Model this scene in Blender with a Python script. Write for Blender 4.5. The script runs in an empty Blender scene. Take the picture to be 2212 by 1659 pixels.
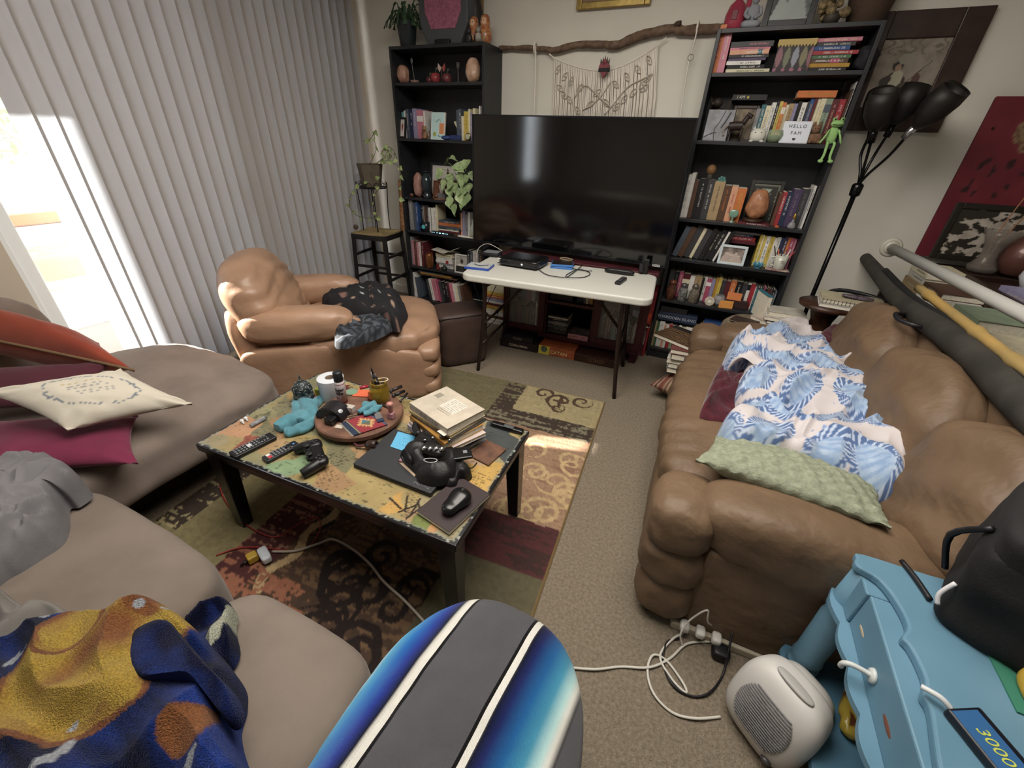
import bpy, bmesh, math, random
from mathutils import Vector, Matrix, Euler, noise
from math import sin, cos, pi, radians, sqrt, atan2, hypot, exp
random.seed(7)
SC = bpy.context.scene
COL = SC.collection

# ---------------------------------------------------------------- camera
FPX = 893.86; CX, CY = 1106.0, 829.5; CAMH = 1.445
ROT = Matrix(((0.9044602, -0.24298053, 0.35058837), (0.42510894, 0.44576844, -0.78776449), (0.0351302, 0.86153988, 0.50647301)))
cam_d = bpy.data.cameras.new('camera'); cam = bpy.data.objects.new('camera', cam_d); COL.objects.link(cam)
cam_d.sensor_fit = 'HORIZONTAL'; cam_d.sensor_width = 36.0; cam_d.lens = FPX / 2212 * 36.0
cam_d.clip_start = 0.02; cam_d.clip_end = 60
cam.matrix_world = Matrix.Translation((0, 0, CAMH)) @ ROT.to_4x4()
SC.camera = cam

# ---------------------------------------------------------------- world, sun, exposure
W = bpy.data.worlds.new('world'); SC.world = W; W.use_nodes = True
nt = W.node_tree; nt.nodes.clear()
wo = nt.nodes.new('ShaderNodeOutputWorld'); wb = nt.nodes.new('ShaderNodeBackground')
wb.inputs['Color'].default_value = (0.86, 0.93, 1.0, 1); wb.inputs['Strength'].default_value = 4.5
nt.links.new(wb.outputs[0], wo.inputs[0])
def lamp(name, kind, energy, color, loc=(0, 0, 0), size=None, direction=None, sy=None):
    d = bpy.data.lights.new(name, kind); d.energy = energy; d.color = color
    o = bpy.data.objects.new(name, d); COL.objects.link(o); o.location = loc
    if kind == 'AREA':
        d.shape = 'RECTANGLE'; d.size = size; d.size_y = sy or size
    if direction: o.rotation_euler = Vector(direction).to_track_quat('-Z', 'Y').to_euler()
    return o
sun = lamp('sun', 'SUN', 22.0, (1.0, 0.93, 0.82), (-6, 1, 4), direction=(1.0, 0.31, -0.55))
sun.data.angle = radians(0.6)
#day = lamp('daylight_at_sliding_door', 'AREA', 75.0, (0.86, 0.94, 1.0), (-3.55, 2.0, 1.3), 2.6, (1, 0, -0.05), 2.2)
room = lamp('added_ceiling_fill', 'AREA', 44.0, (1.0, 0.93, 0.84), (-0.5, 1.1, 2.58), 1.8, (0.0, 0.0, -1), 1.6)  # unseen fill lamp added to brighten the room, no fixture behind it
SC.view_settings.view_transform = 'Standard'; SC.view_settings.look = 'None'
SC.view_settings.gamma = 1; SC.view_settings.use_curve_mapping = False
SC.view_settings.exposure = 1.0
SC.render.film_transparent = False
try:
    SC.cycles.use_denoising = True; SC.cycles.max_bounces = 6; SC.cycles.sample_clamp_indirect = 4.0
    SC.cycles.caustics_reflective = False; SC.cycles.caustics_refractive = False
except Exception: pass

# ---------------------------------------------------------------- measuring helpers: a sight line met with a real plane of the room
def _ray(u, v): return ROT @ Vector((u - CX, CY - v, -FPX))
def F(u, v, z=0.0):
    r = _ray(u, v); t = (z - CAMH) / r.z; return Vector((r.x * t, r.y * t, z))
def PY(u, v, y):
    r = _ray(u, v); t = y / r.y; return Vector((r.x * t, y, r.z * t + CAMH))
def PX(u, v, x):
    r = _ray(u, v); t = x / r.x; return Vector((x, r.y * t, r.z * t + CAMH))

# ---------------------------------------------------------------- colour and materials
SAT = 0.86
def L(c):
    if isinstance(c, str):
        c = c.lstrip('#'); c = ''.join(q * 2 for q in c) if len(c) == 3 else c; c = [int(c[i:i + 2], 16) / 255 for i in (0, 2, 4)]; g_ = .3 * c[0] + .59 * c[1] + .11 * c[2]; c = [g_ + (x - g_) * SAT for x in c]
        return tuple(x / 12.92 if x <= 0.04045 else ((x + 0.055) / 1.055) ** 2.4 for x in c)
    return tuple(c)
MATS = {}
def M(c='#888888', rough=0.6, metal=0.0, var=0.0, vs=8.0, bump=0.0, bs=60.0, trans=0.0, emit=0.0, attr=False, alpha=1.0, sheen=0.0, coat=0.0,
      ior=1.45, c2=None, wave=None, bd=0.002, spec=0.5, detail=4):
    if trans: alpha, trans = max(.28, 1 - trans * .85), 0.0
    key = (c, rough, metal, var, vs, bump, bs, trans, emit, attr, alpha, sheen, coat, ior, c2, wave, bd, spec, detail)
    if key in MATS: return MATS[key]
    m = bpy.data.materials.new('material'); m.use_nodes = True; MATS[key] = m
    t = m.node_tree; n = t.nodes; b = n['Principled BSDF']; I = b.inputs
    I['Base Color'].default_value = (*L(c), 1); I['Roughness'].default_value = rough; I['Metallic'].default_value = metal
    I['IOR'].default_value = ior; I['Alpha'].default_value = alpha; I['Specular IOR Level'].default_value = spec
    I['Transmission Weight'].default_value = trans
    if sheen: I['Sheen Weight'].default_value = sheen; I['Sheen Roughness'].default_value = 0.4
    if coat: I['Coat Weight'].default_value = coat; I['Coat Roughness'].default_value = 0.08
    if emit: I['Emission Color'].default_value = (*L(c), 1); I['Emission Strength'].default_value = emit
    m.diffuse_color = (*L(c), 1)
    tc = n.new('ShaderNodeTexCoord'); src = None
    if attr:
        a = n.new('ShaderNodeAttribute'); a.attribute_name = 'Col'; src = a.outputs['Color']
    if var or c2:
        nz = n.new('ShaderNodeTexNoise'); nz.inputs['Scale'].default_value = vs; nz.inputs['Detail'].default_value = detail
        t.links.new(tc.outputs['Object'], nz.inputs['Vector'])
        mix = n.new('ShaderNodeMix'); mix.data_type = 'RGBA'
        rmp = n.new('ShaderNodeMapRange'); rmp.inputs['From Min'].default_value = 0.35; rmp.inputs['From Max'].default_value = 0.65
        t.links.new(nz.outputs['Fac'], rmp.inputs['Value'])
        if c2:
            t.links.new(rmp.outputs[0], mix.inputs[0])
            mix.inputs[6].default_value = (*L(c), 1); mix.inputs[7].default_value = (*L(c2), 1)
            if src: t.links.new(src, mix.inputs[6])
            src = mix.outputs[2]
        else:
            mix.blend_type = 'MULTIPLY'; mix.inputs[0].default_value = 1.0
            g = n.new('ShaderNodeMapRange'); g.inputs['To Min'].default_value = 1 - var; g.inputs['To Max'].default_value = 1 + var * 0.4
            t.links.new(rmp.outputs[0], g.inputs['Value']); t.links.new(g.outputs[0], mix.inputs[7])
            if src: t.links.new(src, mix.inputs[6])
            else: mix.inputs[6].default_value = (*L(c), 1)
            src = mix.outputs[2]
    if src: t.links.new(src, I['Base Color'])
    if bump:
        if wave:
            nb = n.new('ShaderNodeTexWave'); nb.inputs['Scale'].default_value = bs; nb.inputs['Distortion'].default_value = wave
            ho = nb.outputs['Fac']
        else:
            nb = n.new('ShaderNodeTexNoise'); nb.inputs['Scale'].default_value = bs; nb.inputs['Detail'].default_value = 3; ho = nb.outputs['Fac']
        t.links.new(tc.outputs['Object'], nb.inputs['Vector'])
        bp = n.new('ShaderNodeBump'); bp.inputs['Strength'].default_value = bump; bp.inputs['Distance'].default_value = bd
        t.links.new(ho, bp.inputs['Height']); t.links.new(bp.outputs[0], I['Normal'])
    return m

# ---------------------------------------------------------------- mesh building
class MB:
    def __init__(s): s.v = []; s.f = []; s.mi = []; s.c = []; s.m = 0
    def add(s, vs, fs, T=None, col=None):
        o = len(s.v)
        for p in vs:
            p = Vector(p)
            if T is not None: p = T @ p
            s.v.append(tuple(p))
            if col is not None: s.c.append(col(p) if callable(col) else col)
        for f in fs: s.f.append(tuple(i + o for i in f)); s.mi.append(s.m)
        return s
    def box(s, a, b, T=None):
        (x0, y0, z0), (x1, y1, z1) = a, b
        return s.add([(x0, y0, z0), (x1, y0, z0), (x1, y1, z0), (x0, y1, z0), (x0, y0, z1), (x1, y0, z1), (x1, y1, z1), (x0, y1, z1)],
                     [(0, 3, 2, 1), (4, 5, 6, 7), (0, 1, 5, 4), (1, 2, 6, 5), (2, 3, 7, 6), (3, 0, 4, 7)], T)
    def cbox(s, c, d, T=None): return s.box([c[i] - d[i] / 2 for i in range(3)], [c[i] + d[i] / 2 for i in range(3)], T)
    def bar(s, a, b, w, h=None, up=(0, 0, 1)):
        a = Vector(a); b = Vector(b); h = h or w; z = (b - a); ln = z.length; z.normalize(); x = z.cross(Vector(up))
        if x.length < 1e-4: x = z.cross(Vector((0, 1, 0)))
        x.normalize(); y = z.cross(x); T = Matrix(((x.x, y.x, z.x, a.x), (x.y, y.y, z.y, a.y), (x.z, y.z, z.z, a.z), (0, 0, 0, 1)))
        return s.box((-w / 2, -h / 2, 0), (w / 2, h / 2, ln), T)
    def lathe(s, prof, n=24, T=None, col=None, close=True):
        vs = [(r * cos(2 * pi * k / n), r * sin(2 * pi * k / n), z) for r, z in prof for k in range(n)]
        fs = [(i * n + k, i * n + (k + 1) % n, (i + 1) * n + (k + 1) % n, (i + 1) * n + k) for i in range(len(prof) - 1) for k in range(n)]
        if close:
            if prof[0][0] > 1e-4: fs.append(tuple(range(n))[::-1])
            if prof[-1][0] > 1e-4: fs.append(tuple(range((len(prof) - 1) * n, len(prof) * n)))
        return s.add(vs, fs, T, col)
    def cyl(s, a, b, r, r2=None, n=16):
        a = Vector(a); b = Vector(b); r2 = r if r2 is None else r2; z = b - a
        q = z.to_track_quat('Z', 'Y').to_matrix().to_4x4(); q.translation = a
        return s.lathe([(r, 0), (r2, z.length)], n, q)
    def tube(s, pts, r, n=8, smooth=4, closed=False):
        pts = [Vector(p) for p in pts]
        if smooth: pts = spline(pts, smooth, closed)
        rr = r if callable(r) else (lambda t: r)
        N = len(pts); rings = []; up = Vector((0, 0, 1))
        for i, p in enumerate(pts):
            if closed: d = pts[(i + 1) % N] - pts[i - 1]
            else: d = pts[min(i + 1, N - 1)] - pts[max(i - 1, 0)]
            if d.length < 1e-7: d = Vector((0, 0, 1))
            d.normalize(); x = d.cross(up)
            if x.length < 0.05: x = d.cross(Vector((0, 1, 0)))
            x.normalize(); y = d.cross(x); up = y if i else -x.cross(d); up = Vector(y) * -1 if False else up
            q = rr(i / max(1, N - 1))
            rings.append([p + (x * cos(2 * pi * k / n) + y * sin(2 * pi * k / n)) * q for k in range(n)])
            up = x.cross(d)
        vs = [v for r_ in rings for v in r_]; fs = []
        M_ = N if closed else N - 1
        for i in range(M_):
            j = (i + 1) % N
            for k in range(n): fs.append((i * n + k, i * n + (k + 1) % n, j * n + (k + 1) % n, j * n + k))
        if not closed: fs += [tuple(range(n))[::-1], tuple(range((N - 1) * n, N * n))]
        return s.add(vs, fs)
    def prism(s, poly, z0, z1, T=None):
        n = len(poly)
        return s.add([(x, y, z0) for x, y in poly] + [(x, y, z1) for x, y in poly],
                     [tuple(range(n))[::-1], tuple(range(n, 2 * n))] + [(i, (i + 1) % n, n + (i + 1) % n, n + i) for i in range(n)], T)
    def sq(s, c, d, k=5.0, n=10, T=None, disp=None, col=None):
        """soft cushion block: rounded box with centre c and size d"""
        idx = {}; vs = []; fs = []
        def g(i, j, kk):
            key = (i, j, kk)
            if key not in idx:
                p = Vector((i / n * 2 - 1, j / n * 2 - 1, kk / n * 2 - 1))
                p = Vector([math.copysign(abs(q) ** 0.8, q) for q in p])
                r = (abs(p.x) ** k + abs(p.y) ** k + abs(p.z) ** k) ** (1 / k); p = p / r
                nn = Vector((math.copysign(abs(p.x) ** (k - 1), p.x), math.copysign(abs(p.y) ** (k - 1), p.y), math.copysign(abs(p.z) ** (k - 1), p.z))).normalized()
                w = Vector((c[0] + p.x * d[0] / 2, c[1] + p.y * d[1] / 2, c[2] + p.z * d[2] / 2))
                if disp: w = w + nn * disp(w, p)
                idx[key] = len(vs); vs.append(w)
            return idx[key]
        for a in range(n):
            for b in range(n):
                for (f) in ([(0, a, b), (0, a, b + 1), (0, a + 1, b + 1), (0, a + 1, b)], [(n, a, b), (n, a + 1, b), (n, a + 1, b + 1), (n, a, b + 1)],
                            [(a, 0, b), (a + 1, 0, b), (a + 1, 0, b + 1), (a, 0, b + 1)], [(a, n, b), (a, n, b + 1), (a + 1, n, b + 1), (a + 1, n, b)],
                            [(a, b, 0), (a, b + 1, 0), (a + 1, b + 1, 0), (a + 1, b, 0)], [(a, b, n), (a + 1, b, n), (a + 1, b + 1, n), (a, b + 1, n)]):
                    fs.append(tuple(g(*q) for q in f))
        return s.add(vs, fs, T, col)
    def ball(s, c, r, n=12, T=None):
        r = (r, r, r) if not hasattr(r, '__len__') else r
        pr = [(max(1e-5, sin(pi * i / n)), -cos(pi * i / n)) for i in range(n + 1)]
        TT = Matrix.Translation(c) @ Matrix.Diagonal((*r, 1)); TT = T @ TT if T is not None else TT
        return s.lathe(pr, n + 4, TT, close=False)
    def grid(s, fn, nu, nv, col=None, thick=0.0):
        vs = [Vector(fn(i / nu, j / nv)) for j in range(nv + 1) for i in range(nu + 1)]
        fs = [(j * (nu + 1) + i, j * (nu + 1) + i + 1, (j + 1) * (nu + 1) + i + 1, (j + 1) * (nu + 1) + i) for j in range(nv) for i in range(nu)]
        o = len(s.v); s.add(vs, fs)
        if col: s.c += [col(i / nu, j / nv, vs[j * (nu + 1) + i]) for j in range(nv + 1) for i in range(nu + 1)]
        return s
    def build(s, name, mats, parent=None, smooth=False, bevel=0.0, solid=0.0, sub=0, seg=2, autos=None):
        me = bpy.data.meshes.new(name); me.from_pydata(s.v, [], s.f)
        for m in (mats if isinstance(mats, (list, tuple)) else [mats]): me.materials.append(m)
        if any(s.mi): me.polygons.foreach_set('material_index', s.mi)
        if smooth: me.polygons.foreach_set('use_smooth', [True] * len(s.f))
        if s.c and len(s.c) == len(s.v):
            a = me.color_attributes.new('Col', 'FLOAT_COLOR', 'POINT')
            a.data.foreach_set('color', [x for c in s.c for x in (c[0], c[1], c[2], 1.0)])
        me.validate(); me.update()
        o = bpy.data.objects.new(name, me); COL.objects.link(o)
        if parent: o.parent = parent
        if autos:
            for p in me.polygons: p.use_smooth = True
            me.set_sharp_from_angle(angle=radians(autos))
        if solid:
            q = o.modifiers.new('thickness', 'SOLIDIFY'); q.thickness = solid; q.offset = 0
        if bevel:
            q = o.modifiers.new('bevel', 'BEVEL'); q.width = bevel; q.segments = seg; q.limit_method = 'ANGLE'; q.angle_limit = radians(40)
        if sub:
            q = o.modifiers.new('subdivision', 'SUBSURF'); q.levels = sub; q.render_levels = sub
        return o

def spline(pts, k=6, closed=False):
    pts = [Vector(p) for p in pts]; n = len(pts)
    if n < 3: return [pts[0].lerp(pts[-1], i / k) for i in range(k + 1)]
    out = []
    for i in range(n if closed else n - 1):
        if closed: p0, p1, p2, p3 = pts[i - 1], pts[i], pts[(i + 1) % n], pts[(i + 2) % n]
        else: p0, p1, p2, p3 = pts[max(i - 1, 0)], pts[i], pts[i + 1], pts[min(i + 2, n - 1)]
        for j in range(k):
            t = j / k
            out.append(0.5 * ((2 * p1) + (-p0 + p2) * t + (2 * p0 - 5 * p1 + 4 * p2 - p3) * t * t + (-p0 + 3 * p1 - 3 * p2 + p3) * t ** 3))
    if not closed: out.append(pts[-1])
    return out
def TR(loc=(0, 0, 0), rz=0, rx=0, ry=0): return Matrix.Translation(loc) @ Euler((radians(rx), radians(ry), radians(rz))).to_matrix().to_4x4()
def tag(o, label=None, cat=None, group=None, kind=None):
    if label: o['label'] = label
    if cat: o['category'] = cat
    if group: o['group'] = group
    if kind: o['kind'] = kind
    return o
def empty(name, loc, rz=0.0, rx=0.0, ry=0.0):
    o = bpy.data.objects.new(name, None); COL.objects.link(o); o.location = loc
    o.rotation_euler = (radians(rx), radians(ry), radians(rz)); o.empty_display_size = 0.05
    return o
def thing(name, label, cat, loc=(0, 0, 0), rz=0.0, group=None, rx=0.0, ry=0.0): return tag(empty(name, loc, rz, rx, ry), label, cat, group)
def struct(o): o['kind'] = 'structure'; return o
def fbm(x, y, z=0.0, o=3):
    return noise.fractal(Vector((x, y, z)), 1.0, 2.0, o)
def nz(x, y, z=0.0): return noise.noise(Vector((x, y, z)))
def mixc(a, b, t): t = max(0, min(1, t)); return tuple(a[i] * (1 - t) + b[i] * t for i in range(3))
def text(name, s, size, mat, parent, T, ext=0.0004, align='CENTER', shear=0.0, space=1.0, bold=0.0):
    cu = bpy.data.curves.new(name, 'FONT'); cu.body = s; cu.size = size; cu.extrude = ext; cu.align_x = align; cu.align_y = 'CENTER'
    cu.shear = shear; cu.space_character = space; cu.resolution_u = 3; cu.offset = bold
    o = bpy.data.objects.new(name, cu); COL.objects.link(o)
    dg = bpy.context.evaluated_depsgraph_get(); me = bpy.data.meshes.new_from_object(o.evaluated_get(dg)); me.transform(T); me.name = name
    bpy.data.objects.remove(o); me.materials.clear(); me.materials.append(mat)
    r = bpy.data.objects.new(name, me); COL.objects.link(r); r.parent = parent
    return r
def clone(o, parent=None):
    c = o.copy(); COL.objects.link(c); c.parent = parent
    for ch in list(o.children): clone(ch, c)
    return c

def inside_outline(pts, k=8): return [(p.x, p.y) for p in spline([Vector((x, y, 0)) for x, y in pts], k, True)]
def drape(outline, center, zfun, rings=22, k=6, T=None, col=None, thick=0.0, mb=None, power=1.0):
    """soft cloth heap: rings run from the centre out to a smooth outline; zfun(x, y, r) gives the height, r is 0 in the middle and 1 at the rim"""
    ol = inside_outline(outline, k); n = len(ol); mb = mb or MB(); vs = [(center[0], center[1], zfun(center[0], center[1], 0.0))]
    for j in range(1, rings + 1):
        r = (j / rings) ** power
        for (x, y) in ol:
            px = center[0] + (x - center[0]) * r; py = center[1] + (y - center[1]) * r
            vs.append((px, py, zfun(px, py, r)))
    fs = [(0, 1 + i, 1 + (i + 1) % n) for i in range(n)]
    for j in range(rings - 1):
        a = 1 + j * n; b = a + n
        for i in range(n): fs.append((a + i, b + i, b + (i + 1) % n, a + (i + 1) % n))
    mb.add(vs, fs, T, col); return mb
def pillow_mb(w, h, t, n=26, pinch=0.09, wr=0.006, seed=0.0, col=None, T=None, ws=9.0, mb=None, sag=None):
    mb = mb or MB(); vs = []; idx = {}; cols = []
    for side in (1, -1):
        for j in range(n + 1):
            for i in range(n + 1):
                edge = i in (0, n) or j in (0, n)
                if edge and side < 0: idx[(side, i, j)] = idx[(1, i, j)]; continue
                u = sin((i / n - 0.5) * pi) ; v = sin((j / n - 0.5) * pi)
                x = u * w / 2 * (1 - pinch * (1 - v * v)); y = v * h / 2 * (1 - pinch * (1 - u * u))
                q = max(0, (1 - abs(u) ** 2.2) * (1 - abs(v) ** 2.2)) ** 0.55
                z = side * t / 2 * q + (wr * fbm(x * ws + seed, y * ws, side * 3.1) * (0.4 + q))
                ca = max(0, abs(u * v) - 0.35); z += side * wr * 1.5 * ca * sin(atan2(abs(v), abs(u)) * 22)
                if sag: z += sag(x, y)
                idx[(side, i, j)] = len(vs); vs.append((x, y, z))
                if col: cols.append(col(u, v, side))
    fs = []
    for side in (1, -1):
        for j in range(n):
            for i in range(n):
                f = (idx[(side, i, j)], idx[(side, i + 1, j)], idx[(side, i + 1, j + 1)], idx[(side, i, j + 1)])
                fs.append(f if side > 0 else f[::-1])
    mb.add(vs, fs, T)
    if col: mb.c += cols
    return mb
BLACK = M('#15151a', 0.45); WHITE = M('#e8e6e0', 0.6); CHROME = M('#c8c8cc', 0.18, 1.0); PAGES = M('#ddd6c2', 0.8, var=0.12, vs=120)
# ================================================================ the room
YB = 3.45; XL = -3.06; ZC = 2.62
wallm = M('#dcd8cb', 0.85, var=0.05, vs=3, bump=0.15, bs=90)
MB().box((-5.6, YB, -0.1), (3.2, YB + 0.12, ZC)).build('wall_back', wallm); struct(bpy.data.objects['wall_back'])
MB().box((XL - 0.14, -3.3, -0.05), (XL, -1.75, ZC)).box((XL - 0.14, -1.05, -0.05), (XL, 0.82, ZC)).box((XL - 0.14, -1.75, -0.05), (XL, -1.05, .85)).box((XL - 0.14, -1.75, 2.2), (XL, -1.05, ZC)).box((XL - 0.14, 3.28, -0.05), (XL, YB, ZC)).box((XL - 0.14, 0.82, 2.36), (XL, 3.28, ZC)).build('wall_left', M('#cbbfad', 0.85, bump=0.15, bs=90))
struct(bpy.data.objects['wall_left'])
struct(MB().box((XL - 0.14, -3.3, -.1), (3.3, -3.18, ZC)).build('wall_rear', wallm)); struct(MB().box((3.2, -3.18, -.1), (3.32, YB + .12, ZC)).build('wall_right', wallm))
MB().box((XL - 0.14, -3.3, ZC), (3.3, YB + 0.12, ZC + 0.1)).build('ceiling', M('#d8d5cc', 0.9)); struct(bpy.data.objects['ceiling'])
carpet = M('#968874', 0.95, c2='#7d705d', vs=95, bump=1.0, bs=260, bd=0.008, detail=8)
nt_ = carpet.node_tree
MB().box((XL - 0.14, -3.3, -0.1), (3.3, YB + 0.12, 0.0)).build('floor', carpet); struct(bpy.data.objects['floor'])
MB().box((-2.54 - .5, YB - 0.015, 0), (3.3, YB, 0.085)).build('baseboard_back', M('#dcd9cf', 0.5), bevel=0.004); struct(bpy.data.objects['baseboard_back'])
# sliding glass door
d1 = empty('door_1', (XL - 0.08, 0, 0)); struct(d1)
fm = M('#dfe6ec', 0.35); gl = M('#f4fbff', 0.02, alpha=.12)
def frame_rect(mb, y0, y1, z0, z1, w, x0, x1):
    mb.box((x0, y0, z0), (x1, y0 + w, z1)).box((x0, y1 - w, z0), (x1, y1, z1)).box((x0, y0 + w, z0), (x1, y1 - w, z0 + w)).box((x0, y0 + w, z1 - w), (x1, y1 - w, z1))
m = MB(); frame_rect(m, 0.82, 3.28, 0, 2.36, 0.03, -0.05, 0.05); m.build('outer_frame', fm, d1, bevel=0.003)
for nm, y0, y1, xx in (('sliding_panel', 0.85, 2.08, 0.02), ('fixed_panel', 2.02, 3.25, -0.03)):
    m = MB(); frame_rect(m, y0, y1, 0.03, 2.33, 0.055, xx - 0.018, xx + 0.018); p = m.build(nm, fm, d1, bevel=0.003)
    MB().box((xx - 0.003, y0 + 0.055, 0.085), (xx + 0.003, y1 - 0.055, 2.275)).build('glass_pane', gl, p)
m = MB().bar((0.05, 2.0, 0.95), (0.05, 2.0, 1.15), 0.02); m.build('door_handle', M('#9a9a98', 0.3, 0.8), d1, bevel=0.004)
w1 = empty('window_1', (XL - 0.07, 0, 0)); struct(w1); m = MB(); frame_rect(m, -1.75, -1.05, .85, 2.2, .04, -.04, .04); m.build('window_frame', fm, w1); MB().box((-.003, -1.71, .89), (.003, -1.09, 2.16)).build('glass_pane', gl, w1)
# vertical blinds
bl = thing('vertical_blinds', 'tall off-white vertical slat blinds drawn across the sliding glass door', 'blinds', (-3.0, 0, 0))
MB().box((-0.03, 0.8, 2.56), (0.03, 3.38, 2.60)).build('head_rail', M('#d8d6cf', 0.4), bl, bevel=0.004)
slm = M('#a8a197', 0.55, bump=0.15, bs=300); n = slm.node_tree
tr = n.nodes.new('ShaderNodeBsdfTranslucent'); tr.inputs[0].default_value = (0.40, 0.44, 0.50, 1); mx = n.nodes.new('ShaderNodeMixShader'); mx.inputs[0].default_value = 0.20
n.links.new(n.nodes['Principled BSDF'].outputs[0], mx.inputs[1]); n.links.new(tr.outputs[0], mx.inputs[2]); n.links.new(mx.outputs[0], n.nodes['Material Output'].inputs[0])
y = 1.09; i = 0; rs = random.Random(3)
while y < 3.36:
    th = radians(-4 + rs.uniform(-4, 3)); w = 0.092; sag = 0.006
    m = MB(); vs = []; K = 5
    for zz in (0.03, 2.555):
        for k in range(K):
            t = k / (K - 1) - 0.5; q = sag * (1 - 4 * t * t)
            vs.append((sin(th) * t * w + cos(th) * q, y + cos(th) * t * w - sin(th) * q, zz))
    m.add(vs, [(k, k + 1, K + k + 1, K + k) for k in range(K - 1)])
    m.build('slat', slm, bl, smooth=True); i += 1; y += 0.082
# patio beyond the glass
pt = MB().box((-9.0, -1.5, -0.12), (XL - 0.14, 7.5, -0.04)).build('patio_floor', M('#c08a68', 0.7, c2='#8f6a55', vs=7, bump=0.3, bs=12)); struct(pt)
pr = MB().box((-4.62, -1.5, 2.36), (XL - 0.14, 6.5, 2.46)).build('added_shade_roof', M('#cfc9c0', 0.8)); struct(pr)  # unseen slab added to limit how high sun enters at the door gap
struct(MB().box((-6.2, .32, -.04), (-6.05, 1.58, 4.2)).build('added_shade_wall', M('#d6d2cc', .8))); struct(MB().box((-4.45, 1.62, -.04), (-4.35, 6.5, 2.36)).build('added_shade_wall', M('#d6d2cc', .8)))  # two unseen walls added to keep direct sun off the blinds
fn = thing('patio_fence', 'pale grey board fence at the far side of the patio', 'fence', (-8.4, 0, -0.04))
m = MB()
for k in range(46): m.box((-0.012, -1.4 + k * 0.19, 0.0), (0.012, -1.4 + k * 0.19 + 0.175, 1.75))
m.build('fence_panel', M('#b9b6b4', 0.8, var=0.2, vs=3), fn)
MB().box((0.012, -1.4, 1.5), (0.05, 7.3, 1.58)).box((0.012, -1.4, 0.3), (0.05, 7.3, 0.38)).build('fence_rail', M('#aaa7a5', 0.8), fn)
def leaf_cluster(n, r, h, lw, seed, mb=None, z0=0.0):
    mb = mb or MB(); R = random.Random(seed)
    for _ in range(n):
        a = R.uniform(0, 2 * pi); q = r * sqrt(R.random()); z = z0 + h * R.random(); l = lw * R.uniform(.6, 1.3)
        T = TR((q * cos(a), q * sin(a), z), R.uniform(0, 360), R.uniform(-60, 60), R.uniform(-60, 60))
        mb.add([(0, 0, 0), (l * .3, l * .25, .01), (l, 0, -.01), (l * .3, -l * .25, .01)], [(0, 1, 2), (0, 2, 3)], T)
    return mb
c = PX(70, 420, -6.2)
tb = thing('patio_tree', 'leafy grey-trunked tree seen outside through the door glass', 'tree', (-7.3, c.y + .5, -0.04))
MB().tube([(0, 0, 0), (0.05, 0.1, 0.6), (0.0, 0.25, 1.2), (-0.05, 0.2, 1.8)], lambda t: 0.09 - 0.04 * t, 10).tube([(0, .2, 1.1), (0.05, -.2, 1.5), (0, -.5, 1.9)], .035, 8).build('trunk', M('#8d8a88', 0.9, bump=.5, bs=30), tb, smooth=True)
leaf_cluster(900, 0.9, 1.2, 0.12, 5, z0=1.1).build('foliage', M('#7d9a72', 0.6, var=.3), tb)
c = F(60, 545, 0.68)
a = Vector(PX(75, 530, -4.6)); tb = thing('patio_table', 'white two-tier patio table outside the sliding door', 'table', (-4.75, a.y + .1, -0.04))
MB().box((-.3, -.45, .78), (.3, .45, .82)).build('table_top', M('#efeae2', .5), tb, bevel=.01)
MB().box((-.28, -.42, .38), (.28, .42, .41)).build('shelf', M('#e8e2d8', .5), tb, bevel=.01)
for sx in (-.26, .26):
    for sy in (-.4, .4): MB().box((sx - .02, sy - .02, 0), (sx + .02, sy + .02, .78)).build('leg', M('#a09c98', .5), tb)
tag(MB().box((-4.9, a.y - .2, .785), (-4.55, a.y + .35, .865)).build('planter_box', M('#e2753e', .6), bevel=.01), 'orange planter box on top of the white patio table', 'planter')
tag(MB().box((-4.9, a.y - .05, .37), (-4.6, a.y + .25, .50)).build('cardboard_box', M('#d8b88c', .8), bevel=.004), 'tan box on the lower tier of the white patio table', 'box')
b_ = PX(190, 700, -3.9); cb = thing('storage_bin', 'grey plastic storage bin with a pale lid on the patio floor', 'bin', (-3.95, b_.y + .05, -.04))
MB().box((-.25, -.35, 0), (.25, .35, .3)).build('bin_body', M('#8c8f95', .5), cb, bevel=.02); MB().sq((0, 0, .33), (.54, .74, .09), 6).build('lid', M('#b9c6d6', .4), cb, smooth=True)
# wall outlet with a black plug
o_ = PY(881, 596, 3.44); ot = thing('wall_outlet', 'white wall outlet low on the wall beside the left bookcase', 'outlet', (-2.62, 3.45, .35))
MB().box((-.035, -.008, -.057), (.035, 0, .057)).build('cover_plate', M('#e6e3da', .4), ot, bevel=.003); MB().box((-.018, -.045, .005), (.018, -.008, .045)).build('socket', BLACK, ot, bevel=.006)
# ---------------------------------------------------------------- rug
RO = Vector((-0.363, 2.32, 0)); RX = Vector((-1, -0.08, 0)).normalized(); RY = Vector((0.08, -1, 0)).normalized()
cOL, cBE, cDK, cPE, cMA, cBR, cRU, cGO = map(L, ('#6f6748', '#a3946a', '#41342a', '#a17f63', '#562a2a', '#4f3a2b', '#9a6046', '#bfa172'))
def spir(s, t, cs, ct, R, turns=1.6, w=0.018, ph=0.0, sg=1):
    dx, dy = s - cs, t - ct; r = hypot(dx, dy)
    if r > R: return False
    a = (atan2(dy, dx) * sg - ph) % (2 * pi); k = r / R * turns * 2 * pi
    d = abs(((k - a) + pi) % (2 * pi) - pi) * R / (turns * 2 * pi)
    return d < w * (0.6 + 0.6 * r / R)
SP1 = [(0.27, 0.115, .10, 1.1, .012, 0.5, 1), (0.40, 0.07, .07, 1.2, .011, 2, -1), (0.14, 0.07, .07, 1.2, .011, 1, 1), (.27, .20, .05, 1, .01, 3, 1)]
R2 = random.Random(11)
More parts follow.
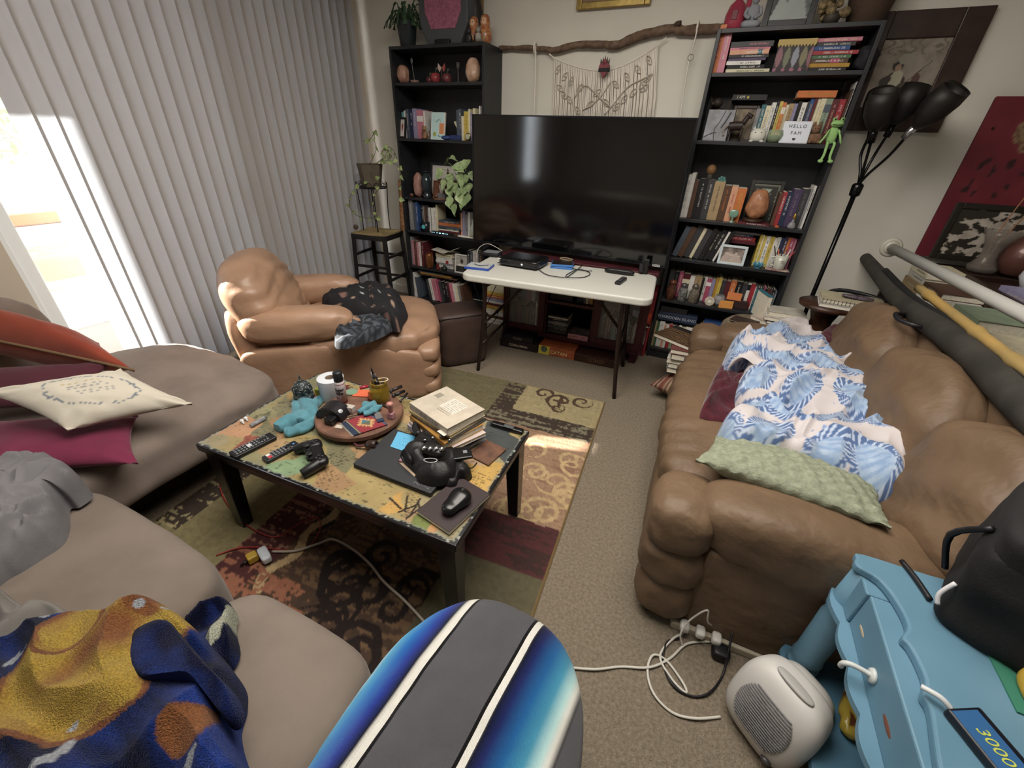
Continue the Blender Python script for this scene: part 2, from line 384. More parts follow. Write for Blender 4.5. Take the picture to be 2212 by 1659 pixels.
SP2 = [(R2.uniform(.42, .98), R2.uniform(1.45, 2.2), R2.uniform(.06, .13), R2.uniform(1, 1.6), .014, R2.uniform(0, 6), R2.choice((1, -1))) for _ in range(17)]
SP3 = [(R2.uniform(.0, .3), R2.uniform(.62, 1.1), R2.uniform(.05, .1), R2.uniform(1, 1.6), .010, R2.uniform(0, 6), R2.choice((1, -1))) for _ in range(14)]
SP4 = [(R2.uniform(.95, 1.5), R2.uniform(1.8, 2.3), R2.uniform(.05, .1), R2.uniform(1, 1.6), .012, R2.uniform(0, 6), R2.choice((1, -1))) for _ in range(8)]
def rugcol(s, t):
    g = fbm(s * 6, t * 40, 1, 3); h = fbm(s * 45, t * 45, 5, 2); wob = 0.012 * nz(s * 20, t * 20)
    def mot(a, b, th): return mixc(a, b, 1.0 if (g + h * .6) > th else 0.0)
    s_, t_ = s, t; s += wob * .3; t += wob * .3
    if t < .32:
        if s < .53:
            c = cBE
            if any(spir(s, t, *q) for q in SP1) or (abs(s - .27) < .012 and abs(t - .12) < .06) or (abs(t - .12) < .012 and abs(s - .27) < .05): c = cBR
        elif s < .66: c = mot(cDK, cOL, .25)
        else: c = cOL
    elif t < .47 and s < .66: c = mot(cDK, L('#77705a'), .18)
    elif t < .60 and s >= .66: c = cOL
    elif t < 1.12 and s < .64:
        c = mot(cPE, L('#8a6850'), .22)
        if any(spir(s, t, *q) for q in SP3): c = cGO
    elif t < 1.37 and s < .42: c = mot(cMA, L('#3c2622'), .1)
    elif t > 1.37 and s < .38: c = L('#5e573f')
    elif s > 1.49 and t > 1.32 and t < 1.72: c = mot(cDK, cBE, .3)
    elif s > 1.19 and t > 1.0 and t < 1.78: c = L('#8d8158')
    elif s > 1.0 and t > 1.3 and t < 1.68: c = mot(cMA, L('#9a6a55'), .28)
    elif s > .38 and s < 1.02 and t > 1.38:
        c = mot(cBR, L('#6d5238'), .05)
        if any(spir(s, t, *q) for q in SP2): c = L('#241815')
        if s > .93 and t < 1.8 and abs((s - .97) - .02 * sin(t * 30)) < .02: c = cGO
        if s > .75 and t > 1.72: c = mot(c, cRU, .0)
    elif t >= 1.68: c = mot(cMA, cRU, .02) if not any(spir(s, t, *q) for q in SP4) else cBR
    else: c = mot(L('#6a5a40'), cDK, .2)
    k = 0.86 + 0.22 * (h + .3) + 0.1 * g
    if s_ < .012 or t_ < .012 or s_ > 1.613: c, k = L('#7a6238'), 1
    return tuple(x * k for x in c)
NU, NV = 270, 330; WR, HR = 1.625, 2.31
m = MB(); vs = []; fs = []
for j in range(NV + 1):
    for i in range(NU + 1):
        s, t = i / NU * WR, j / NV * HR; p = RO + RX * s + RY * t
        e = min(s, WR - s, t, HR - t); vs.append((p.x, p.y, 0.004 + min(e, .006) + .0012 * nz(s * 90, t * 90))); m.c.append(rugcol(s, t))
fs = [(j * (NU + 1) + i, (j + 1) * (NU + 1) + i, (j + 1) * (NU + 1) + i + 1, j * (NU + 1) + i + 1) for j in range(NV) for i in range(NU)]
m.v = vs; m.f = [f[::-1] for f in fs]; m.mi = [0] * len(fs)
tag(m.build('area_rug', M('#ffffff', .95, attr=True, bump=.8, bs=500, bd=.003)), 'patchwork area rug in olive, beige and maroon blocks with scroll motifs under the coffee table', 'rug')
# ================================================================ bookcases and what stands on them
YF = 3.17
CN = dict(black='#1b1a1c', charcoal='#3a3a3d', grey='#86868a', white='#dcdad4', cream='#d8cfae', tan='#a88e66', brown='#5a3d2c', maroon='#5f2029', red='#a62c35', pink='#c9788c',
          rose='#b04a6a', orange='#cd6f35', peach='#d79a78', yellow='#cbb04a', mustard='#b8892c', olive='#6f7040', green='#3f6b48', sage='#87997f', teal='#2f6670', cyan='#5fa5ad',
          blue='#2f5291', navy='#212c4d', slate='#4d5866', purple='#4a3a5e', lavender='#8c86ab')
used_labels = {}
def uniq(lb, extra):
    """keep each label the only one of its kind by naming one more neighbour"""
    for e in [''] + extra:
        t = (lb + (' ' + e if e else '')).strip()
        if t not in used_labels: used_labels[t] = 1; return t
    used_labels[t] += 1; return t
def glyphs(mb, x0, x1, zc, h, y, seed, vert=False):
    R = random.Random(seed); p = x0
    while p < x1:
        w = h * R.uniform(.35, .8)
        if p + w > x1: break
        if R.random() > .16:
            a, b = (p, p + w * .35), (p + w * .35, p + w)
            k = R.random()
            parts = [(p, zc - h / 2, p + w * .28, zc + h / 2), (p, zc + h * .3, p + w, zc + h / 2)] if k < .4 else [(p, zc - h / 2, p + w * .28, zc + h / 2), (p + w * .7, zc - h / 2, p + w, zc + h / 2), (p, zc - h * .1, p + w, zc + h * .12)] if k < .7 else [(p, zc - h / 2, p + w, zc - h * .28), (p, zc + h * .28, p + w, zc + h / 2), (p + w * .35, zc - h / 2, p + w * .62, zc + h / 2)]
            for (ax, az, bx, bz) in parts:
                q = [(ax, y, az), (bx, y, az), (bx, y, bz), (ax, y, bz)]
                if vert: q = [(v[2], v[1], -v[0]) for v in q]
                mb.add(q, [(0, 1, 2, 3)])
        p += w * 1.25
BKN = [0]
def book(w, h, d, col, tcol=None, seed=0, hard=None, band=None, kind='book'):
    """upright book; spine faces -y at y = 0, foot at z = 0, centred on x"""
    R = random.Random(seed * 7 + 1); hard = R.random() < .4 if hard is None else hard; t = min(.0025, w * .2)
    m = MB(); hexc = CN.get(col, col)
    m.box((-w / 2, 0, 0), (w / 2, t, h)).box((-w / 2, t, 0), (-w / 2 + t, d, h)).box((w / 2 - t, t, 0), (w / 2, d, h))
    mats = [M(hexc, .5 if not hard else .62, var=.12, vs=25)]
    if band:
        m.m = 1; z0 = h * R.uniform(.55, .75); m.box((-w / 2 - .0003, -.0004, z0), (w / 2 + .0003, .003, z0 + h * R.uniform(.1, .25))); m.m = 0; mats.append(M(CN.get(band, band), .5))
    o = m.build(kind, mats)
    e = .004 if hard else .0005
    MB().box((-w / 2 + t, t, e), (w / 2 - t, d - e, h - e)).build('pages', PAGES, o)
    if tcol and w > .009:
        g = MB(); glyphs(g, -h * .88, -h * R.uniform(.2, .45), 0, min(w * .42, .0085), -.0006, seed, True)
        if g.v: g.build('spine_title', M(CN.get(tcol, tcol), .5), o)
    return o
def book_row(shelf, x0, x1, z, y, spec, lean=0.0, where='', group=None, hs=1.0, depth=None, seed=0):
    """spec: 'colour[/titlecolour][|band]:relwidth:height'"""
    items = []
    for s in spec.split():
        a = s.split(':'); cc = a[0].split('|'); c2 = cc[0].split('/')
        items.append((c2[0], c2[1] if len(c2) > 1 else None, cc[1] if len(cc) > 1 else None, float(a[1]), float(a[2]) / 100 * hs))
    tot = sum(i[3] for i in items); x = x0; K = (x1 - x0) / tot; la = radians(lean)
    for n, (c, tc, bd, rw, h) in enumerate(items):
        BKN[0] += 1; w = rw * K * (cos(la) if lean else 1) - .0008
        o = book(w, h, depth or random.Random(BKN[0]).uniform(.13, .17), c, tc, BKN[0], band=bd)
        o.location = (x + rw * K / 2 - (sin(la) * 0), y + random.Random(BKN[0] * 3).uniform(0, .012), z + abs(sin(la)) * w / 2 + .0008)
        o.rotation_euler = (0, la, 0); x += rw * K
        lf = items[n - 1][0] if n else None; rt = items[n + 1][0] if n + 1 < len(items) else None
        size = 'thin' if w < .014 else 'thick' if w > .034 else ''
        tall = 'tall' if h > .235 else 'short' if h < .17 else ''
        nb = f'between {lf} and {rt} ones' if lf and rt else f'ending the row beside {rt or lf}' if (rt or lf) else 'standing alone'
        lb = ' '.join(f'{tall} {size} {c} book {nb} {where}'.split())
        if len(lb.split()) > 16: lb = ' '.join(f'{c} book {nb} {where}'.split())
        tag(o, uniq(lb, ['second']), 'book', group or f'books {where}')
def book_stack(x0, x1, z, y, spec, where, group=None, seed=0, d=.14, rz=0.0, jit=.008):
    """flat pile, bottom first: 'colour[/title][|band]:thickness_cm[:relative length]' """
    R = random.Random(seed + 5); prev = None; its = spec.split()
    names = [s.split(':')[0].split('|')[0].split('/')[0] for s in its]
    for n, s in enumerate(its):
        a = s.split(':'); cc = a[0].split('|'); c2 = cc[0].split('/'); th = float(a[1]) / 100; rl = float(a[2]) if len(a) > 2 else 1
        BKN[0] += 1; o = book(th, (x1 - x0) * rl, d, c2[0], c2[1] if len(c2) > 1 else None, BKN[0], band=cc[1] if len(cc) > 1 else None)
        # lay the book down: height runs along +x
        mt = Matrix.Translation((x0 + R.uniform(0, jit), y + R.uniform(-jit, jit) / 2, z + th / 2 + .0008)) @ Matrix.Rotation(radians(rz + R.uniform(-1, 1)), 4, 'Z') @ Matrix.Rotation(pi / 2, 4, 'Y')
        o.matrix_world = mt; z += th + .0009
        rest = 'lowest of the pile' if n == 0 else f'on the {names[n-1]} one'
        if n == len(its) - 1 and n: rest = f'topmost, on the {names[n-1]} one,'
        tag(o, uniq(f'{c2[0]} book {rest} {where}', ['under ' + (names[n + 1] if n + 1 < len(its) else 'shelf')]), 'book', group or f'flat books {where}')
    return z
def bookcase(x0, x1, lv, label, top, z0=0.0, yf=YF, d=.28, col='#26282c', back=True, t=.02):
    r = thing('bookcase', label, 'bookcase', ((x0 + x1) / 2, yf, z0)); w = (x1 - x0) / 2; m_ = M(col, .42, var=.25, vs=14, bump=.08, bs=70)
    H = top - z0
    for sx in (-w + t / 2, w - t / 2): MB().box((sx - t / 2, 0, 0), (sx + t / 2, d, H)).build('side_panel', m_, r, bevel=.0015)
    MB().box((-w + t, 0, H - t), (w - t, d, H)).build('top_board', m_, r, bevel=.0015)
    for z in lv: MB().box((-w + t, 0.004, z - z0 - t), (w - t, d - .01, z - z0)).build('shelf', m_, r, bevel=.0015)
    MB().box((-w + t, .012, 0), (w - t, .026, lv[-1] - z0 - t)).build('plinth', m_, r)
    MB().box((-w + t, d - .008, 0), (w - t, d - .002, H - t)).build('back_panel', m_, r)
    return r
LX0, LX1 = -2.535, -1.72; RX0, RX1 = -.25, .52
LZ = [1.80, 1.432, .992, .715, .397, .08]; RZ = [1.824, 1.488, 1.036, .775, .474, .08]
bookcase(LX0, LX1, LZ, 'tall black bookcase nearest the window, a potted cactus on its top', 2.02)
bookcase(RX0, RX1, RZ, 'tall black bookcase beside the floor lamp, red bottle on its top', 2.02)
L_, R_ = 'left bookcase', 'right bookcase'
def lx(u, v): return PY(u, v, 3.19).x
G = lambda n, k: f'books on the {n} shelf of the {k}'
# left bookcase, second shelf
book_row(0, lx(861, 297), lx(915, 297), LZ[1], 3.22, 'black/yellow:.7:21 cyan:1:18 white:.6:19 slate/white:1.1:20 navy/white:1.6:20 lavender/white:1.5:20.5 pink|white:2.2:19.5 white:.7:19', where='on second shelf, left bookcase', group=G('second', L_), lean=0)
book_row(0, lx(983, 297), lx(1043, 297), LZ[1], 3.21, 'slate:1:20 slate/white:1.2:20.5 cream:1.2:16 yellow/green:2:19 cream:.8:20.5 lavender/white:1.2:18 cream/tan:1:21 brown:1.6:17 white:.6:22.5 brown:1:18 pink:.7:22.5', where='on second shelf beside the television', group=G('second', L_))
o = book(.014, .15, .11, 'cream', None, 900); o.matrix_world = Matrix.Translation((lx(974, 255) , 3.24, LZ[1] + .125)) @ Matrix.Rotation(radians(148), 4, 'Y'); 
tag(o, 'cream book leaning diagonally on second shelf behind the pale blue picture book', 'book')
# fourth shelf
book_row(0, lx(884, 488), lx(903, 488), LZ[3], 3.2, 'grey/white:1.6:25 slate:1.2:23 blue/white:.8:24', where='at window end of fourth shelf', group=G('fourth', L_))
book_row(0, lx(906, 488), lx(941, 488), LZ[3], 3.22, 'black/white:1.3:22 grey:.5:21 brown:.9:20 charcoal/grey:1.1:21.5 white/grey:1.2:20 slate:.5:20 white:1.2:20 white/grey:.9:20.5 cream:.9:23', where='on fourth shelf, left bookcase', group=G('fourth', L_))
book_stack(lx(946, 497), lx(994, 497), LZ[3], 3.2, 'brown:1.6 maroon:1.4:.95 white:.9:.9 charcoal/white:1.4 slate:1.5:.95 orange/brown:2.2:.95 slate/white:1.6:.8', 'on fourth shelf under the trailing plant', G('fourth', L_))
book_row(0, lx(994, 497), lx(1013, 497), LZ[3], 3.2, 'peach:.6:19 lavender/white:1.3:21 grey/slate:1.2:18 white:.8:20', where='on fourth shelf by the glass bottle', group=G('fourth', L_))
# fifth shelf
book_row(0, lx(887, 563), lx(915, 563), LZ[4], 3.2, 'grey:.9:25 pink/white:1:22 brown/pink:1.6:22 pink/white:1:21 white/red:1.3:21 maroon/white:1.6:22', where='beside the copper can, fifth shelf', group=G('fifth', L_))
book_stack(lx(932, 566), lx(968, 566), LZ[4], 3.26, 'white/black:2.4 grey:2:.95 white|red:2.4 white/grey:2.6:.95 cream/black:3.2', 'behind the fifth shelf photo', G('fifth', L_))
book_row(0, lx(1008, 566), lx(1050, 566), LZ[4], 3.2, 'black/white:1.2:21 slate/white:1:20 white/rose:2:21 grey:.7:19 brown/white:1:20 mustard/brown:1:19 black/yellow:1.2:20', where='on fifth shelf behind the folding table', group=G('fifth', L_))
# bottom shelf
book_row(0, lx(892, 650), lx(908, 650), LZ[5], 3.2, 'white/black:1.1:24 slate:.7:20', lean=-6, where='on bottom shelf, slanting at the window end', group=G('bottom', L_))
book_row(0, lx(928, 660), lx(1004, 665), LZ[5], 3.2, 'charcoal/grey:1.2:20 white/navy:1.1:21 pink/brown:2.2:21 rose:.9:21.5 charcoal:1.2:20 black/white:1.3:20.5 black/white:1.1:20 maroon:.9:20 pink:1.2:20 white:1.1:20 cream:.9:18 grey:1:19 brown:1.1:20', lean=-11, where='slanting on the bottom left shelf', group=G('bottom', L_))
book_stack(lx(905, 590), lx(982, 600), LZ[5] + .235, 3.2, 'brown:1.3 mustard/brown:1.2:.85 slate:1:.7', 'atop slanting bottom shelf books', G('bottom', L_), d=.16)
# pile on the floor between bookcase and red cabinet
fx = lx(1000, 680)
z_ = book_stack(-1.70, -1.50, 0.0, 3.15, 'white/black:5 brown:2.8 white:3.4 cream/red:2.6 mustard/white:3 maroon:1.8 white:2.2:1.05 lavender/white:2.8 orange/white:2.6:.95 yellow/red:2.6 cream:2.4:.9', 'in floor pile beside the red cabinet', 'books piled on the floor beside the red cabinet')
# right bookcase, first shelf
book_row(0, lx(1534, 157), lx(1562, 157), RZ[0], 3.2, 'orange/red:1:22 pink/white:1.15:19.5', where='on the top shelf of the right bookcase', group=G('first', R_))
book_stack(lx(1564, 158), lx(1658, 158), RZ[0], 3.2, 'cream/green:1.7:1 black/white:1.7:.85 white/black:1.8:.78 purple:1.2:.85 black/white:1.3:.9 peach/white|teal:2.1:.88 pink/black:1.1:.9 charcoal/pink:2.4:.95', 'beside the feather box, right bookcase', G('first', R_))
book_stack(lx(1732, 157), lx(1838, 154), RZ[0], 3.2, 'black/white:1.6:.87 mustard:1.7:.9 brown/white|rose:1.8:.88 green/white:1.5:.88 red/white:1.7:1 blue/white:1.7:.8 charcoal/white:1.7:.9 pink/cream:1.6:1', 'past the feather box, right bookcase', G('first', R_))
# second shelf
book_row(0, lx(1617, 303), lx(1800, 305), RZ[1], 3.24, 'grey:1.3:17 teal/white:1.4:19 cream/grey:1.6:18.5 white/grey:1.3:20 black/white:.9:20.5 yellow/green:1:20.5 orange/yellow|white:1.1:20 cream/tan:.9:19 tan/brown:1.5:19.5 lavender:1:19.5 black:1.1:20.5 white/black:1.5:20 charcoal:.7:20.5 blue/yellow:1.1:22 maroon:.9:22 cream:.9:22 cream/yellow:1.5:22 sage/slate|slate:1.9:22 maroon/peach:1.8:21.5 red/white:1.8:21.5', where='in second shelf row, right bookcase', group=G('second', R_))
book_stack(lx(1722, 203), lx(1808, 203), RZ[1] + .222, 3.23, 'orange/mustard:3.2', 'lying across upright spines near the frog', G('second', R_))
book_row(0, lx(1800, 306), .496, RZ[1], 3.2, 'brown/charcoal:1.2:25 charcoal:.8:26 white:.5:29', where='slanting by the green frog plush', group=G('second', R_))
book_stack(lx(1578, 215), lx(1655, 215), RZ[1] + .215, 3.3, 'black:2.8', 'lying behind the brown framed picture', G('second', R_))
# third shelf
book_row(0, lx(1466, 473), lx(1596, 475), RZ[2], 3.22, 'white/grey:.6:26 white:.7:27 brown:.8:23 black/white:1.6:24 charcoal/white:1.2:24 tan/charcoal:1.8:23 brown/orange:1.3:21 peach/red:1.1:21 orange/yellow:1.5:20', where='on third shelf beside the big salt lamp', group=G('third', R_))
book_row(0, lx(1666, 480), min(.495, lx(1738, 485)), RZ[2], 3.23, 'brown/red:.9:19 red/white:1.2:19.5 navy/white:1.4:20 purple/grey:2.2:21.5 charcoal/grey:1.8:22 grey:.6:22 white/black:.6:24', where='on third shelf near the lamp pole', group=G('third', R_))
book_stack(lx(1592, 478), lx(1660, 482), RZ[2], 3.17, 'maroon/white:1.2', 'under the salt lamp, right bookcase', G('third', R_))
# fourth shelf
book_row(0, lx(1449, 553), lx(1552, 562), RZ[3], 3.22, 'slate:1.3:21 brown:1.4:21 charcoal:1.5:22 cream:.8:21 charcoal:1.4:20 black:1.1:21 black/cream:.9:20 black/white:1.4:20.5 white:.5:20.5 black:.9:20', lean=15, where='slanting behind the television corner', group=G('fourth', R_))
book_stack(lx(1558, 510), lx(1636, 516), RZ[3] + .125, 3.27, 'maroon:2 red/white:2.4:.95 navy/white:1.5:.9 grey:1.4:1.05', 'above the white framed photo', G('fourth', R_))
book_row(0, lx(1627, 566), .496, RZ[3], 3.24, 'yellow/green:1:20 cream:.6:20 yellow:.9:19.5 white/blue:1.4:19.5 yellow/olive:1.6:19.5 white:.9:19 white/grey:1.4:19.5 navy:1.2:19.5 purple/white:1.3:20 orange:.9:20 rose/white:1.2:20 pink:1:19.5', where='behind the pen mug, right bookcase', group=G('fourth', R_))
# fifth shelf
book_row(0, lx(1434, 640), lx(1622, 662), RZ[4], 3.27, 'charcoal:1.4:19 black/grey:1.2:18.5 rose/white:1.1:19 maroon|cream:1.9:18 white:1.2:17 tan/brown:1.9:17.5 black:.6:17 white/black:.7:17.5 rose|white:1.2:17 lavender:.9:16.5 mustard:.7:18 yellow:.9:18.5 charcoal:1.1:17 maroon:1.1:17 orange/white:1.4:18 black/white:1.6:17.5 charcoal:1.1:17 white|black:.8:17.5 red:1.1:17.5', where='behind the glass jars, right bookcase', group=G('fifth', R_))
book_row(0, lx(1622, 660), min(.494, lx(1715, 668)), RZ[4], 3.25, 'white:.5:16 teal/white:1:16.5 maroon:1.1:16 green/white:.9:16 charcoal:.9:16.5 rose:1:17 black/white:1:16 brown:1:16.5 maroon:1:16 charcoal/grey:1.1:16 black/white:1.1:16 slate/white:1.2:15', where='at lamp end of fifth shelf', group=G('fifth', R_))
# bottom shelf
book_row(0, lx(1397, 748), lx(1550, 760), RZ[5], 3.2, 'olive:.9:19 tan:1:20 green:.8:20 white/black:1.7:21 peach/red:.7:19 white/red:.9:19 red/white:1.2:20 sage/green:1.3:19.5 tan:.7:19 white/charcoal:.9:20 brown:.6:19 cream:.9:19 white/navy:2.2:20 red|white:1.1:19.5 yellow:1:19.5 white/black:1.3:21 grey/white:1:20 slate:.8:20 charcoal:.7:20 tan:1:20 maroon:1.4:20 red:1.2:20', where='on the bottom shelf behind the sofa arm', group=G('bottom', R_))
book_row(0, -.44, RX0 - .012, 0.0, 3.14, 'grey:.5:26 maroon/white|white:1.6:24 white:.5:25 green/white:.9:25 black/grey:1.4:25 lavender/white:1.1:25 pink|white:1:25 maroon/white:1:24 red:.6:24', where='standing on the floor against the right bookcase', group='tall books between cabinet and bookcase')
for nm, x0_, x1_, zt, c_, lb in (('purple', -.42, -.33, .24, '#3b2f55', 'purple storage box on the tall books beside the right bookcase'), ('red', -.33, -.262, .26, '#8d2a30', 'red box standing on the tall books beside the right bookcase')):
    bx = MB(); bx.box((x0_, 3.15, .262), (x1_, 3.35, .262 + zt)); o = bx.build('game_box', M(c_, .5, var=.4, vs=20), bevel=.002); tag(o, lb, 'box', 'boxes on the tall books')
    MB().box((x0_ + .01, 3.1485, .28), (x1_ - .01, 3.1495, .36)).build('box_art', M('#d8502e' if nm == 'red' else '#c7c2d6', .5, var=.5, vs=40), o)
bi = tag(MB().box((RX0 + .025, 3.2, RZ[5] + .225), (RX0 + .30, 3.40, RZ[5] + .285)).build('board_game_box', M('#26324a', .5, var=.2), bevel=.002), 'dark blue FORBIDDEN ISLAND game box lying on bottom shelf books'.lower(), 'game box')
text('lettering', 'FORBIDDEN ISLAND', .03, M('#aeb6c2', .5), bi, Matrix.Translation((RX0 + .16, 3.199, RZ[5] + .255)) @ Matrix.Rotation(pi / 2, 4, 'X'))
tag(MB().box((RX0 + .03, 3.22, RZ[5] + .2856), (RX0 + .22, 3.4, RZ[5] + .325)).build('board_game_box', M('#1f1d20', .5), bevel=.002), 'black game box on top of the dark blue game box', 'game box')
book_stack(lx(1520, 694), lx(1568, 697), RZ[5] + .212, 3.2, 'white:.6:1.1 white:.7 grey:.5 blue/white:2.4', 'beside the dark game boxes', G('bottom', R_))

# ================================================================ small things on the shelves
def at(u, v, y): return PY(u, v, y)
def photo_frame(loc, w, h, fc, pic, label, rz=0, tilt=12, bw=.018, group=None, mat_=None, nm='framed_photo', paint=None, arch=False, mw=.0):
    r = thing(nm, label, 'picture frame', loc, rz, group); T = TR((0, 0, 0), 0, -tilt); d = .014
    m = MB(); m.box((-w / 2, 0, 0), (-w / 2 + bw, d, h), T).box((w / 2 - bw, 0, 0), (w / 2, d, h), T).box((-w / 2 + bw, 0, 0), (w / 2 - bw, d, bw), T).box((-w / 2 + bw, 0, h - bw), (w / 2 - bw, d, h), T)
    m.build('frame_border', fc, r, bevel=.002)
    g = MB(); W2, H2 = w - 2 * bw, h - 2 * bw; N = 26
    def fn(a, b): return T @ Vector((-w / 2 + bw + a * W2, d * .5, bw + b * H2))
    g.grid(fn, N, N, col=(lambda a, b, p: paint(a, b)) if paint else (lambda a, b, p: L(pic)))
    g.build('picture', M('#fefefe', .5, attr=True), r)
    if tilt: MB().box((-.02, .008, 0), (.02, .012, h * .6), TR((0, .016 + h * .30, 0), 0, 9)).build('easel_back', BLACK, r)
    return r
def people_paint(a, b, bg='#8d857c', hi='#d9cfc6', dk='#5d5650', seed=0, n=5):
    R = random.Random(seed); c = mixc(L(bg), L(dk), .5 + fbm(a * 4, b * 4, seed) * 1.2)
    for k in range(n):
        x = .15 + .7 * (k + .5) / n + R.uniform(-.04, .04); y = R.uniform(.42, .68); r = R.uniform(.07, .095)
        if hypot((a - x), (b - y) * 1.0) < r: c = mixc(L(hi), L(dk), max(0, (b - y) / r) * .8)
        elif b < y - r * .8 and abs(a - x) < .06 + (y - b) * .35: c = mixc(L(hi), L(bg), .35 + .5 * (R.random() if False else fbm(x * 9, k)))
    return c
def rock(name, loc, r, col, label, cat='lamp', col2=None, base=None, emit=0.0, seed=1):
    t = thing(name, label, cat, loc); m = MB()
    def dp(w, p): return .12 * r[0] * fbm(w.x * 2 / r[0] * .7 + seed, w.y * 2 / r[0] * .7, w.z / r[0] * 1.2)
    m.sq((0, 0, r[2] + (.02 if base else 0)), (2 * r[0], 2 * r[1], 2 * r[2]), 2.6, 12, None, dp)
    m.v = [(x * (1 - .35 * max(0, (z - r[2]) / (2 * r[2]))), y * (1 - .35 * max(0, (z - r[2]) / (2 * r[2]))), max(z, .018 if base else .0)) for x, y, z in m.v]
    m.build('salt_rock', M(col, .5, c2=col2, vs=22, bump=.5, bs=40, coat=.2), t, smooth=True)
    if base: MB().lathe([(r[0] * .9, 0), (r[0] * .95, .01), (r[0] * .85, .02)], 20).build('wooden_base', M('#3c2519', .5), t, smooth=True)
    return t
# ---- top of the left bookcase
p = at(880, 100, 3.26); t = thing('potted_cactus', 'dark green drooping cactus in a dark pot on the left bookcase top', 'plant', (p.x, 3.27, 2.02))
MB().lathe([(.052, 0), (.055, .005), (.075, .15), (.078, .155), (.07, .155), (.06, .12), (0, .12)], 24).build('pot', M('#2a3238', .45), t, smooth=True)
m = MB(); R = random.Random(4)
for k in range(26):
    a = 2 * pi * k / 26 + R.uniform(-.2, .2); q = R.uniform(.08, .17); hh = R.uniform(.03, .13)
    pts = [Vector((.03 * cos(a), .03 * sin(a), .13)), Vector((q * .6 * cos(a), q * .6 * sin(a) * .7, .15 + hh)), Vector((q * cos(a), q * sin(a) * .7, .14 + hh * .6)), Vector((q * 1.25 * cos(a), q * 1.25 * sin(a) * .7, .10 + hh * .1))]
    sp = spline(pts, 4)
    for i in range(0, len(sp) - 2, 1):
        d = (sp[i + 1] - sp[i]); s_ = d.cross(Vector((0, 0, 1))).normalized() * .011 * (1 if i % 3 else .5)
        m.add([sp[i] - s_ * .6, sp[i + 1] - s_, sp[i + 1] + s_, sp[i] + s_ * .6], [(0, 1, 2, 3)])
m.build('leaf_pads', M('#3c5b3c', .5, var=.3), t, solid=.003)
p = at(962, 95, 3.24); t = thing('octagonal_box', 'large grey rounded box with a textured pink front panel on a bookcase', 'box', (p.x, 3.22, 2.02))
O8 = [(-.135, 0), (.135, 0), (.2, .12), (.2, .3), (.14, .45), (-.14, .45), (-.2, .3), (-.2, .12)]
MB().prism([(x, z) for x, z in O8], 0, .1, Matrix(((1, 0, 0, 0), (0, 0, 1, 0), (0, 1, 0, 0), (0, 0, 0, 1)))).build('box_shell', M('#4b5054', .6, bump=.1), t, bevel=.01)
I8 = [(x * .74, .09 + z * .76) for x, z in O8]
MB().prism(I8, -.006, .004, Matrix(((1, 0, 0, 0), (0, 0, 1, 0), (0, 1, 0, 0), (0, 0, 0, 1)))).build('pink_panel', M('#a9607b', .8, var=.3, vs=60, bump=.8, bs=90), t, bevel=.004)
MB().box((-.06, -.03, 0), (.06, .01, .03)).build('stand', BLACK, t, bevel=.004)
p = at(1010, 90, 3.3); tag(MB().lathe([(.05, 0), (.06, .02), (.04, .1), (.06, .2), (.03, .32), (.02, .4)], 18, TR((p.x + .02, 3.37, 2.02))).build('carved_vase', M('#2b2824', .5), smooth=True), 'tall dark carved vase behind the grey octagonal box', 'vase')
tag(MB().bar((at(1036, 90, 3.40).x, 3.41, 2.02), (at(1036, 20, 3.4).x, 3.41, 2.5), .045, .03).build('wooden_post', M('#8a6a45', .6, var=.3)), 'upright light wooden post behind the nesting dolls', 'post')
def doll(u, v, s, label, hair, body, y=3.26):
    p = at(u, v, y); t = thing('nesting_doll', label, 'figurine', (p.x, y, 2.02), group='painted nesting dolls on the bookcase')
    MB().lathe([(.03 * s, 0), (.038 * s, .02 * s), (.04 * s, .045 * s), (.03 * s, .075 * s), (.026 * s, .085 * s), (.029 * s, .1 * s), (.022 * s, .125 * s), (0, .135 * s)], 22).build('body', M(body, .3, c2='#c08a4a', vs=60, coat=.4), t, smooth=True)
    MB().ball((0, -.017 * s, .1 * s), (.019 * s, .014 * s, .021 * s), 10).build('painted_face', M('#d8a884', .4), t, smooth=True)
    m = MB(); [m.ball((k * .007 * s, -.0305 * s, .102 * s), .0025 * s, 6) for k in (-1, 1)]; m.build('painted_eyes', BLACK, t)
    MB().ball((0, .004, .115 * s), (.025 * s, .022 * s, .02 * s), 10).build('painted_scarf', M(hair, .4), t, smooth=True)
doll(1024, 92, 1.15, 'taller nesting doll with golden scarf beside the octagonal box', '#b88a3c', '#a03a34')
doll(1048, 94, 1.2, 'nesting doll with red scarf nearest the driftwood branch', '#a8452f', '#9c3b34')
def catfig(u, v, y, z, s, c, label, c2=None):
    p = at(u, v, y); t = thing('cat_figurine', label, 'figurine', (p.x, y, z)); mt = M(c, .4, c2=c2, vs=30)
    MB().sq((0, 0, .025 * s), (.04 * s, .035 * s, .05 * s), 2.6, 8).build('body', mt, t, smooth=True)
    h = MB().ball((0, -.004, .062 * s), (.017 * s, .015 * s, .015 * s), 10); h.build('head', mt, t, smooth=True)
    for k in (-1, 1): MB().lathe([(.006 * s, 0), (0, .013 * s)], 6, TR((k * .01 * s, -.002, .072 * s))).build('ear', mt, t)
    MB().tube([(0, .015 * s, .01 * s), (.03 * s, .02 * s, .02 * s), (.03 * s, .01 * s, .05 * s)], .004 * s, 6).build('tail', mt, t, smooth=True)
catfig(1014, 95, 3.2, 2.02, 1.0, '#2c2c30', 'small black cat figurine in front of the nesting dolls'); catfig(1034, 96, 3.2, 2.02, 1.1, '#a5a196', 'small pale cat figurine in front of the nesting dolls', '#6d685e')
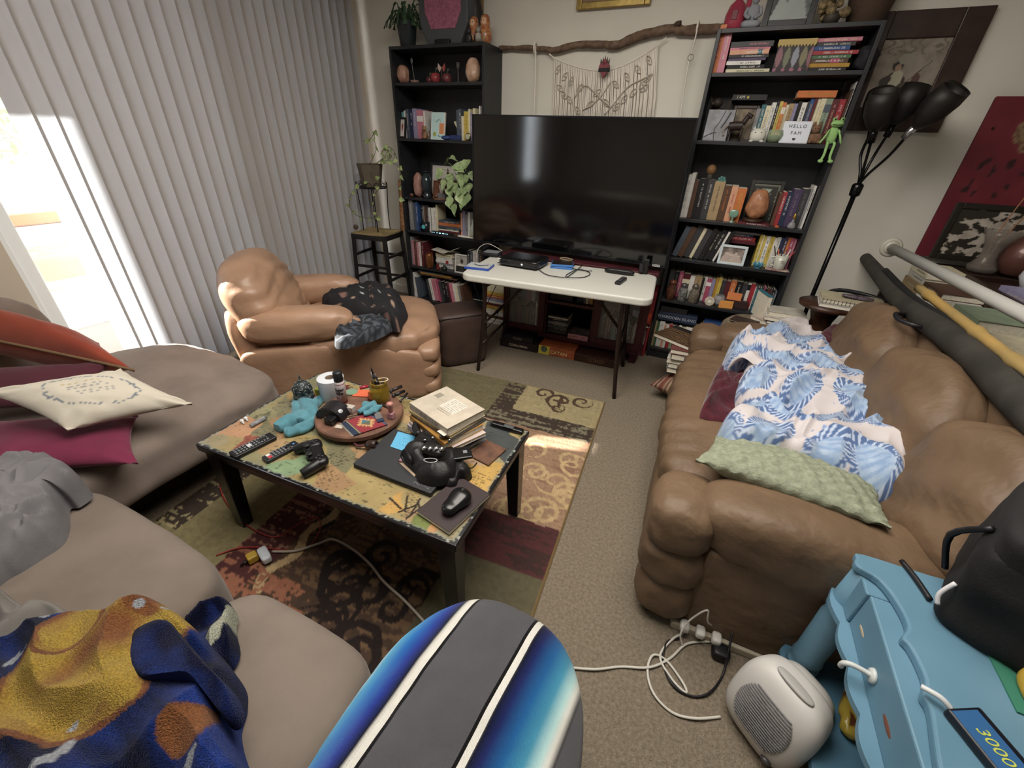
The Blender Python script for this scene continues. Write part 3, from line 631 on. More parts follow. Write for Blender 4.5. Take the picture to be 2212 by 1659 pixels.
# ---- first shelf, left
rock('salt_lamp', (at(872, 176, 3.25).x, 3.25, LZ[0]), (.045, .04, .06), '#c79a84', 'pale salt rock at the window end of the first shelf', col2='#a87560')
rock('salt_lamp', (at(1022, 174, 3.25).x, 3.25, LZ[0]), (.05, .045, .075), '#cfa98e', 'larger pale salt rock at the driftwood end of the first shelf', col2='#b58a6c', seed=4)
p = at(896, 176, 3.24); t = thing('incense_holder', 'small round dish holding an upright spoon, beside the salt rock', 'dish', (p.x, 3.24, LZ[0]))
MB().lathe([(.03, 0), (.034, .02), (.03, .02), (.026, .008), (0, .008)], 20).build('dish', M('#8d6f64', .5), t, smooth=True)
MB().tube([(0, 0, .01), (-.01, 0, .08), (-.015, 0, .12)], .003, 6).ball((-.017, 0, .14), (.012, .004, .02), 8).build('spoon', M('#5e6266', .4, .4), t, smooth=True)
for (u, s_, c_, lb) in ((928, .8, '#6b3138', 'small dark red candle cup on the first shelf'), (941, 1.2, '#a23d42', 'red teapot ornament on the first shelf'), (966, 1.1, '#7a3b40', 'dark red apple ornament on the first shelf')):
    p = at(u, 174, 3.25); t = thing('ornament', lb, 'ornament', (p.x, 3.25, LZ[0]))
    MB().lathe([(.015 * s_, 0), (.03 * s_, .012 * s_), (.033 * s_, .03 * s_), (.024 * s_, .05 * s_), (.008 * s_, .055 * s_), (0, .05 * s_)], 18).build('body', M(c_, .35, var=.4, vs=40), t, smooth=True)
    MB().tube([(0, 0, .05 * s_), (.006, 0, .07 * s_)], .003, 6).ball((.01, 0, .075 * s_), (.01, .004, .007), 6).build('stem', M('#4d5a45', .5), t)
p = at(955, 176, 3.3); t = thing('butterfly_ornament', 'small red and white butterfly ornament on a stick, first shelf', 'ornament', (p.x, 3.3, LZ[0]))
MB().tube([(0, 0, 0), (0, 0, .11)], .003, 6).build('stick', M('#5a4030', .6), t); MB().lathe([(.015, 0), (.015, .01)], 12).build('foot', M('#5a4030', .6), t)
for k, c_ in ((-1, '#d2b9ae'), (1, '#a84a44')): MB().add([(0, 0, .1), (k * .03, 0, .13), (k * .035, 0, .1), (k * .02, 0, .075)], [(0, 1, 2, 3)]).build('wing', M(c_, .6), t, solid=.002)
p = at(990, 176, 3.3); t = thing('candle_holder', 'thin glass stemmed candle holder on a dark dish, first shelf', 'candle holder', (p.x, 3.3, LZ[0]))
MB().lathe([(.045, 0), (.05, .008), (.02, .01), (.005, .02), (.004, .09), (.012, .1), (.014, .13), (.012, .13), (.01, .104), (0, .1)], 16).build('glass_body', M('#5b5552', .2), t, smooth=True)
# ---- second shelf, left
def heart(a, b): return L('#8d3a3a') if ((a - .5) * 3.2) ** 2 + ((b - .45) * 2.3 - sqrt(abs((a - .5) * 3.2)) * .55) ** 2 < .28 else L('#cfc8c4')
photo_frame((at(868, 297, 3.19).x, 3.185, LZ[1]), .075, .15, BLACK, '#ccc', 'small black frame with a dark red heart, second shelf', paint=heart, bw=.014)
p = at(947, 299, 3.2)
def bp(a, b):
    c = L('#b9dcdc')
    if a > .6 and .2 < b < .62: c = L('#d98a5a')
    if hypot((a - .27), (b - .2) * 1.4) < .12: c = L('#9fa94e')
    if .62 < b < .8 and .15 < a < .75 and sin(a * 60 + 9 * nz(a * 8, b * 8)) > .2 and abs(b - .7 - .05 * sin(a * 14)) < .03: c = L('#4f8f9a')
    if a < .03 or a > .97 or b < .02 or b > .98: c = L('#e8ecea')
    return c
o = thing('picture_book', 'pale blue and orange hardcover facing outward on the second shelf', 'book', (p.x, 3.185, LZ[1]))
g = MB(); g.grid(lambda a, b: TR((0, 0, 0), 0, -10) @ Vector(((a - .5) * .125, -.0005, b * .185)), 40, 50, col=lambda a, b, q: bp(a, b)); g.build('front_cover', M('#fff', .4, attr=True), o)
MB().box((-.0625, 0, 0), (.0625, .015, .185), TR((0, 0, 0), 0, -10)).build('page_block', PAGES, o)
p = at(916, 300, 3.2); catfig(918, 298, 3.19, LZ[1], 1.15, '#6b4a35', 'small brown owl-like figurine in front of lavender book', '#a9805a')
t = thing('toy_whale', 'small blue whale toy in front of the picture book', 'toy', (at(958, 300, 3.16).x, 3.19, LZ[1]))
MB().sq((0, 0, .016), (.075, .03, .028), 2.4, 8).build('body', M('#2f4a8c', .5), t, smooth=True); MB().add([(-.035, 0, .016), (-.06, -.015, .03), (-.055, 0, .024), (-.06, .015, .03)], [(0, 1, 2), (0, 2, 3)]).build('tail', M('#2f4a8c', .5), t, solid=.003)
tag(MB().box((at(972, 298, 3.2).x, 3.19, LZ[1]), (at(995, 298, 3.2).x, 3.24, LZ[1] + .035)).build('trinket_box', M('#27376e', .5, var=.3, vs=60), bevel=.004), 'small dark blue trinket box on second shelf beside the television', 'box')
t = thing('table_clock', 'tiny round brass rimmed clock on the second shelf', 'clock', (at(1009, 298, 3.17).x, 3.185, LZ[1]))
MB().add([], []).lathe([(.022, -.004), (.026, 0), (.022, .008)], 20, TR((0, 0, .028), 0, 90)).build('rim', M('#8a7a50', .3, .8), t, smooth=True); MB().lathe([(.018, 0), (.018, .01)], 20, TR((0, -.0, .028), 0, 90)).build('clock_face', M('#b9c2a8', .4), t); MB().box((-.015, -.005, 0), (.015, .01, .005)).build('foot', BLACK, t)
# ---- third shelf, left
rock('salt_lamp', (at(905, 418, 3.24).x, 3.24, LZ[2]), (.04, .038, .095), '#b58a7c', 'tall narrow pink salt lamp on the third shelf', col2='#9a6a5c', seed=7)
t = thing('oil_lantern', 'dark glass lantern bottle beside the narrow salt lamp', 'lantern', (at(921, 420, 3.2).x, 3.21, LZ[2]))
MB().lathe([(.03, 0), (.034, .01), (.034, .03), (.022, .04), (.03, .055), (.042, .09), (.045, .13), (.034, .17), (.02, .185), (.014, .2), (0, .2)], 24).build('lantern_glass', M('#26333a', .15, coat=.5), t, smooth=True)
MB().lathe([(.012, .2), (.03, .204), (.02, .215), (0, .216)], 16).build('lantern_cap', BLACK, t, smooth=True)
photo_frame((at(962, 400, 3.4).x, 3.37, LZ[2]), .30, .27, M('#2b2e33', .5), '#c2beb8', 'wide dark frame with pale mat behind the trailing plant', bw=.02, tilt=8, paint=lambda a, b: L('#3d3630') if .28 < a < .75 and b < .55 else L('#cfccc5'))
t = thing('star_ornament', 'dark red metal star leaning behind the trailing plant', 'ornament', (at(968, 400, 3.33).x, 3.335, LZ[2])); m = MB(); S5 = []
for k in range(10):
    a = pi / 2 + k * pi / 5; r = .13 if k % 2 == 0 else .05; S5.append((r * cos(a), 0, .105 + r * sin(a)))
m.add(S5 + [(0, -.02, .105)], [(i, (i + 1) % 10, 10) for i in range(10)]); m.build('star', M('#4a2323', .5), t, solid=.003)
photo_frame((at(943, 418, 3.27).x, 3.26, LZ[2]), .07, .14, M('#7a4a30', .5), '#8a5642', 'small orange-brown frame beside the dark lantern', bw=.01, tilt=10)
t = thing('angel_figurine', 'small white angel figurine on a grey block by the trailing plant', 'figurine', (at(953, 418, 3.2).x, 3.21, LZ[2]))
MB().box((-.04, -.02, 0), (.04, .02, .05)).build('plinth', M('#77787c', .7), t, bevel=.003)
MB().lathe([(.02, .05), (.012, .085), (.006, .1), (.01, .112), (0, .122)], 14).build('robe', M('#c2bdb4', .6), t, smooth=True)
for k in (-1, 1): MB().add([(0, .004, .09), (k * .03, .008, .12), (k * .025, .008, .07)], [(0, 1, 2)]).build('wing', M('#c2bdb4', .6), t, solid=.003)
tag(MB().box((at(938, 424, 3.18).x, 3.175, LZ[2]), (at(980, 424, 3.18).x, 3.25, LZ[2] + .012)).build('wooden_tray', M('#7c5540', .5), bevel=.003), 'thin wooden tray under the trailing plant', 'tray')
for u, lb in ((886, 'round brown stone at the foot of the narrow salt lamp'), (941, 'round amber stone in front of the wooden tray')):
    tag(MB().ball((at(u, 420, 3.18).x, 3.2 if u < 900 else 3.16 + .03, LZ[2] + (.016 if u < 900 else .028)), (.02, .016, .016), 10).build('polished_stone', M('#6d4536', .3, coat=.4), smooth=True), lb, 'stone')
def leafmesh(m, p, d, n, l, w, cf=None):
    d = d.normalized(); s_ = d.cross(n).normalized(); n2 = s_.cross(d)
    pts = []; prof = [(0, .0), (.06, .42), (.22, .62), (.42, .55), (.65, .34), (.85, .14), (1, 0)]
    for q, ww in prof:
        c = p + d * (l * q) - n2 * (l * .25 * q * q)
        pts += [c - s_ * (w * ww) + n2 * (w * .18 * (ww > 0)), c, c + s_ * (w * ww) + n2 * (w * .18 * (ww > 0))]
    fs = [(3 * i + a, 3 * i + a + 1, 3 * i + 4 + a, 3 * i + 3 + a) for i in range(6) for a in (0, 1)]
    m.add([tuple(x) for x in pts], fs)
    if cf: m.c += [cf(i % 3 != 1, k) for k, i in enumerate(range(len(pts)))]
t = thing('trailing_pothos', 'variegated pale green trailing pothos hanging over the bookcase shelf edge', 'plant', (at(1000, 405, 3.22).x, 3.21, LZ[2]))
MB().lathe([(.04, 0), (.05, .01), (.06, .11), (.055, .11), (.05, .09), (0, .09)], 20).build('pot', M('#cfd3cf', .4), t, smooth=True)
m = MB(); sm = MB(); R = random.Random(12); base = Vector(t.location)
lv = [(985, 345, 3.14), (1005, 352, 3.14), (968, 352, 3.13), (992, 372, 3.1), (972, 375, 3.12), (1012, 380, 3.1), (955, 365, 3.14), (985, 395, 3.08), (1005, 405, 3.08), (970, 405, 3.08), (1015, 395, 3.1), (990, 420, 3.06), (975, 425, 3.06), (1003, 430, 3.06), (983, 440, 3.06), (1010, 345, 3.16), (998, 360, 3.1), (962, 388, 3.12), (1000, 385, 3.08), (1018, 370, 3.14), (988, 358, 3.1), (978, 390, 3.07), (994, 407, 3.06), (968, 432, 3.07), (1012, 418, 3.1)]
for u, v, yy in lv:
    p = at(u, v, yy) - base; sm.tube([(0, 0, .1), (p.x * .6, p.y * .8, max(p.z, .0) + .13 if p.z < .1 else p.z * .9), (p.x, p.y, p.z)], .0022, 5, 3)
    d = Vector((R.uniform(-.7, .7), -.35, -1.0 if v > 360 else -.3 + R.uniform(-.4, .8))); leafmesh(m, p, d, Vector((R.uniform(-.3, .3), -1, .5)), R.uniform(.075, .1), R.uniform(.055, .07), lambda e, k: mixc(L('#a9bf85'), L('#7d9b62'), random.random()))
sm.build('stems', M('#8aa06a', .5), t, smooth=True); m.build('leaves', M('#fff', .45, attr=True, var=.25, vs=50), t, smooth=True)
# ---- fourth shelf, left
def mug(loc, s, c, label, rz=0, dec=None, nm='mug', hcol=None):
    t = thing(nm, label, 'mug', loc, rz)
    MB().lathe([(.03 * s, 0), (.034 * s, .004 * s), (.04 * s, .09 * s), (.037 * s, .09 * s), (.033 * s, .012 * s), (0, .012 * s)], 26).build('cup', M(c, .25, coat=.3), t, smooth=True)
    MB().tube([(.037 * s, 0, .075 * s), (.062 * s, 0, .07 * s), (.066 * s, 0, .045 * s), (.055 * s, 0, .022 * s), (.035 * s, 0, .02 * s)], .0055 * s, 8).build('handle', M(hcol or c, .25, coat=.3), t, smooth=True)
    return t
t = mug((at(914, 492, 3.17).x, 3.215, LZ[3]), .95, '#1a2026', 'dark mug with a cyan face emblem on the fourth shelf', 180)
MB().lathe([(.018, 0), (.018, .002), (.014, .002)], 20, TR((0, .0385, .045), 0, -90)).build('face_ring', M('#4fc3cf', .4), t)
m = MB(); [m.ball((k * .007, .04, .05), (.0035, .001, .0025), 6) for k in (-1, 1)]; m.box((-.007, .0392, .038), (.007, .041, .041)); m.build('face_emblem', M('#4fc3cf', .4), t)
t = thing('mixer_controller', 'black controller bar with small lit cyan buttons, fourth shelf', 'controller', (at(950, 497, 3.16).x, 3.20, LZ[3])); MB().box((-.11, -.018, 0), (.11, .018, .018)).build('case', BLACK, t, bevel=.006)
m = MB(); [m.box((x, -.0195, .006), (x + w, -.017, .012)) for x, w in ((-.1, .007), (-.08, .008), (-.05, .01), (-.025, .02), (.01, .02), (.045, .006), (.06, .006))]; m.build('lit_buttons', M('#8fd8ee', .4, emit=1.2), t)
t = thing('glass_bottle', 'clear glass bottle half filled with yellow oil on the fourth shelf', 'bottle', (at(1016, 498, 3.16).x, 3.205, LZ[3] + .012))
MB().lathe([(.028, 0), (.032, .006), (.03, .05), (.022, .08), (.011, .1), (.01, .13), (.014, .135), (.011, .135), (.008, .1), (.026, .05), (0, .006)], 20).build('glass', M('#dfe8dc', .05, trans=.7, ior=1.3), t, smooth=True)
MB().lathe([(.024, .008), (.024, .03), (0, .034)], 14).build('oil', M('#a8962c', .3), t, smooth=True)
tag(MB().sq((at(1003, 502, 3.16).x, 3.2, LZ[3] + .006), (.17, .06, .012), 5, 6).build('ceramic_tray', M('#e4e1d3', .35), smooth=True), 'long white ceramic tray under the glass bottle, fourth shelf', 'tray')
# ---- fifth shelf, left
t = thing('copper_can', 'tall copper drink can with dark markings on the fifth shelf', 'can', (at(923, 567, 3.17).x, 3.205, LZ[4]))
MB().lathe([(.03, 0), (.036, .008), (.036, .12), (.03, .132), (.029, .132), (.029, .128), (0, .128)], 26).build('can_body', M('#a8683c', .3, .7, c2='#8c5630', vs=50), t, smooth=True); MB().ball((0, -.006, .13), (.01, .007, .002), 6).build('pull_tab', CHROME, t)
photo_frame((at(992, 570, 3.17).x, 3.19, LZ[4]), .135, .165, M('#c9c7c0', .5), '#888', 'silver white framed photo of a person reading, fifth shelf', bw=.012, tilt=9, paint=lambda a, b: L('#1f1d1c') if b < .35 and abs(a - .5) > .18 else (L('#d5d2c8') if .38 < b < .5 and abs(a - .5) < .38 else (L('#3a3532') if hypot(a - .5, (b - .66)) < .13 else (L('#2c2a29') if b < .38 else mixc(L('#8b8781'), L('#b9b5ae'), fbm(a * 4, b * 4) + .5)))))
catfig(946, 568, 3.17, LZ[4], .8, '#6e1d22', 'small dark red figurine beside the copper can'); 
t = thing('small_jar', 'tiny green black jar between the copper can and silver frame', 'jar', (at(958, 566, 3.18).x, 3.19, LZ[4])); MB().lathe([(.02, 0), (.028, .01), (.026, .03), (.012, .04), (0, .045)], 14).build('jar_body', M('#1f2b25', .3), t, smooth=True); MB().lathe([(.013, .038), (.013, .05), (0, .05)], 12).build('jar_lid', M('#3b4a40', .4), t)
tag(MB().add([(-.13, 0, 0), (.0, 0, -.02), (.12, 0, .03), (-.13, .1, 0), (.0, .1, -.02), (.12, .1, .03)], [(0, 1, 4, 3), (1, 2, 5, 4)], TR((at(955, 540, 3.2).x, 3.22, LZ[4] + .165))).build('open_booklet', M('#cdc7ba', .7), solid=.004), 'open pale booklet lying above the fifth shelf flat pile', 'booklet')
# ---- top of the right bookcase
p = at(1583, 60, 3.24); t = thing('red_bottle', 'red glass bottle at the corner of the right bookcase top', 'bottle', (p.x, 3.26, 2.02)); MB().lathe([(.045, 0), (.055, .01), (.055, .07), (.042, .11), (.016, .135), (.014, .2), (.018, .205), (0, .205)], 24).build('bottle_body', M('#a8344a', .3, var=.3, coat=.3), t, smooth=True)
MB().box((-.02, -.0565, .04), (.012, -.05, .085)).build('bottle_label', M('#6d1f2c', .5), t, bevel=.004)
t = thing('red_bottle', 'second red bottle standing behind the buddha figurine', 'bottle', (at(1606, 55, 3.3).x, 3.33, 2.02)); MB().lathe([(.03, 0), (.035, .01), (.03, .09), (.014, .12), (.014, .2), (0, .2)], 20).build('bottle_body', M('#c04058', .3), t, smooth=True)
p = at(1620, 56, 3.2); t = thing('buddha_figurine', 'grey stone seated buddha figurine on the right bookcase top', 'figurine', (p.x, 3.22, 2.02)); gm = M('#8b8f96', .7, var=.2)
MB().sq((0, 0, .02), (.1, .06, .04), 2.6, 8).sq((0, 0, .065), (.06, .045, .08), 2.6, 8).build('robe', gm, t, smooth=True); MB().ball((0, -.004, .125), (.019, .02, .024), 10).ball((0, 0, .152), .009, 8).build('head', gm, t, smooth=True)
for k in (-1, 1): MB().tube([(k * .03, 0, .09), (k * .038, -.01, .06), (k * .012, -.03, .042)], .009, 8).build('arm', gm, t, smooth=True)
p = at(1700, 45, 3.2)
photo_frame((p.x, 3.2, 2.02), .24, .24, M('#16171a', .4), '#888', 'black framed grey photo standing on the right bookcase top', bw=.03, tilt=8, paint=lambda a, b: people_paint(a, b, '#5d6664', '#a7b0ac', '#2b3030', 3, 3))
p = at(1795, 40, 3.24); t = thing('dried_flowers', 'bunch of dried tan flowers on the right bookcase top', 'dried flowers', (p.x, 3.22, 2.02)); m = MB(); R = random.Random(8)
for k in range(26): m.ball((R.uniform(-.06, .06), R.uniform(-.03, .03), R.uniform(.02, .16)), R.uniform(.012, .024), 6)
m.build('flower_heads', M('#8d7a52', .8, c2='#5d4d33', vs=60), t); MB().lathe([(.03, 0), (.04, .03), (.03, .05)], 14).build('bowl', M('#3a332b', .6), t, smooth=True)
t = thing('basket', 'brown rounded basket at the lamp end of the right bookcase top', 'basket', (at(1880, 40, 3.3).x - .02, 3.31, 2.02)); MB().lathe([(.07, 0), (.08, .01), (.115, .17), (.12, .2), (.11, .2), (.075, .02), (0, .02)], 24).build('basket_weave', M('#4b382a', .8, bump=.8, bs=90), t, smooth=True); MB().lathe([(.113, .195), (.122, .2), (.122, .212), (.11, .21)], 24, close=False).build('rim', M('#3a2b20', .7), t, smooth=True)
# ---- first shelf, right
p = at(1703, 157, 3.2); t = thing('feather_box', 'box painted with hanging feathers under a yellow fringed lid', 'box', (p.x, 3.19, RZ[0]))
def fea(a, b):
    for k, (cx_, cc) in enumerate(((.1, '#8a5a66'), (.32, '#6f7358'), (.55, '#8a8f9a'), (.78, '#7d7658'), (.98, '#8a5a66'))):
        if abs(a - cx_) < .09 * max(0, 1 - ((b - .55) / .42) ** 2): return L(cc)
    return L('#2b2226') if b > .14 else (L('#9a5a74') if sin(a * 26) > .3 else L('#2b2226'))
g = MB(); g.grid(lambda a, b: Vector(((a - .5) * .17, -.0008, b * .115)), 44, 26, col=lambda a, b, q: fea(a, b)); g.build('painted_front', M('#fff', .5, attr=True), t)
MB().box((-.085, 0, 0), (.085, .1, .115)).build('box_body', M('#2b2226', .6), t); m = MB().box((-.09, -.004, .118), (.09, .104, .14))
for k in range(12): m.add([(-.09 + k * .015, -.004, .118), (-.075 + k * .015, -.004, .118), (-.0825 + k * .015, -.004, .106)], [(0, 1, 2)])
m.build('fringed_lid', M('#b9a05e', .7), t)
tag(MB().sq((at(1868, 150, 3.24).x - .01, 3.27, RZ[0] + .055), (.1, .12, .11), 2.5, 10, disp=lambda w, p: .01 * fbm(w.x * 30, w.y * 30, w.z * 30)).build('dark_cloth_pouch', M('#1f1e24', .8), smooth=True), 'dark cloth pouch at the lamp end of the first shelf', 'pouch')
# ---- second shelf, right
p = at(1545, 302, 3.2); t = thing('slate_plaque', 'pale grey plaque with black branch lines on the second shelf', 'plaque', (p.x, 3.20, RZ[1])); T = TR((0, 0, 0), 0, -9)
MB().box((-.075, 0, 0), (.075, .01, .165), T).build('panel', M('#878a92', .5, c2='#5f6066', vs=14), t, bevel=.002)
MB().tube([T @ Vector(q) for q in ((.02, -.001, .16), (.0, -.001, .1), (-.02, -.001, .06), (-.01, -.001, 0))], .002, 6).tube([T @ Vector(q) for q in ((.05, -.001, .15), (.03, -.001, .1), (.015, -.001, .07))], .004, 6).tube([T @ Vector(q) for q in ((-.07, -.001, .02), (-.03, -.001, .04), (-.005, -.001, .045))], .002, 6).build('branch_drawing', BLACK, t)
t = thing('gargoyle_figurine', 'dark gargoyle-like animal figurine behind the grey plaque', 'figurine', (at(1550, 250, 3.3).x, 3.31, RZ[1])); gm = M('#33281f', .6, var=.4, vs=40)
MB().sq((0, 0, .09), (.07, .06, .18), 3, 8, disp=lambda w, p: .008 * fbm(w.x * 40, w.y * 40, w.z * 40)).build('body', gm, t, smooth=True); MB().ball((-.015, -.02, .2), (.03, .03, .025), 8).ball((-.04, -.035, .195), (.015, .015, .012), 8).build('head', gm, t, smooth=True)
for k in (-1, 1): MB().add([(k * .02, .01, .17), (k * .06, .02, .235), (k * .055, .02, .15)], [(0, 1, 2)]).build('wing', gm, t, solid=.006)
photo_frame((at(1596, 300, 3.27).x, 3.28, RZ[1]), .14, .19, M('#3a2b22', .5), '#7d6a4c', 'brown framed picture on the second shelf behind the horse', bw=.016, tilt=6, paint=lambda a, b: mixc(L('#7d6a4c'), L('#4a3d30'), .5 + fbm(a * 5, b * 5)))
ia = [o for o in COL.objects if 'lying behind the brown framed' in o.get('label', '')][0]
text('spine_lettering', 'I AM', .022, M('#d9d6c4', .5), ia, Matrix.Rotation(-pi / 2, 4, 'Y') @ Matrix.Translation((.045, -.0008, 0)) @ Matrix.Rotation(pi / 2, 4, 'X'), shear=.2)
MB().add([(0, 0, .008), (.008, 0, 0), (0, 0, -.008), (-.008, 0, 0)], [(0, 1, 2, 3)], Matrix.Rotation(-pi / 2, 4, 'Y') @ Matrix.Translation((.085, -.0008, 0))).build('diamond_mark', M('#c9b23c', .5), ia)
t = thing('horse_figurine', 'dark brown horse figurine in front of the brown framed picture', 'figurine', (at(1585, 303, 3.2).x, 3.2, RZ[1])); gm = M('#2c211d', .5)
MB().tube([(-.045, 0, .075), (-.01, 0, .08), (.03, 0, .08)], lambda q: .024, 10).tube([(.025, 0, .09), (.045, 0, .13)], .014, 8).tube([(.035, 0, .14), (.068, 0, .125)], .011, 8).build('body', gm, t, smooth=True)
for x, y_ in ((-.04, -.012), (-.04, .012), (.028, -.012), (.028, .012)): MB().cyl((x, y_, 0), (x, y_, .07), .005, .009, 8).build('leg', gm, t, smooth=True)
MB().tube([(-.05, 0, .085), (-.07, 0, .06), (-.065, 0, .03)], .006, 6).build('tail', M('#8d8478', .6), t)
t = thing('piglet_figurine', 'round white animal figurine with dot eyes, second shelf', 'figurine', (at(1634, 303, 3.17).x, 3.21, RZ[1])); gm = M('#c9c8bd', .5)
MB().sq((0, 0, .036), (.085, .055, .072), 2.3, 10).build('body', gm, t, smooth=True); m = MB(); [m.ball((k * .016, -.026, .05), .003, 6) for k in (-1, 1)]; m.build('eyes', BLACK, t)
for k in (-1, 1): MB().lathe([(.01, 0), (0, .018)], 8, TR((k * .025, 0, .066))).build('ear', gm, t); MB().ball((k * .028, -.012, .006), (.012, .012, .008), 8).build('foot', gm, t, smooth=True)
t = thing('glass_bowl', 'green tinted round glass bowl beside the greeting light box', 'bowl', (at(1673, 303, 3.17).x, 3.215, RZ[1])); MB().lathe([(.03, 0), (.042, .02), (.045, .04), (.036, .066), (.034, .066), (.042, .04), (.038, .02), (0, .006)], 22).build('glass', M('#9db08f', .05, trans=.6, ior=1.3), t, smooth=True); MB().ball((0, 0, .022), (.034, .034, .018), 10).build('moss', M('#4d6a38', .9, var=.4, vs=80), t, smooth=True)
p = at(1714, 304, 3.17); t = thing('light_box', 'small white letter box reading hello fam with a heart', 'sign', (p.x, 3.19, RZ[1])); T = TR((0, 0, 0), 0, -8)
MB().box((-.072, 0, 0), (.072, .02, .112), T).build('box_frame', M('#cfd2d8', .4), t, bevel=.004); MB().box((-.067, -.001, .006), (.067, .001, .106), T).build('panel', M('#d3dae6', .5), t)
for s_, zz, sz in (('HELLO', .085, .024), ('FAM', .052, .024)): text('lettering', s_, sz, M('#33373d', .5), t, T @ Matrix.Translation((0.002, -.002, zz)) @ Matrix.Rotation(pi / 2, 4, 'X'), space=1.35)
m = MB(); m.ball((-.0035, -.002, .023), (.005, .001, .005), 8, T).ball((.0035, -.002, .023), (.005, .001, .005), 8, T).add([(-.008, -.0025, .0215), (.008, -.0025, .0215), (0, -.0025, .013)], [(0, 1, 2)], T); m.build('heart_symbol', M('#2a2c30', .5), t)
t = thing('rabbit_plush', 'small brown plush rabbit seated between light box and frog', 'plush toy', (at(1761, 303, 3.17).x, 3.215, RZ[1])); gm = M('#7d5c44', .95, var=.3, vs=70, bump=.6, bs=200)
MB().sq((0, 0, .028), (.07, .05, .056), 2.3, 8).build('body', gm, t, smooth=True); MB().ball((-.008, -.008, .072), (.023, .022, .022), 10).build('head', gm, t, smooth=True)
for k in (-1, 1): MB().ball((-.008 + k * .014, 0, .094), (.008, .006, .016), 8).build('ear', gm, t, smooth=True); MB().ball((k * .022, -.022, .012), (.012, .02, .011), 8).build('leg', gm, t, smooth=True)
m = MB(); [m.ball((-.008 + k * .008, -.028, .076), .0028, 6) for k in (-1, 1)]; m.build('eyes', BLACK, t)
t = thing('frog_plush', 'light green plush frog dangling its legs over the shelf edge', 'plush toy', (at(1796, 304, 3.16).x, 3.2, RZ[1])); gm = M('#8fbf6f', .85, bump=.4, bs=200)
MB().sq((0, 0, .045), (.05, .035, .09), 2.4, 8).build('body', gm, t, smooth=True); MB().sq((.004, -.008, .1), (.062, .045, .034), 2.3, 8).ball((-.014, -.008, .12), .011, 8).ball((.022, -.008, .12), .011, 8).build('head', gm, t, smooth=True)
m = MB(); [m.ball((.004 + k * .018, -.018, .121), .0045, 6) for k in (-1, 1)]; m.tube([(-.02, -.031, .097), (.004, -.033, .094), (.026, -.03, .097)], .0012, 5); m.build('face_details', BLACK, t)
for k, q in ((-1, -.012), (1, .016)):
    MB().tube([(q, -.02, .012), (q * 1.2, -.05, .0), (q * 1.1, -.055, -.05), (q * 1.5, -.055, -.075)], .007, 8).ball((q * 1.7, -.06, -.08), (.014, .006, .009), 8).build('leg', gm, t, smooth=True)
    MB().tube([(k * .022, -.01, .07), (k * .035, -.03, .04), (k * .05, -.025, .006)], .0055, 8).build('arm', gm, t, smooth=True)
# ---- third shelf, right
t = thing('bobble_figurine', 'figurine with round orange head above the tan and brown books', 'figurine', (at(1537, 365, 3.24).x, 3.25, RZ[2] + .232)); MB().sq((0, 0, .02), (.035, .03, .04), 2.5, 8).build('body', M('#3b3a30', .6), t, smooth=True); MB().ball((0, 0, .062), (.028, .026, .03), 12).build('head', M('#8f6238', .5, var=.3), t, smooth=True)
t = thing('crystal_flower', 'teal glass flower ornament on the brown and peach books', 'ornament', (at(1562, 378, 3.2).x, 3.25, RZ[2] + .212)); m = MB()
for k in range(7): a = 2 * pi * k / 7; m.sq((.017 * cos(a), 0, .024 + .017 * sin(a)), (.02, .014, .02), 2, 4)
m.sq((0, -.004, .024), (.018, .014, .018), 2, 4); m.build('petals', M('#4f7f78', .2, coat=.5), t)
p = at(1583, 470, 3.17); t = thing('glass_leaf_ornament', 'pale green heart-shaped glass ornament beside the orange books', 'ornament', (p.x, 3.19, RZ[2])); MB().lathe([(.018, 0), (.02, .006), (.006, .014), (.005, .03)], 12).build('foot', M('#6d8a78', .2, coat=.5), t, smooth=True); MB().sq((0, 0, .055), (.055, .018, .05), 2.2, 8).build('leaf', M('#6f9a86', .15, coat=.6), t, smooth=True)
p = at(1637, 475, 3.3); photo_frame((p.x, 3.33, RZ[2]), .19, .25, M('#24241f', .5), '#444', 'large dark frame with cat drawing behind the big salt lamp', bw=.02, tilt=8, paint=lambda a, b: L('#9fb09c') if abs(a - .5) < .12 * max(0, (b - .55)) * 5 and .6 < b < .85 else (L('#6d6e60') if b > .93 or a > .93 else (L('#8a8d86') if sin(a * 70) * sin(b * 50) > .86 else L('#26231f'))))
rock('salt_lamp', (at(1626, 478, 3.2).x, 3.235, RZ[2] + .0126), (.065, .055, .085), '#b87a52', 'big orange teardrop salt lamp on its base, third shelf', col2='#96603f', base=True, seed=9)
t = thing('glass_pipe', 'small clear glass ornament with a gold top, third shelf', 'ornament', (at(1712, 484, 3.17).x, 3.19, RZ[2])); MB().lathe([(.018, 0), (.024, .01), (.018, .03), (.007, .04), (.006, .055)], 14).build('glass_base', M('#9a9aa0', .1, trans=.4), t, smooth=True); MB().lathe([(.006, .055), (.009, .065), (.004, .085), (0, .09)], 12).build('gold_top', M('#c8a23c', .25, .8), t, smooth=True)
t = thing('tea_light', 'tiny orange tea light at the front edge of the third shelf', 'candle', (at(1682, 481, 3.17).x, 3.185, RZ[2])); MB().lathe([(.012, 0), (.013, .01), (0, .01)], 14).build('cup', M('#c8602a', .5), t); MB().cyl((0, 0, .01), (0, 0, .015), .001).build('wick', BLACK, t)
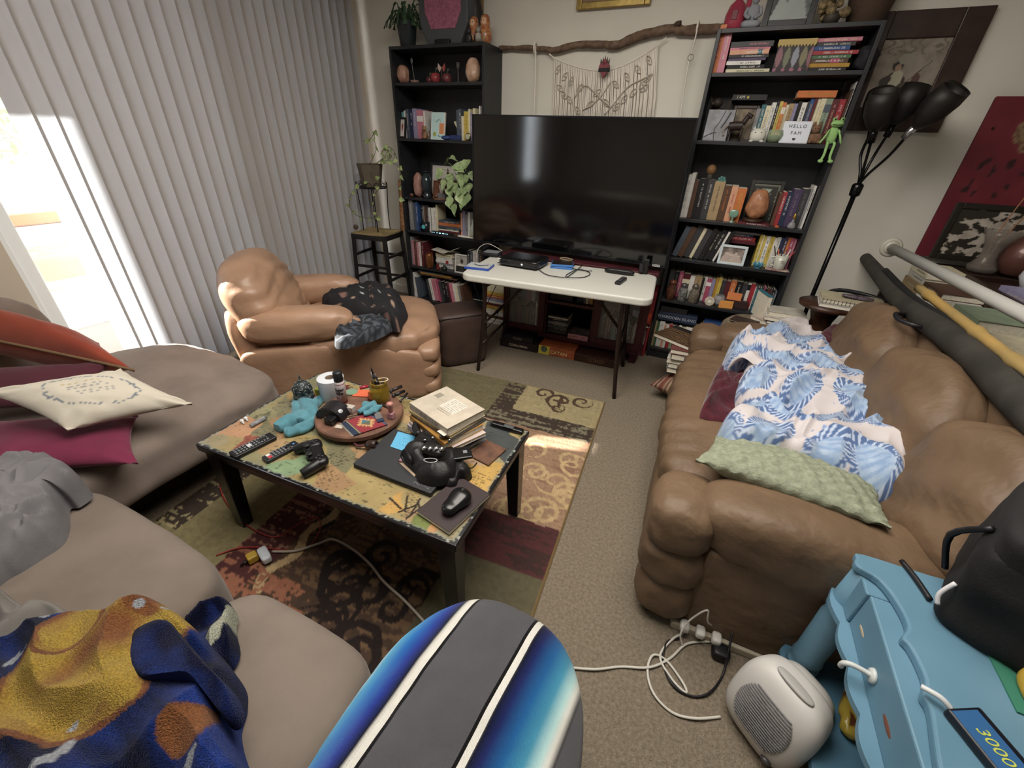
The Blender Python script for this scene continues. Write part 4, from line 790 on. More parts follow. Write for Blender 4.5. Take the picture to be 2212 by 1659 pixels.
# ---- fourth shelf, right
p = at(1580, 566, 3.17); photo_frame((p.x - .005, 3.185, RZ[3]), .165, .125, M('#c2d0d6', .4), '#999', 'white framed family photo on the fourth shelf', bw=.016, tilt=10, paint=lambda a, b: people_paint(a, b, '#8d8078', '#c2b0a4', '#5d524a', 5, 5))
t = thing('lotus_bowl', 'light blue lotus shaped bowl in front of the yellow books', 'bowl', (at(1640, 572, 3.15).x, 3.2, RZ[3])); m = MB()
for ring, (r0, r1, hh, nn) in enumerate(((.012, .036, .03, 8), (.01, .026, .042, 6))):
    for k in range(nn):
        a = 2 * pi * (k + .5 * ring) / nn; c, s_ = cos(a), sin(a); w_ = .014
        m.add([(r0 * c, r0 * s_, 0), (r1 * .8 * c - w_ * s_, r1 * .8 * s_ + w_ * c, hh * .55), (r1 * c, r1 * s_, hh), (r1 * .8 * c + w_ * s_, r1 * .8 * s_ - w_ * c, hh * .55)], [(0, 1, 2, 3)])
m.build('petals', M('#4f9ab8', .4), t, solid=.003); MB().lathe([(.02, 0), (.02, .006)], 14).build('foot', M('#3f88a8', .4), t)
tag(MB().sq((at(1682, 584, 3.15).x, 3.2, RZ[3] + .005), (.15, .07, .01), 6, 6).build('pink_tray', M('#8d5560', .5, c2='#b9a79a', vs=40), smooth=True), 'flat pink patterned tray under the pen mug', 'tray')
t = mug((at(1686, 575, 3.14).x, 3.205, RZ[3] + .010), .98, '#c4c6b8', 'cream mug stuffed with pens on the fourth shelf', 190); t.name = 'pen_mug'; g = MB(); glyphs(g, -.012, .014, .055, .006, 0, 3); glyphs(g, -.014, .016, .043, .006, 0, 4); g.build('printed_words', M('#333', .5), t).matrix_local = TR((0, .0385, 0), 180)
R = random.Random(3)
for k, (c_, l_, lb) in enumerate((('#3f3428', .13, 'dark brown wooden stick standing in the cream mug'), ('#d86a3a', .11, 'orange marker standing in the cream mug'), ('#1e1e22', .1, 'black pen standing in the cream mug'), ('#8a8f8c', .1, 'grey pen standing in the cream mug'), ('#e2ddd0', .115, 'white pen leaning right in the cream mug'), ('#a93b34', .11, 'red pen leaning in the cream mug'))):
    a = (k - 2.5) * 9; x = (k - 2.5) * .008; o = MB().cyl((0, 0, 0), (0, 0, l_), .004, .0035, 8).build('pen', M(c_, .4), smooth=True); MB().cyl((0, 0, l_), (0, 0, l_ + .008), .0036, .001, 8).build('pen_tip', M('#55524c', .4), o)
    o.location = (t.location.x + x * .6, t.location.y + R.uniform(-.01, .01), RZ[3] + .024); o.rotation_euler = (0, radians(a), 0); tag(o, lb, 'pen', 'pens in the cream mug')
# ---- fifth shelf, right: glass jars
def jar(loc, s, c, label, c2=None, lidc=None, tr=.0, nm='glass_jar'):
    t = thing(nm, label, 'jar', loc, group='glass jars on the fifth shelf'); MB().lathe([(.024 * s, 0), (.03 * s, .006 * s), (.031 * s, .07 * s), (.022 * s, .088 * s), (.02 * s, .1 * s), (.022 * s, .104 * s), (0, .104 * s)], 20).build('glass', M(c, .12, c2=c2, vs=60, coat=.6), t, smooth=True)
    MB().lathe([(.021 * s, .1 * s), (.023 * s, .104 * s), (.02 * s, .12 * s), (.006 * s, .126 * s), (0, .127 * s)], 16).build('stopper', M(lidc or c, .2, coat=.4), t, smooth=True)
jar((at(1441, 665, 3.17).x, 3.2, RZ[4]), 1.15, '#6b3a28', 'amber brown filled glass jar, first of the jars on the fifth shelf', '#3a2a22')
jar((at(1466, 668, 3.17).x, 3.2, RZ[4]), 1.05, '#4a4a4c', 'glass jar with silver trinkets beside the amber jar', '#8d8d88')
jar((at(1490, 670, 3.17).x, 3.2, RZ[4]), 1.1, '#5b544a', 'narrow glass jar of pale sticks on the fifth shelf', '#80776a')
t = thing('agate_slice', 'pale agate slice leaning on a clear glass bowl', 'stone', (at(1527, 672, 3.16).x, 3.19, RZ[4])); MB().lathe([(.032, 0), (.034, .003), (.03, .006), (0, .006)], 9, TR((0, 0, .034), 0, 80)).build('stone_disc', M('#a59c88', .4, c2='#c9c3b2', vs=30), t); MB().lathe([(.012, 0), (.012, .002)], 9, TR((0, -.0065, .034), 0, 80)).build('stone_core', M('#e0dccf', .4), t)
t = thing('glass_bowl', 'clear faceted glass bowl behind the agate slice', 'bowl', (at(1548, 668, 3.2).x, 3.235, RZ[4])); MB().lathe([(.02, 0), (.035, .02), (.04, .05), (.03, .075), (.026, .075), (.034, .05), (.03, .02), (0, .01)], 9).build('glass', M('#a9a9ad', .1, trans=.5), t)
for (u, v, y_, rz_, lb) in ((1570, 654, 3.2, 12, 'lower orange yellow card at the front of the fifth shelf'), (1588, 636, 3.235, -2, 'upper orange red card standing behind the lower card')):
    p = at(u, v, y_); h_ = .05; o = MB().box((-.046, 0, 0), (.046, .0015, .052)).build('greeting_card', M('#e08a3c', .6, c2='#d8604a' if v < 645 else '#e8a84a', vs=8), None); o.location = (p.x, y_, RZ[4] if v > 645 else RZ[4] + .055); o.rotation_euler = (radians(-8), 0, radians(rz_)); tag(o, lb, 'card', 'orange cards on the fifth shelf')
tag(MB().box((at(1562, 645, 3.26).x, 3.238, RZ[4]), (at(1622, 645, 3.2).x, 3.262, RZ[4] + .055)).build('small_brown_box', M('#3c2422', .6), bevel=.003), 'low dark brown box behind the orange cards', 'box')
# ================================================================ television, red cabinet, folding table
rz = 3.0
tv = thing('television', 'large flat black television standing on the red cabinet', 'television', (-.972, 2.98, .712), 0); tv.scale = (1.035, 1, 1.02)
scr = M('#08080a', .09, spec=.6, coat=.3); bz = M('#101012', .35)
MB().box((-.715, 0, .03), (.715, .035, .865)).box((-.5, .035, .12), (.5, .07, .6)).build('housing', bz, tv, bevel=.004)
MB().box((-.705, -.002, .045), (.705, .0, .857)).build('screen', scr, tv)
MB().box((-.715, -.004, .03), (.715, 0, .045)).box((-.715, -.004, .857), (.715, 0, .865)).box((-.715, -.004, .045), (-.706, 0, .857)).box((.706, -.004, .045), (.715, 0, .857)).build('bezel', M('#1c1c20', .3, .5), tv)
text('brand_lettering', 'VIZIO', .02, M('#d8d8d8', .4), tv, Matrix.Translation((.655, -.0046, .0375)) @ Matrix.Rotation(pi / 2, 4, 'X'), bold=.0006)
for k in (-1, 1): MB().bar((k * .56, .015, .04), (k * .58, -.1, .008), .03, .012).bar((k * .56, .015, .04), (k * .58, .12, .008), .03, .012).build('foot', BLACK, tv, bevel=.003)
cab = thing('media_cabinet', 'dark red wooden media cabinet with glass doors under the television', 'cabinet', (-.84, 2.92, 0), rz)
rm = M('#4a1720', .5, var=.25, vs=12); X0, X1, D = -.55, .56, .38
MB().box((X0 - .02, -.02, .685), (X1 + .02, D, .71)).build('top_board', rm, cab, bevel=.003)
for x in (X0, X1 - .02): MB().box((x, .01, .085), (x + .02, D, .70)).build('side_panel', rm, cab)
MB().box((X0 + .02, .0, .085), (X1 - .02, D, .125)).build('base_rail', rm, cab, bevel=.002)
MB().box((X0 + .02, D - .01, .125), (X1 - .02, D, .70)).build('back_panel', M('#2a1014', .7), cab)
MB().box((X0 + .02, 0, .66), (X1 - .02, .02, .70)).build('top_rail', rm, cab)
for x in (-.2, .18): MB().box((x - .012, .01, .125), (x + .012, D - .01, .66)).build('divider', rm, cab)
MB().box((-.188, .015, .375), (.168, D - .01, .395)).build('shelf', rm, cab)
for x in (X0 + .02, X1 - .07):
    for yy in (.03, D - .07): MB().box((x, yy, 0), (x + .05, yy + .05, .085)).build('foot', rm, cab)
for (a, b, kx) in ((X0 + .005, -.2, -.215), (.185, X1 - .005, .205)):
    dr = MB().box((a, -.02, .13), (a + .05, 0, .655)).box((b - .05, -.02, .13), (b, 0, .655)).box((a + .05, -.02, .13), (b - .05, 0, .175)).box((a + .05, -.02, .605), (b - .05, 0, .655)).box((a + .05, -.018, .505), (b - .05, -.002, .53)).build('door', rm, cab, bevel=.002)
    MB().box((a + .05, -.010, .175), (b - .05, -.008, .605)).build('glass_pane', M('#eef2f2', .03, alpha=.12), dr); MB().ball((kx if a > 0 else kx - .01, -.03, .55), .011, 8).build('knob', M('#9a8f8a', .3, .6), dr, smooth=True)
CM = cab.matrix_basis if False else Matrix.Translation((-.84, 2.92, 0)) @ Matrix.Rotation(radians(rz), 4, 'Z')
def inrow(x0, x1, z, y, spec, where, group, lean=0):
    n0 = set(COL.objects); book_row(0, x0, x1, z, y, spec, where=where, group=group, lean=lean, depth=.13)
    for o in set(COL.objects) - n0:
        if o.parent is None: o.matrix_world = CM @ (Matrix.Translation(o.location) @ o.rotation_euler.to_matrix().to_4x4()); o.name = 'disc_case'; o['category'] = 'disc case'; o['label'] = o['label'].replace(' book ', ' disc case ')
inrow(-.49, -.27, .128, .05, 'charcoal:2:20 maroon:3:17 black:2.4:18 brown:2:17 charcoal:2:18 black/white:1.6:19 white/black:.8:22 grey:.8:21', 'behind the left glass door', 'cases behind the left cabinet door')
inrow(-.46, -.26, .35, .05, 'charcoal/grey:2:12 black:2:11 maroon/red:2:12 grey/black:1.4:11 black:2:12', 'high behind the left glass door', 'cases behind the left cabinet door')
inrow(.24, .5, .128, .05, 'charcoal/grey:1.2:19 brown:1:20 grey/white:.8:19 maroon/white:1.4:22 slate/grey:1.2:21 grey:1:20 charcoal/white:1:19 white/grey:.7:19 rose/white:1:20 slate:.9:20 white/grey:1:20 grey/white:1.2:19 charcoal/white:1:19 maroon/white:.9:18 cream/grey:1:18', 'behind the right glass door', 'cases behind the right cabinet door')
inrow(.03, .155, .398, .05, 'navy:1.8:17 black/white:.7:18 slate/white:.7:18.5 cream/brown:.8:18.5 tan/white:.8:18.5 mustard/brown:.8:18', 'slanting in the open cabinet middle', 'cases in the open middle of the cabinet', lean=-8)
sp = tag(MB().box((-.18, .04, .396), (.0, .2, .60)).build('speaker_box', M('#14161c', .5), bevel=.004), 'dark boxy speaker inside the open middle of the red cabinet', 'speaker'); MB().lathe([(.05, 0), (.055, .004), (.03, .006), (0, .002)], 20, TR((-.09, .039, .5), 0, 90)).build('speaker_cone', M('#22252d', .4), sp, smooth=True); sp.matrix_world = CM
def instack(x0, x1, z, y, spec, where, group, rz=0):
    n0 = set(COL.objects); book_stack(x0, x1, z, y, spec, where, group, d=.14)
    for o in set(COL.objects) - n0:
        if o.parent is None: o.matrix_world = CM @ o.matrix_basis; o.name = 'disc_case'; o['category'] = 'disc case'; o['label'] = o['label'].replace(' book ', ' disc case ')
instack(-.18, -.02, .126, .03, 'charcoal/grey:3:1 black/white:1.4 slate/green:1.5 black/cream:1.4 grey/white:1.4 charcoal/white:1.5 black/white:1.5 white/black:1.4 black:1.4', 'in the open cabinet middle', 'flat cases in the open middle of the cabinet')
pb = tag(MB().box((0.005, -.015, .126), (.165, .14, .166)).build('pink_box_set', M('#c98a9a', .5, var=.2), bevel=.002), 'flat pink and grey box in the lower middle of the red cabinet', 'box'); g = MB().box((.01, -.014, .1662), (.16, .138, .1672)); g.build('lid_art', M('#8a8084', .5, var=.6, vs=25), pb); pb.matrix_world = CM
g = MB(); glyphs(g, .02, .15, .146, .014, -.0157, 44); g.build('box_lettering', M('#7a3a4c', .5), pb)
# games on the floor under the cabinet
def gamebox(x0, x1, z0, h, c, label, word=None, wc='#d8c28a', size=.03, y=-.03, extra=None):
    o = MB().box((x0, y, z0), (x1, y + .29, z0 + h)).build('board_game_box', M(c, .45, var=.25, vs=15), bevel=.002); tag(o, label, 'board game', 'board games under the red cabinet')
    MB().box((x0 - .001, y - .001, z0 + h * .55), (x1 + .001, y, z0 + h * .565)).build('lid_seam', M('#101010', .6), o)
    if word: text('lettering', word, size, M(wc, .5), o, Matrix.Translation(((x0 + x1) / 2 + (.02 if word == 'CATAN' else 0), y - .0016, z0 + h * .42)) @ Matrix.Rotation(pi / 2, 4, 'X'), bold=.0004)
    else: g = MB(); glyphs(g, x0 + .1, x1 - .08, z0 + h * .5, h * .45, y - .0016, 55); g.build('lettering', M(wc, .5), o)
    o.matrix_world = CM; return o
gb = gamebox(-.52, -.2, 0.0005, .066, '#281a20', 'dark board game box lettered concordia on the floor', 'CONCORDIA', '#c8b9a0', .026, y=-.13)
gamebox(-.51, -.24, .0675, .04, '#1c1820', 'black board game box on top of the concordia box', None, '#8a7a6a', y=-.125)
ct = gamebox(-.19, .1, .0005, .075, '#a8532a', 'orange and yellow catan board game box on the floor', 'CATAN', '#e8c98a', .04, y=-.125)
MB().box((-.19, -.1262, .002), (-.1, -.125, .074)).build('yellow_label', M('#c9b93c', .5), ct); MB().lathe([(.026, 0), (.026, .001)], 20, TR((-.145, -.1265, .046), 0, 90)).build('sun_emblem', M('#5a6a5c', .6, var=.6, vs=60), ct)
gamebox(.105, .42, .0005, .065, '#3c2018', 'long dark brown board game box nearest the tennis ball', None, '#6d5238', y=-.125)
tb_ = F(1313, 752, .03); t = tag(MB().ball(tb_, .03, 14).build('tennis_ball', M('#b5c24a', .9, bump=.5, bs=300), smooth=True), 'yellow green tennis ball on the carpet under the red cabinet', 'ball'); MB().tube([tb_ + Vector((.03 * cos(a) * .8, -.03 * sin(a) * .8 if True else 0, .0185 * sin(2 * a))).normalized() * 0 + Vector((.0305 * cos(a), .0305 * sin(a) * .85, .0305 * .52 * sin(2 * a))) for a in [k * pi / 8 for k in range(16)]], .001, 5, 2, True).build('seam', WHITE, t)
# folding table
fz = .70; FC = Vector((-.838, 2.60, 0)); ft = thing('folding_table', 'white plastic folding table with brown metal legs before the television', 'table', FC, 5.5)
W2, H2, r = .60, .285, .07; poly = []
for cx_, cy_, a0 in ((W2 - r, H2 - r, 0), (-W2 + r, H2 - r, 90), (-W2 + r, -H2 + r, 180), (W2 - r, -H2 + r, 270)):
    for k in range(7): a = radians(a0 + k * 15); poly.append((cx_ + r * cos(a), cy_ + r * sin(a)))
MB().prism(poly, fz - .045, fz).build('table_top', M('#c9c9c0', .5, bump=.15, bs=200), ft, bevel=.012, seg=3)
lm = M('#3a2c28', .35, .6)
for sx in (-1, 1):
    for sy in (-1, 1):
        MB().tube([(sx * .44, sy * .225, fz - .045), (sx * .45, sy * .235, .4), (sx * .49, sy * .245, 0.0)], .013, 10).build('leg', lm, ft, smooth=True)
    MB().cyl((sx * .47, -.245, .2), (sx * .47, .245, .2), .01).cyl((sx * .44, -.235, fz - .06), (sx * .44, .235, fz - .06), .01).build('cross_bar', lm, ft, smooth=True)
    MB().tube([(sx * .455, 0, .36), (sx * .2, 0, fz - .06)], .011, 8, 0).tube([(sx * .455, -.24, .36), (sx * .455, 0, .36), (sx * .455, .24, .36)], .009, 8, 0).build('brace', lm, ft, smooth=True)
def onft(u, v): return F(u, v, fz)
# things on the folding table
def flat(name, P, rz, label, cat, group=None): return thing(name, label, cat, P, rz, group)
p = onft(1036, 578); t = flat('game_case', p, 10, 'blue disc case with pale cover at the folding table corner', 'disc case')
MB().box((-.085, -.068, 0), (.085, .068, .015)).build('case_shell', M('#2b4fb0', .3), t, bevel=.003); g = MB(); g.grid(lambda a, b: Vector(((a - .5) * .16, (b - .5) * .125, .0155)), 30, 24, col=lambda a, b, q: mixc(L('#c5c9c9'), L('#3c444c'), 1 if abs(b - .55 - .12 * sin(a * 9)) < .07 and .2 < a < .85 else .1 + .3 * fbm(a * 5, b * 5))); g.build('cover_sheet', M('#ffffff', .3, attr=True), t)
p = onft(1132, 572); t = flat('game_console', p, 0, 'black slim game console on the folding table', 'game console')
MB().sq((0, 0, .033), (.30, .235, .05), 8, 10).build('console_body', M('#121214', .25, coat=.3), t, smooth=True); MB().box((-.148, -.121, .018), (.148, -.115, .024)).build('front_slot', M('#3c3c40', .3, .5), t); MB().box((-.15, -.12, .046), (-.125, -.112, .05)).build('label_strip', M('#cfcfcf', .4), t); MB().box((.03, -.1215, .028), (.038, -.117, .036)).build('indicator_light', M('#ffffff', .4, emit=1.5), t)
for x in (-.12, .12):
    for y in (-.09, .09): MB().cyl((x, y, 0), (x, y, .012), .01).build('foot', BLACK, t)
for k, (du, z) in enumerate(((0, 0), (3, .0155))):
    p = onft(1214, 577); p.z += z; t = flat('game_case', p, 12 + k * 6, ['lower of two blue disc cases under the coiled cable', 'upper of two blue disc cases, dark cover, under the coil'][k], 'disc case'); MB().box((-.075, -.06, 0), (.075, .06, .0148)).build('case_shell', M('#3a78c8', .3), t, bevel=.003); MB().box((-.07, -.055, .0142), (.07, .055, .0152)).build('cover_sheet', M('#2a211f', .3, var=.5, vs=30), t)
p = onft(1222, 570); m = MB(); m.tube([(p.x + .045 * cos(a), p.y + .03 * sin(a), fz + .034) for a in [k * pi / 6 for k in range(12)]], .004, 6, 4, True); tag(m.build('cable_coil', M('#9a8e70', .5), smooth=True), 'small tan cable loop lying on the blue disc cases', 'cable')
pts = [(1165, 585), (1185, 597), (1225, 603), (1262, 600), (1274, 592), (1250, 585), (1225, 594), (1226, 600), (1255, 578), (1253, 570), (1240, 575), (1236, 583), (1272, 587)]
m = MB(); m.tube([onft(u, v) + Vector((0, 0, .004 + .003 * (i % 3))) for i, (u, v) in enumerate(pts)], .0028, 6, 5); t = tag(m.build('console_cable', BLACK, smooth=True), 'thin black cable looping on the folding table top', 'cable'); p = onft(1273, 587); MB().box((p.x, p.y - .005, fz + .001), (p.x + .018, p.y + .005, fz + .009)).build('usb_plug', CHROME, t)
p = onft(1337, 592); t = flat('motion_sensor', p, 2, 'black sensor bar lying on the folding table', 'sensor'); MB().sq((0, 0, .018), (.20, .045, .034), 3, 8).build('bar', M('#131315', .35), t, smooth=True)
p = onft(1343, 608); t = flat('remote_control', p, 84, 'black ridged remote lying against the sensor bar', 'remote'); MB().box((-.09, -.018, 0), (.05, .018, .018)).build('remote_body', M('#1b1b1e', .4), t, bevel=.004); m = MB(); [m.box((-.06 + k * .03, -.012, .018), (-.048 + k * .03, .012, .022)) for k in range(4)]; m.build('ridge_buttons', M('#4a4a4e', .4), t, bevel=.001)
p = onft(1392, 592); tag(MB().box((p.x - .018, p.y - .012, fz + .001), (p.x + .018, p.y + .012, fz + .10)).build('standing_speaker', M('#0e0e10', .4), bevel=.005), 'small black block standing at the folding table end', 'speaker')
p = onft(1062, 552); t = flat('router', p, 8, 'flat grey and black router at the back of the folding table', 'router'); MB().sq((0, 0, .014), (.15, .11, .028), 5, 6).build('router_body', BLACK, t, smooth=True); MB().box((-.05, -.045, .0285), (.06, .045, .03)).build('grey_top', M('#7d8084', .5), t)
m = MB(); m.tube([onft(1030, 560) + Vector((0, 0, .01)), onft(1034, 548) + Vector((0, 0, .04)), onft(1055, 541) + Vector((0, 0, .05)), onft(1085, 545) + Vector((0, 0, .01))], .003, 6, 6); tag(m.build('white_cable', M('#c9c4bc', .5), smooth=True), 'pale cord arching over the grey router', 'cord')
m = MB(); m.add([(-.06, -.02, 0), (.07, -.03, .004), (.075, .03, .012), (-.04, .04, .008)], [(0, 1, 2, 3)], TR(tuple(onft(1140, 537) + Vector((0, .02, .022)))))
tag(m.build('paper_slip', M('#9fa3a8', .7), solid=.002), 'crumpled grey paper slip lying below the television screen', 'paper')
# cables hanging at the left of the cabinet
for k, (pts, lb) in enumerate((([(1020, 605, .6), (1045, 660, .5), (1060, 640, .45), (1075, 610, .6)], 'thin black cable drooping below the folding table'), ([(1040, 720, .02), (1055, 705, .02), (1070, 690, .1), (1078, 670, .3)], 'black cable running to the floor beside the brown pouf'))):
    m = MB(); m.tube([F(u, v, z) for u, v, z in pts] if False else [PY(u, v, 2.72) for u, v, z in pts], .003, 6, 6); tag(m.build('power_cable', BLACK, smooth=True), lb, 'cable')
# ================================================================ seating
tan_l = M('#ab8468', .42, var=.16, vs=6, bump=.35, bs=18, bd=.008, coat=.06)
def wrk(a, sc, sd=0.0):
    return lambda w, p: a * (1 - 2 * abs(nz(w.x * sc + sd, w.y * sc, w.z * sc))) + a * .6 * nz(w.x * sc * 2.6, w.y * sc * 2.6 + sd, w.z * sc * 2.6)
# tan leather armchair (local +x is its front)
A = Vector((-1.335, 1.90, 0)); fw = Vector((.77, .64, 0)).normalized(); lf = Vector((-fw.y, fw.x, 0)); ang = math.degrees(atan2(fw.y, fw.x))
ac = thing('armchair', 'tan leather armchair with wrinkled back beside the window', 'armchair', A - fw * .534 + lf * .38, ang); ac.scale = (1.16, 1, .96)
MB().sq((-.02, 0, .21), (.88, .70, .40), 8, 12, disp=wrk(.003, 6)).build('base', tan_l, ac, smooth=True)
for s, nm in ((-1, 'armrest'), (1, 'armrest')):
    m = MB(); m.sq((-.03, s * .33, .215), (.90, .14, .43), 8, 14, disp=wrk(.002, 5)); m.v = [(x, y, z - max(0, x) * .26 * (max(z, 0) / .45)) for x, y, z in m.v]; a_ = m.build(nm, tan_l, ac, smooth=True)
    m = MB(); m.sq((-.20, s * .31, .545), (.50, .19, .19), 3, 14, disp=wrk(.007, 11, s)); m.sq((.035, s * .315, .41), (.15, .17, .32), 3, 12, disp=wrk(.006, 10)); m.build('arm_pad', tan_l, a_, smooth=True)
def seatw(w, p): return .012 * nz(w.x * 5, w.y * 5) + (.007 * sin(w.x * 60 + 6 * nz(w.x * 9, w.y * 9)) if p.z < .6 and abs(p.y) > .6 else .004 * (1 - 2 * abs(nz(w.x * 12, w.y * 12, 3))))
m = MB(); m.sq((.09, 0, .39), (.78, .79, .20), 3.4, 20, disp=seatw); m.build('seat_cushion', tan_l, ac, smooth=True)
for k, z in enumerate((.075, .195, .31)): MB().sq((.395, 0, z), (.16, .80, .155), 3.4, 16, disp=wrk(.002, 6, k)).build('front_roll', tan_l, ac, smooth=True)
def backw(w, p):
    g = .010 * sin((w.z - .5) * 75 + 14 * abs(w.y) + 5 * nz(w.y * 6, w.z * 6)) * max(0, 1 - abs(p.z)) if p.x > -.2 else 0
    return g + .008 * nz(w.x * 7, w.y * 7, w.z * 7)
T = TR((-.31, 0, .36), 0, 0, -16)
m = MB(); m.sq((0, 0, .24), (.26, .72, .60), 2.7, 26, T, backw); m.build('backrest', tan_l, ac, smooth=True)
MB().sq((-.40, 0, .40), (.14, .70, .62), 4, 12, TR((0, 0, 0), 0, 0, -6), wrk(.004, 6)).build('back_panel', tan_l, ac, smooth=True)
# brown pouf
c0 = Vector((-1.49, 2.15, 0)); e1 = Vector((.65, .76, 0)); e2 = Vector((-.76, .65, 0)); pc = c0 + e1 * .17 + e2 * .13
t = thing('pouf', 'square dark brown leather pouf between the armchair and folding table', 'pouf', pc + Vector((-.05, .06, 0)), math.degrees(atan2(.76, .65)))
MB().sq((0, 0, .20), (.36, .30, .40), 8, 12, disp=wrk(.004, 6)).build('pouf_body', M('#473630', .5, var=.2, vs=7, bump=.3, bs=20, bd=.006), t, smooth=True)
MB().tube([(-.174, -.144, .38), (.174, -.144, .38), (.174, .144, .38), (-.174, .144, .38)], .005, 6, 0, True).build('top_seam', M('#3c2f2c', .6), t, smooth=True)
# blankets on the armchair
def heap(u0v, z, name, mat_, label, cat, base, hgt, folds, seed, col=None, rings=22, k=6, ctr=None, edge=.35, extra=None, rim=0.0):
    ol = [F(u, v, z) for u, v in u0v]; ol = [(p.x, p.y) for p in ol]
    cx_ = sum(p[0] for p in ol) / len(ol); cy_ = sum(p[1] for p in ol) / len(ol)
    if ctr: q = F(*ctr, z); cx_, cy_ = q.x, q.y
    def zf(x, y, r):
        th_ = seed * 1.3; wx = x + .35 / folds * nz(x * folds * .9, y * folds * .9, seed); wy = y + .35 / folds * nz(x * folds * .9, y * folds * .9, seed + 9); ua = wx * cos(th_) + wy * sin(th_); va_ = -wx * sin(th_) + wy * cos(th_); n1 = 1 - 2.4 * abs(nz(ua * folds * 1.5, va_ * folds * .5, seed)); n2 = 1 - 2.4 * abs(nz(ua * folds * .8 + 5, va_ * folds * 2.6 + seed, 2)); n3 = nz(x * folds * .5, y * folds * .5, seed)
        e = min(1, (1 - r) / edge); e = sqrt(max(0, 1 - (1 - e) ** 2))
        return base(x, y) + rim + e * hgt * (.55 + .30 * n1 + .16 * n2 + .35 * n3) + (extra(x, y, r) if extra else 0)
    m = drape(ol, (cx_, cy_), zf, rings, k, col=col)
    return m
dk = [(692, 632), (745, 612), (800, 608), (850, 622), (878, 650), (868, 672), (855, 688), (800, 668), (745, 662), (705, 650)]
def dkcol(p):
    q = (p.x * 13) % 1.0, (p.y * 13) % 1.0; i, j = math.floor(p.x * 13), math.floor(p.y * 13); R = random.Random(i * 71 + j)
    if R.random() < .55 and hypot(q[0] - .5, (q[1] - .5) * R.uniform(.8, 2)) < R.uniform(.12, .3): return L(R.choice(('#8d7565', '#a58a74', '#7a5a50', '#9aa0a5')))
    return L('#1b1a20')
m = heap(dk, .56, '', 0, '', '', lambda x, y: .475, .14, 7, 3.0, dkcol)
tag(m.build('patterned_blanket', M('#ffffff', .9, attr=True, bump=.4, bs=200), smooth=True), 'black blanket with small tan and pink motifs heaped on the tan armchair', 'blanket')
m = heap([(708, 655), (760, 650), (815, 655), (868, 675), (850, 700), (800, 715), (725, 722)], .5, '', 0, '', '', lambda x, y: .47, .05, 6, 8.0)
tag(m.build('beige_cloth', M('#a8977f', .85, bump=.3, bs=200), smooth=True), 'plain beige cloth between two dark blankets on the armchair', 'cloth')
m = heap([(725, 705), (760, 690), (800, 680), (840, 668), (852, 690), (838, 705), (800, 722), (755, 735), (722, 735)], .52, '', 0, '', '', lambda x, y: .475, .09, 8, 12.0, lambda p: L('#49505a') if abs(sin(hypot(p.x + 1.62, p.y - 1.72) * 90)) > .93 or fbm(p.x * 25, p.y * 25) > .28 else L('#20242b'))
tag(m.build('grey_blanket', M('#ffffff', .9, attr=True, bump=.4, bs=200), smooth=True), 'charcoal blanket with faint grey scroll pattern at the armchair seat', 'blanket')
# ---------------------------------------------------------------- suede sectional
sd = M('#7b6e63', .9, c2='#6d6157', vs=5, bump=.3, bs=30, bd=.004, sheen=.15); sd2 = M('#897a70', .9, c2='#786a60', vs=5, bump=.3, bs=30, bd=.004, sheen=.15)
so = thing('sectional_sofa', 'taupe suede sectional sofa wrapping around the coffee table', 'sofa', (-1.6, 0, 0))
ZS = .43
def cush(x0, x1, y0, y1, z0, z1, n=18, k=6, a=.006, nm='seat_cushion', mt=sd):
    m = MB(); m.sq(((x0 + x1) / 2 + 1.6, (y0 + y1) / 2, (z0 + z1) / 2), (x1 - x0, y1 - y0, z1 - z0), k, n, disp=lambda w, p: a * fbm(w.x * 4, w.y * 4, w.z * 4) + (.012 * (1 - p.x * p.x) * (1 - p.y * p.y) if p.z > .7 else 0) - (.004 if abs(abs(w.y - y0) % .33 - .165) < .0 else 0))
    return m.build(nm, mt, so, smooth=True)
cush(-2.74, -1.72, .02, 1.19, .17, ZS, 24, 5, .022, mt=sd2); cush(-1.70, -.935, -.62, .345, .17, ZS + .02, 20, 7); cush(-.915, -.43, -.62, .345, .17, ZS + .01, 20, 6)
cush(-2.74, -1.72, -.62, .0, .17, ZS, 16, 6)
bm = M('#2b2522', .8)
MB().box((-2.72 + 1.6, -.6, 0), (-1.95 + 1.6, 1.02, .18)).box((-1.95 + 1.6, -.6, 0), (-.46 + 1.6, .22, .18)).build('base', bm, so)
cush(-2.97, -2.74, -.62, .78, .02, .78, 12, 5, .01, 'backrest', sd2); cush(-2.74, -.43, -.85, -.63, .02, .80, 14, 5, .01, 'backrest', sd)
# seams
def seam(pts, z, par, mt, r=.003):
    MB().tube([Vector((F(u, v, z).x + 1.6, F(u, v, z).y, z)) for u, v in pts], r, 5, 4).build('seam', mt, par, smooth=True)
sm_ = M('#6a5c52', .9)
# pillows
def pillow3(name, pa, pb, pd, t, mat_, label, cat='pillow', col=None, pinch=.09, wr=.006, n=28, seed=0, ws=9, sag=None):
    """pa, pb, pd: three corner points of the pillow (origin, along its width, along its height)"""
    pa, pb, pd = Vector(pa), Vector(pb), Vector(pd); x = pb - pa; y = pd - pa; c = pa + x / 2 + y / 2; w = x.length; h = y.length; x.normalize(); y.normalize(); z = x.cross(y).normalized()
    if z.z < 0: z = -z
    T = Matrix(((x.x, y.x, z.x, c.x), (x.y, y.y, z.y, c.y), (x.z, y.z, z.z, c.z), (0, 0, 0, 1)))
    m = pillow_mb(w, h, t, n, pinch, wr, seed, col, T, ws, sag=sag); o = m.build(name, mat_, smooth=True); tag(o, label, cat); return o, T, w, h
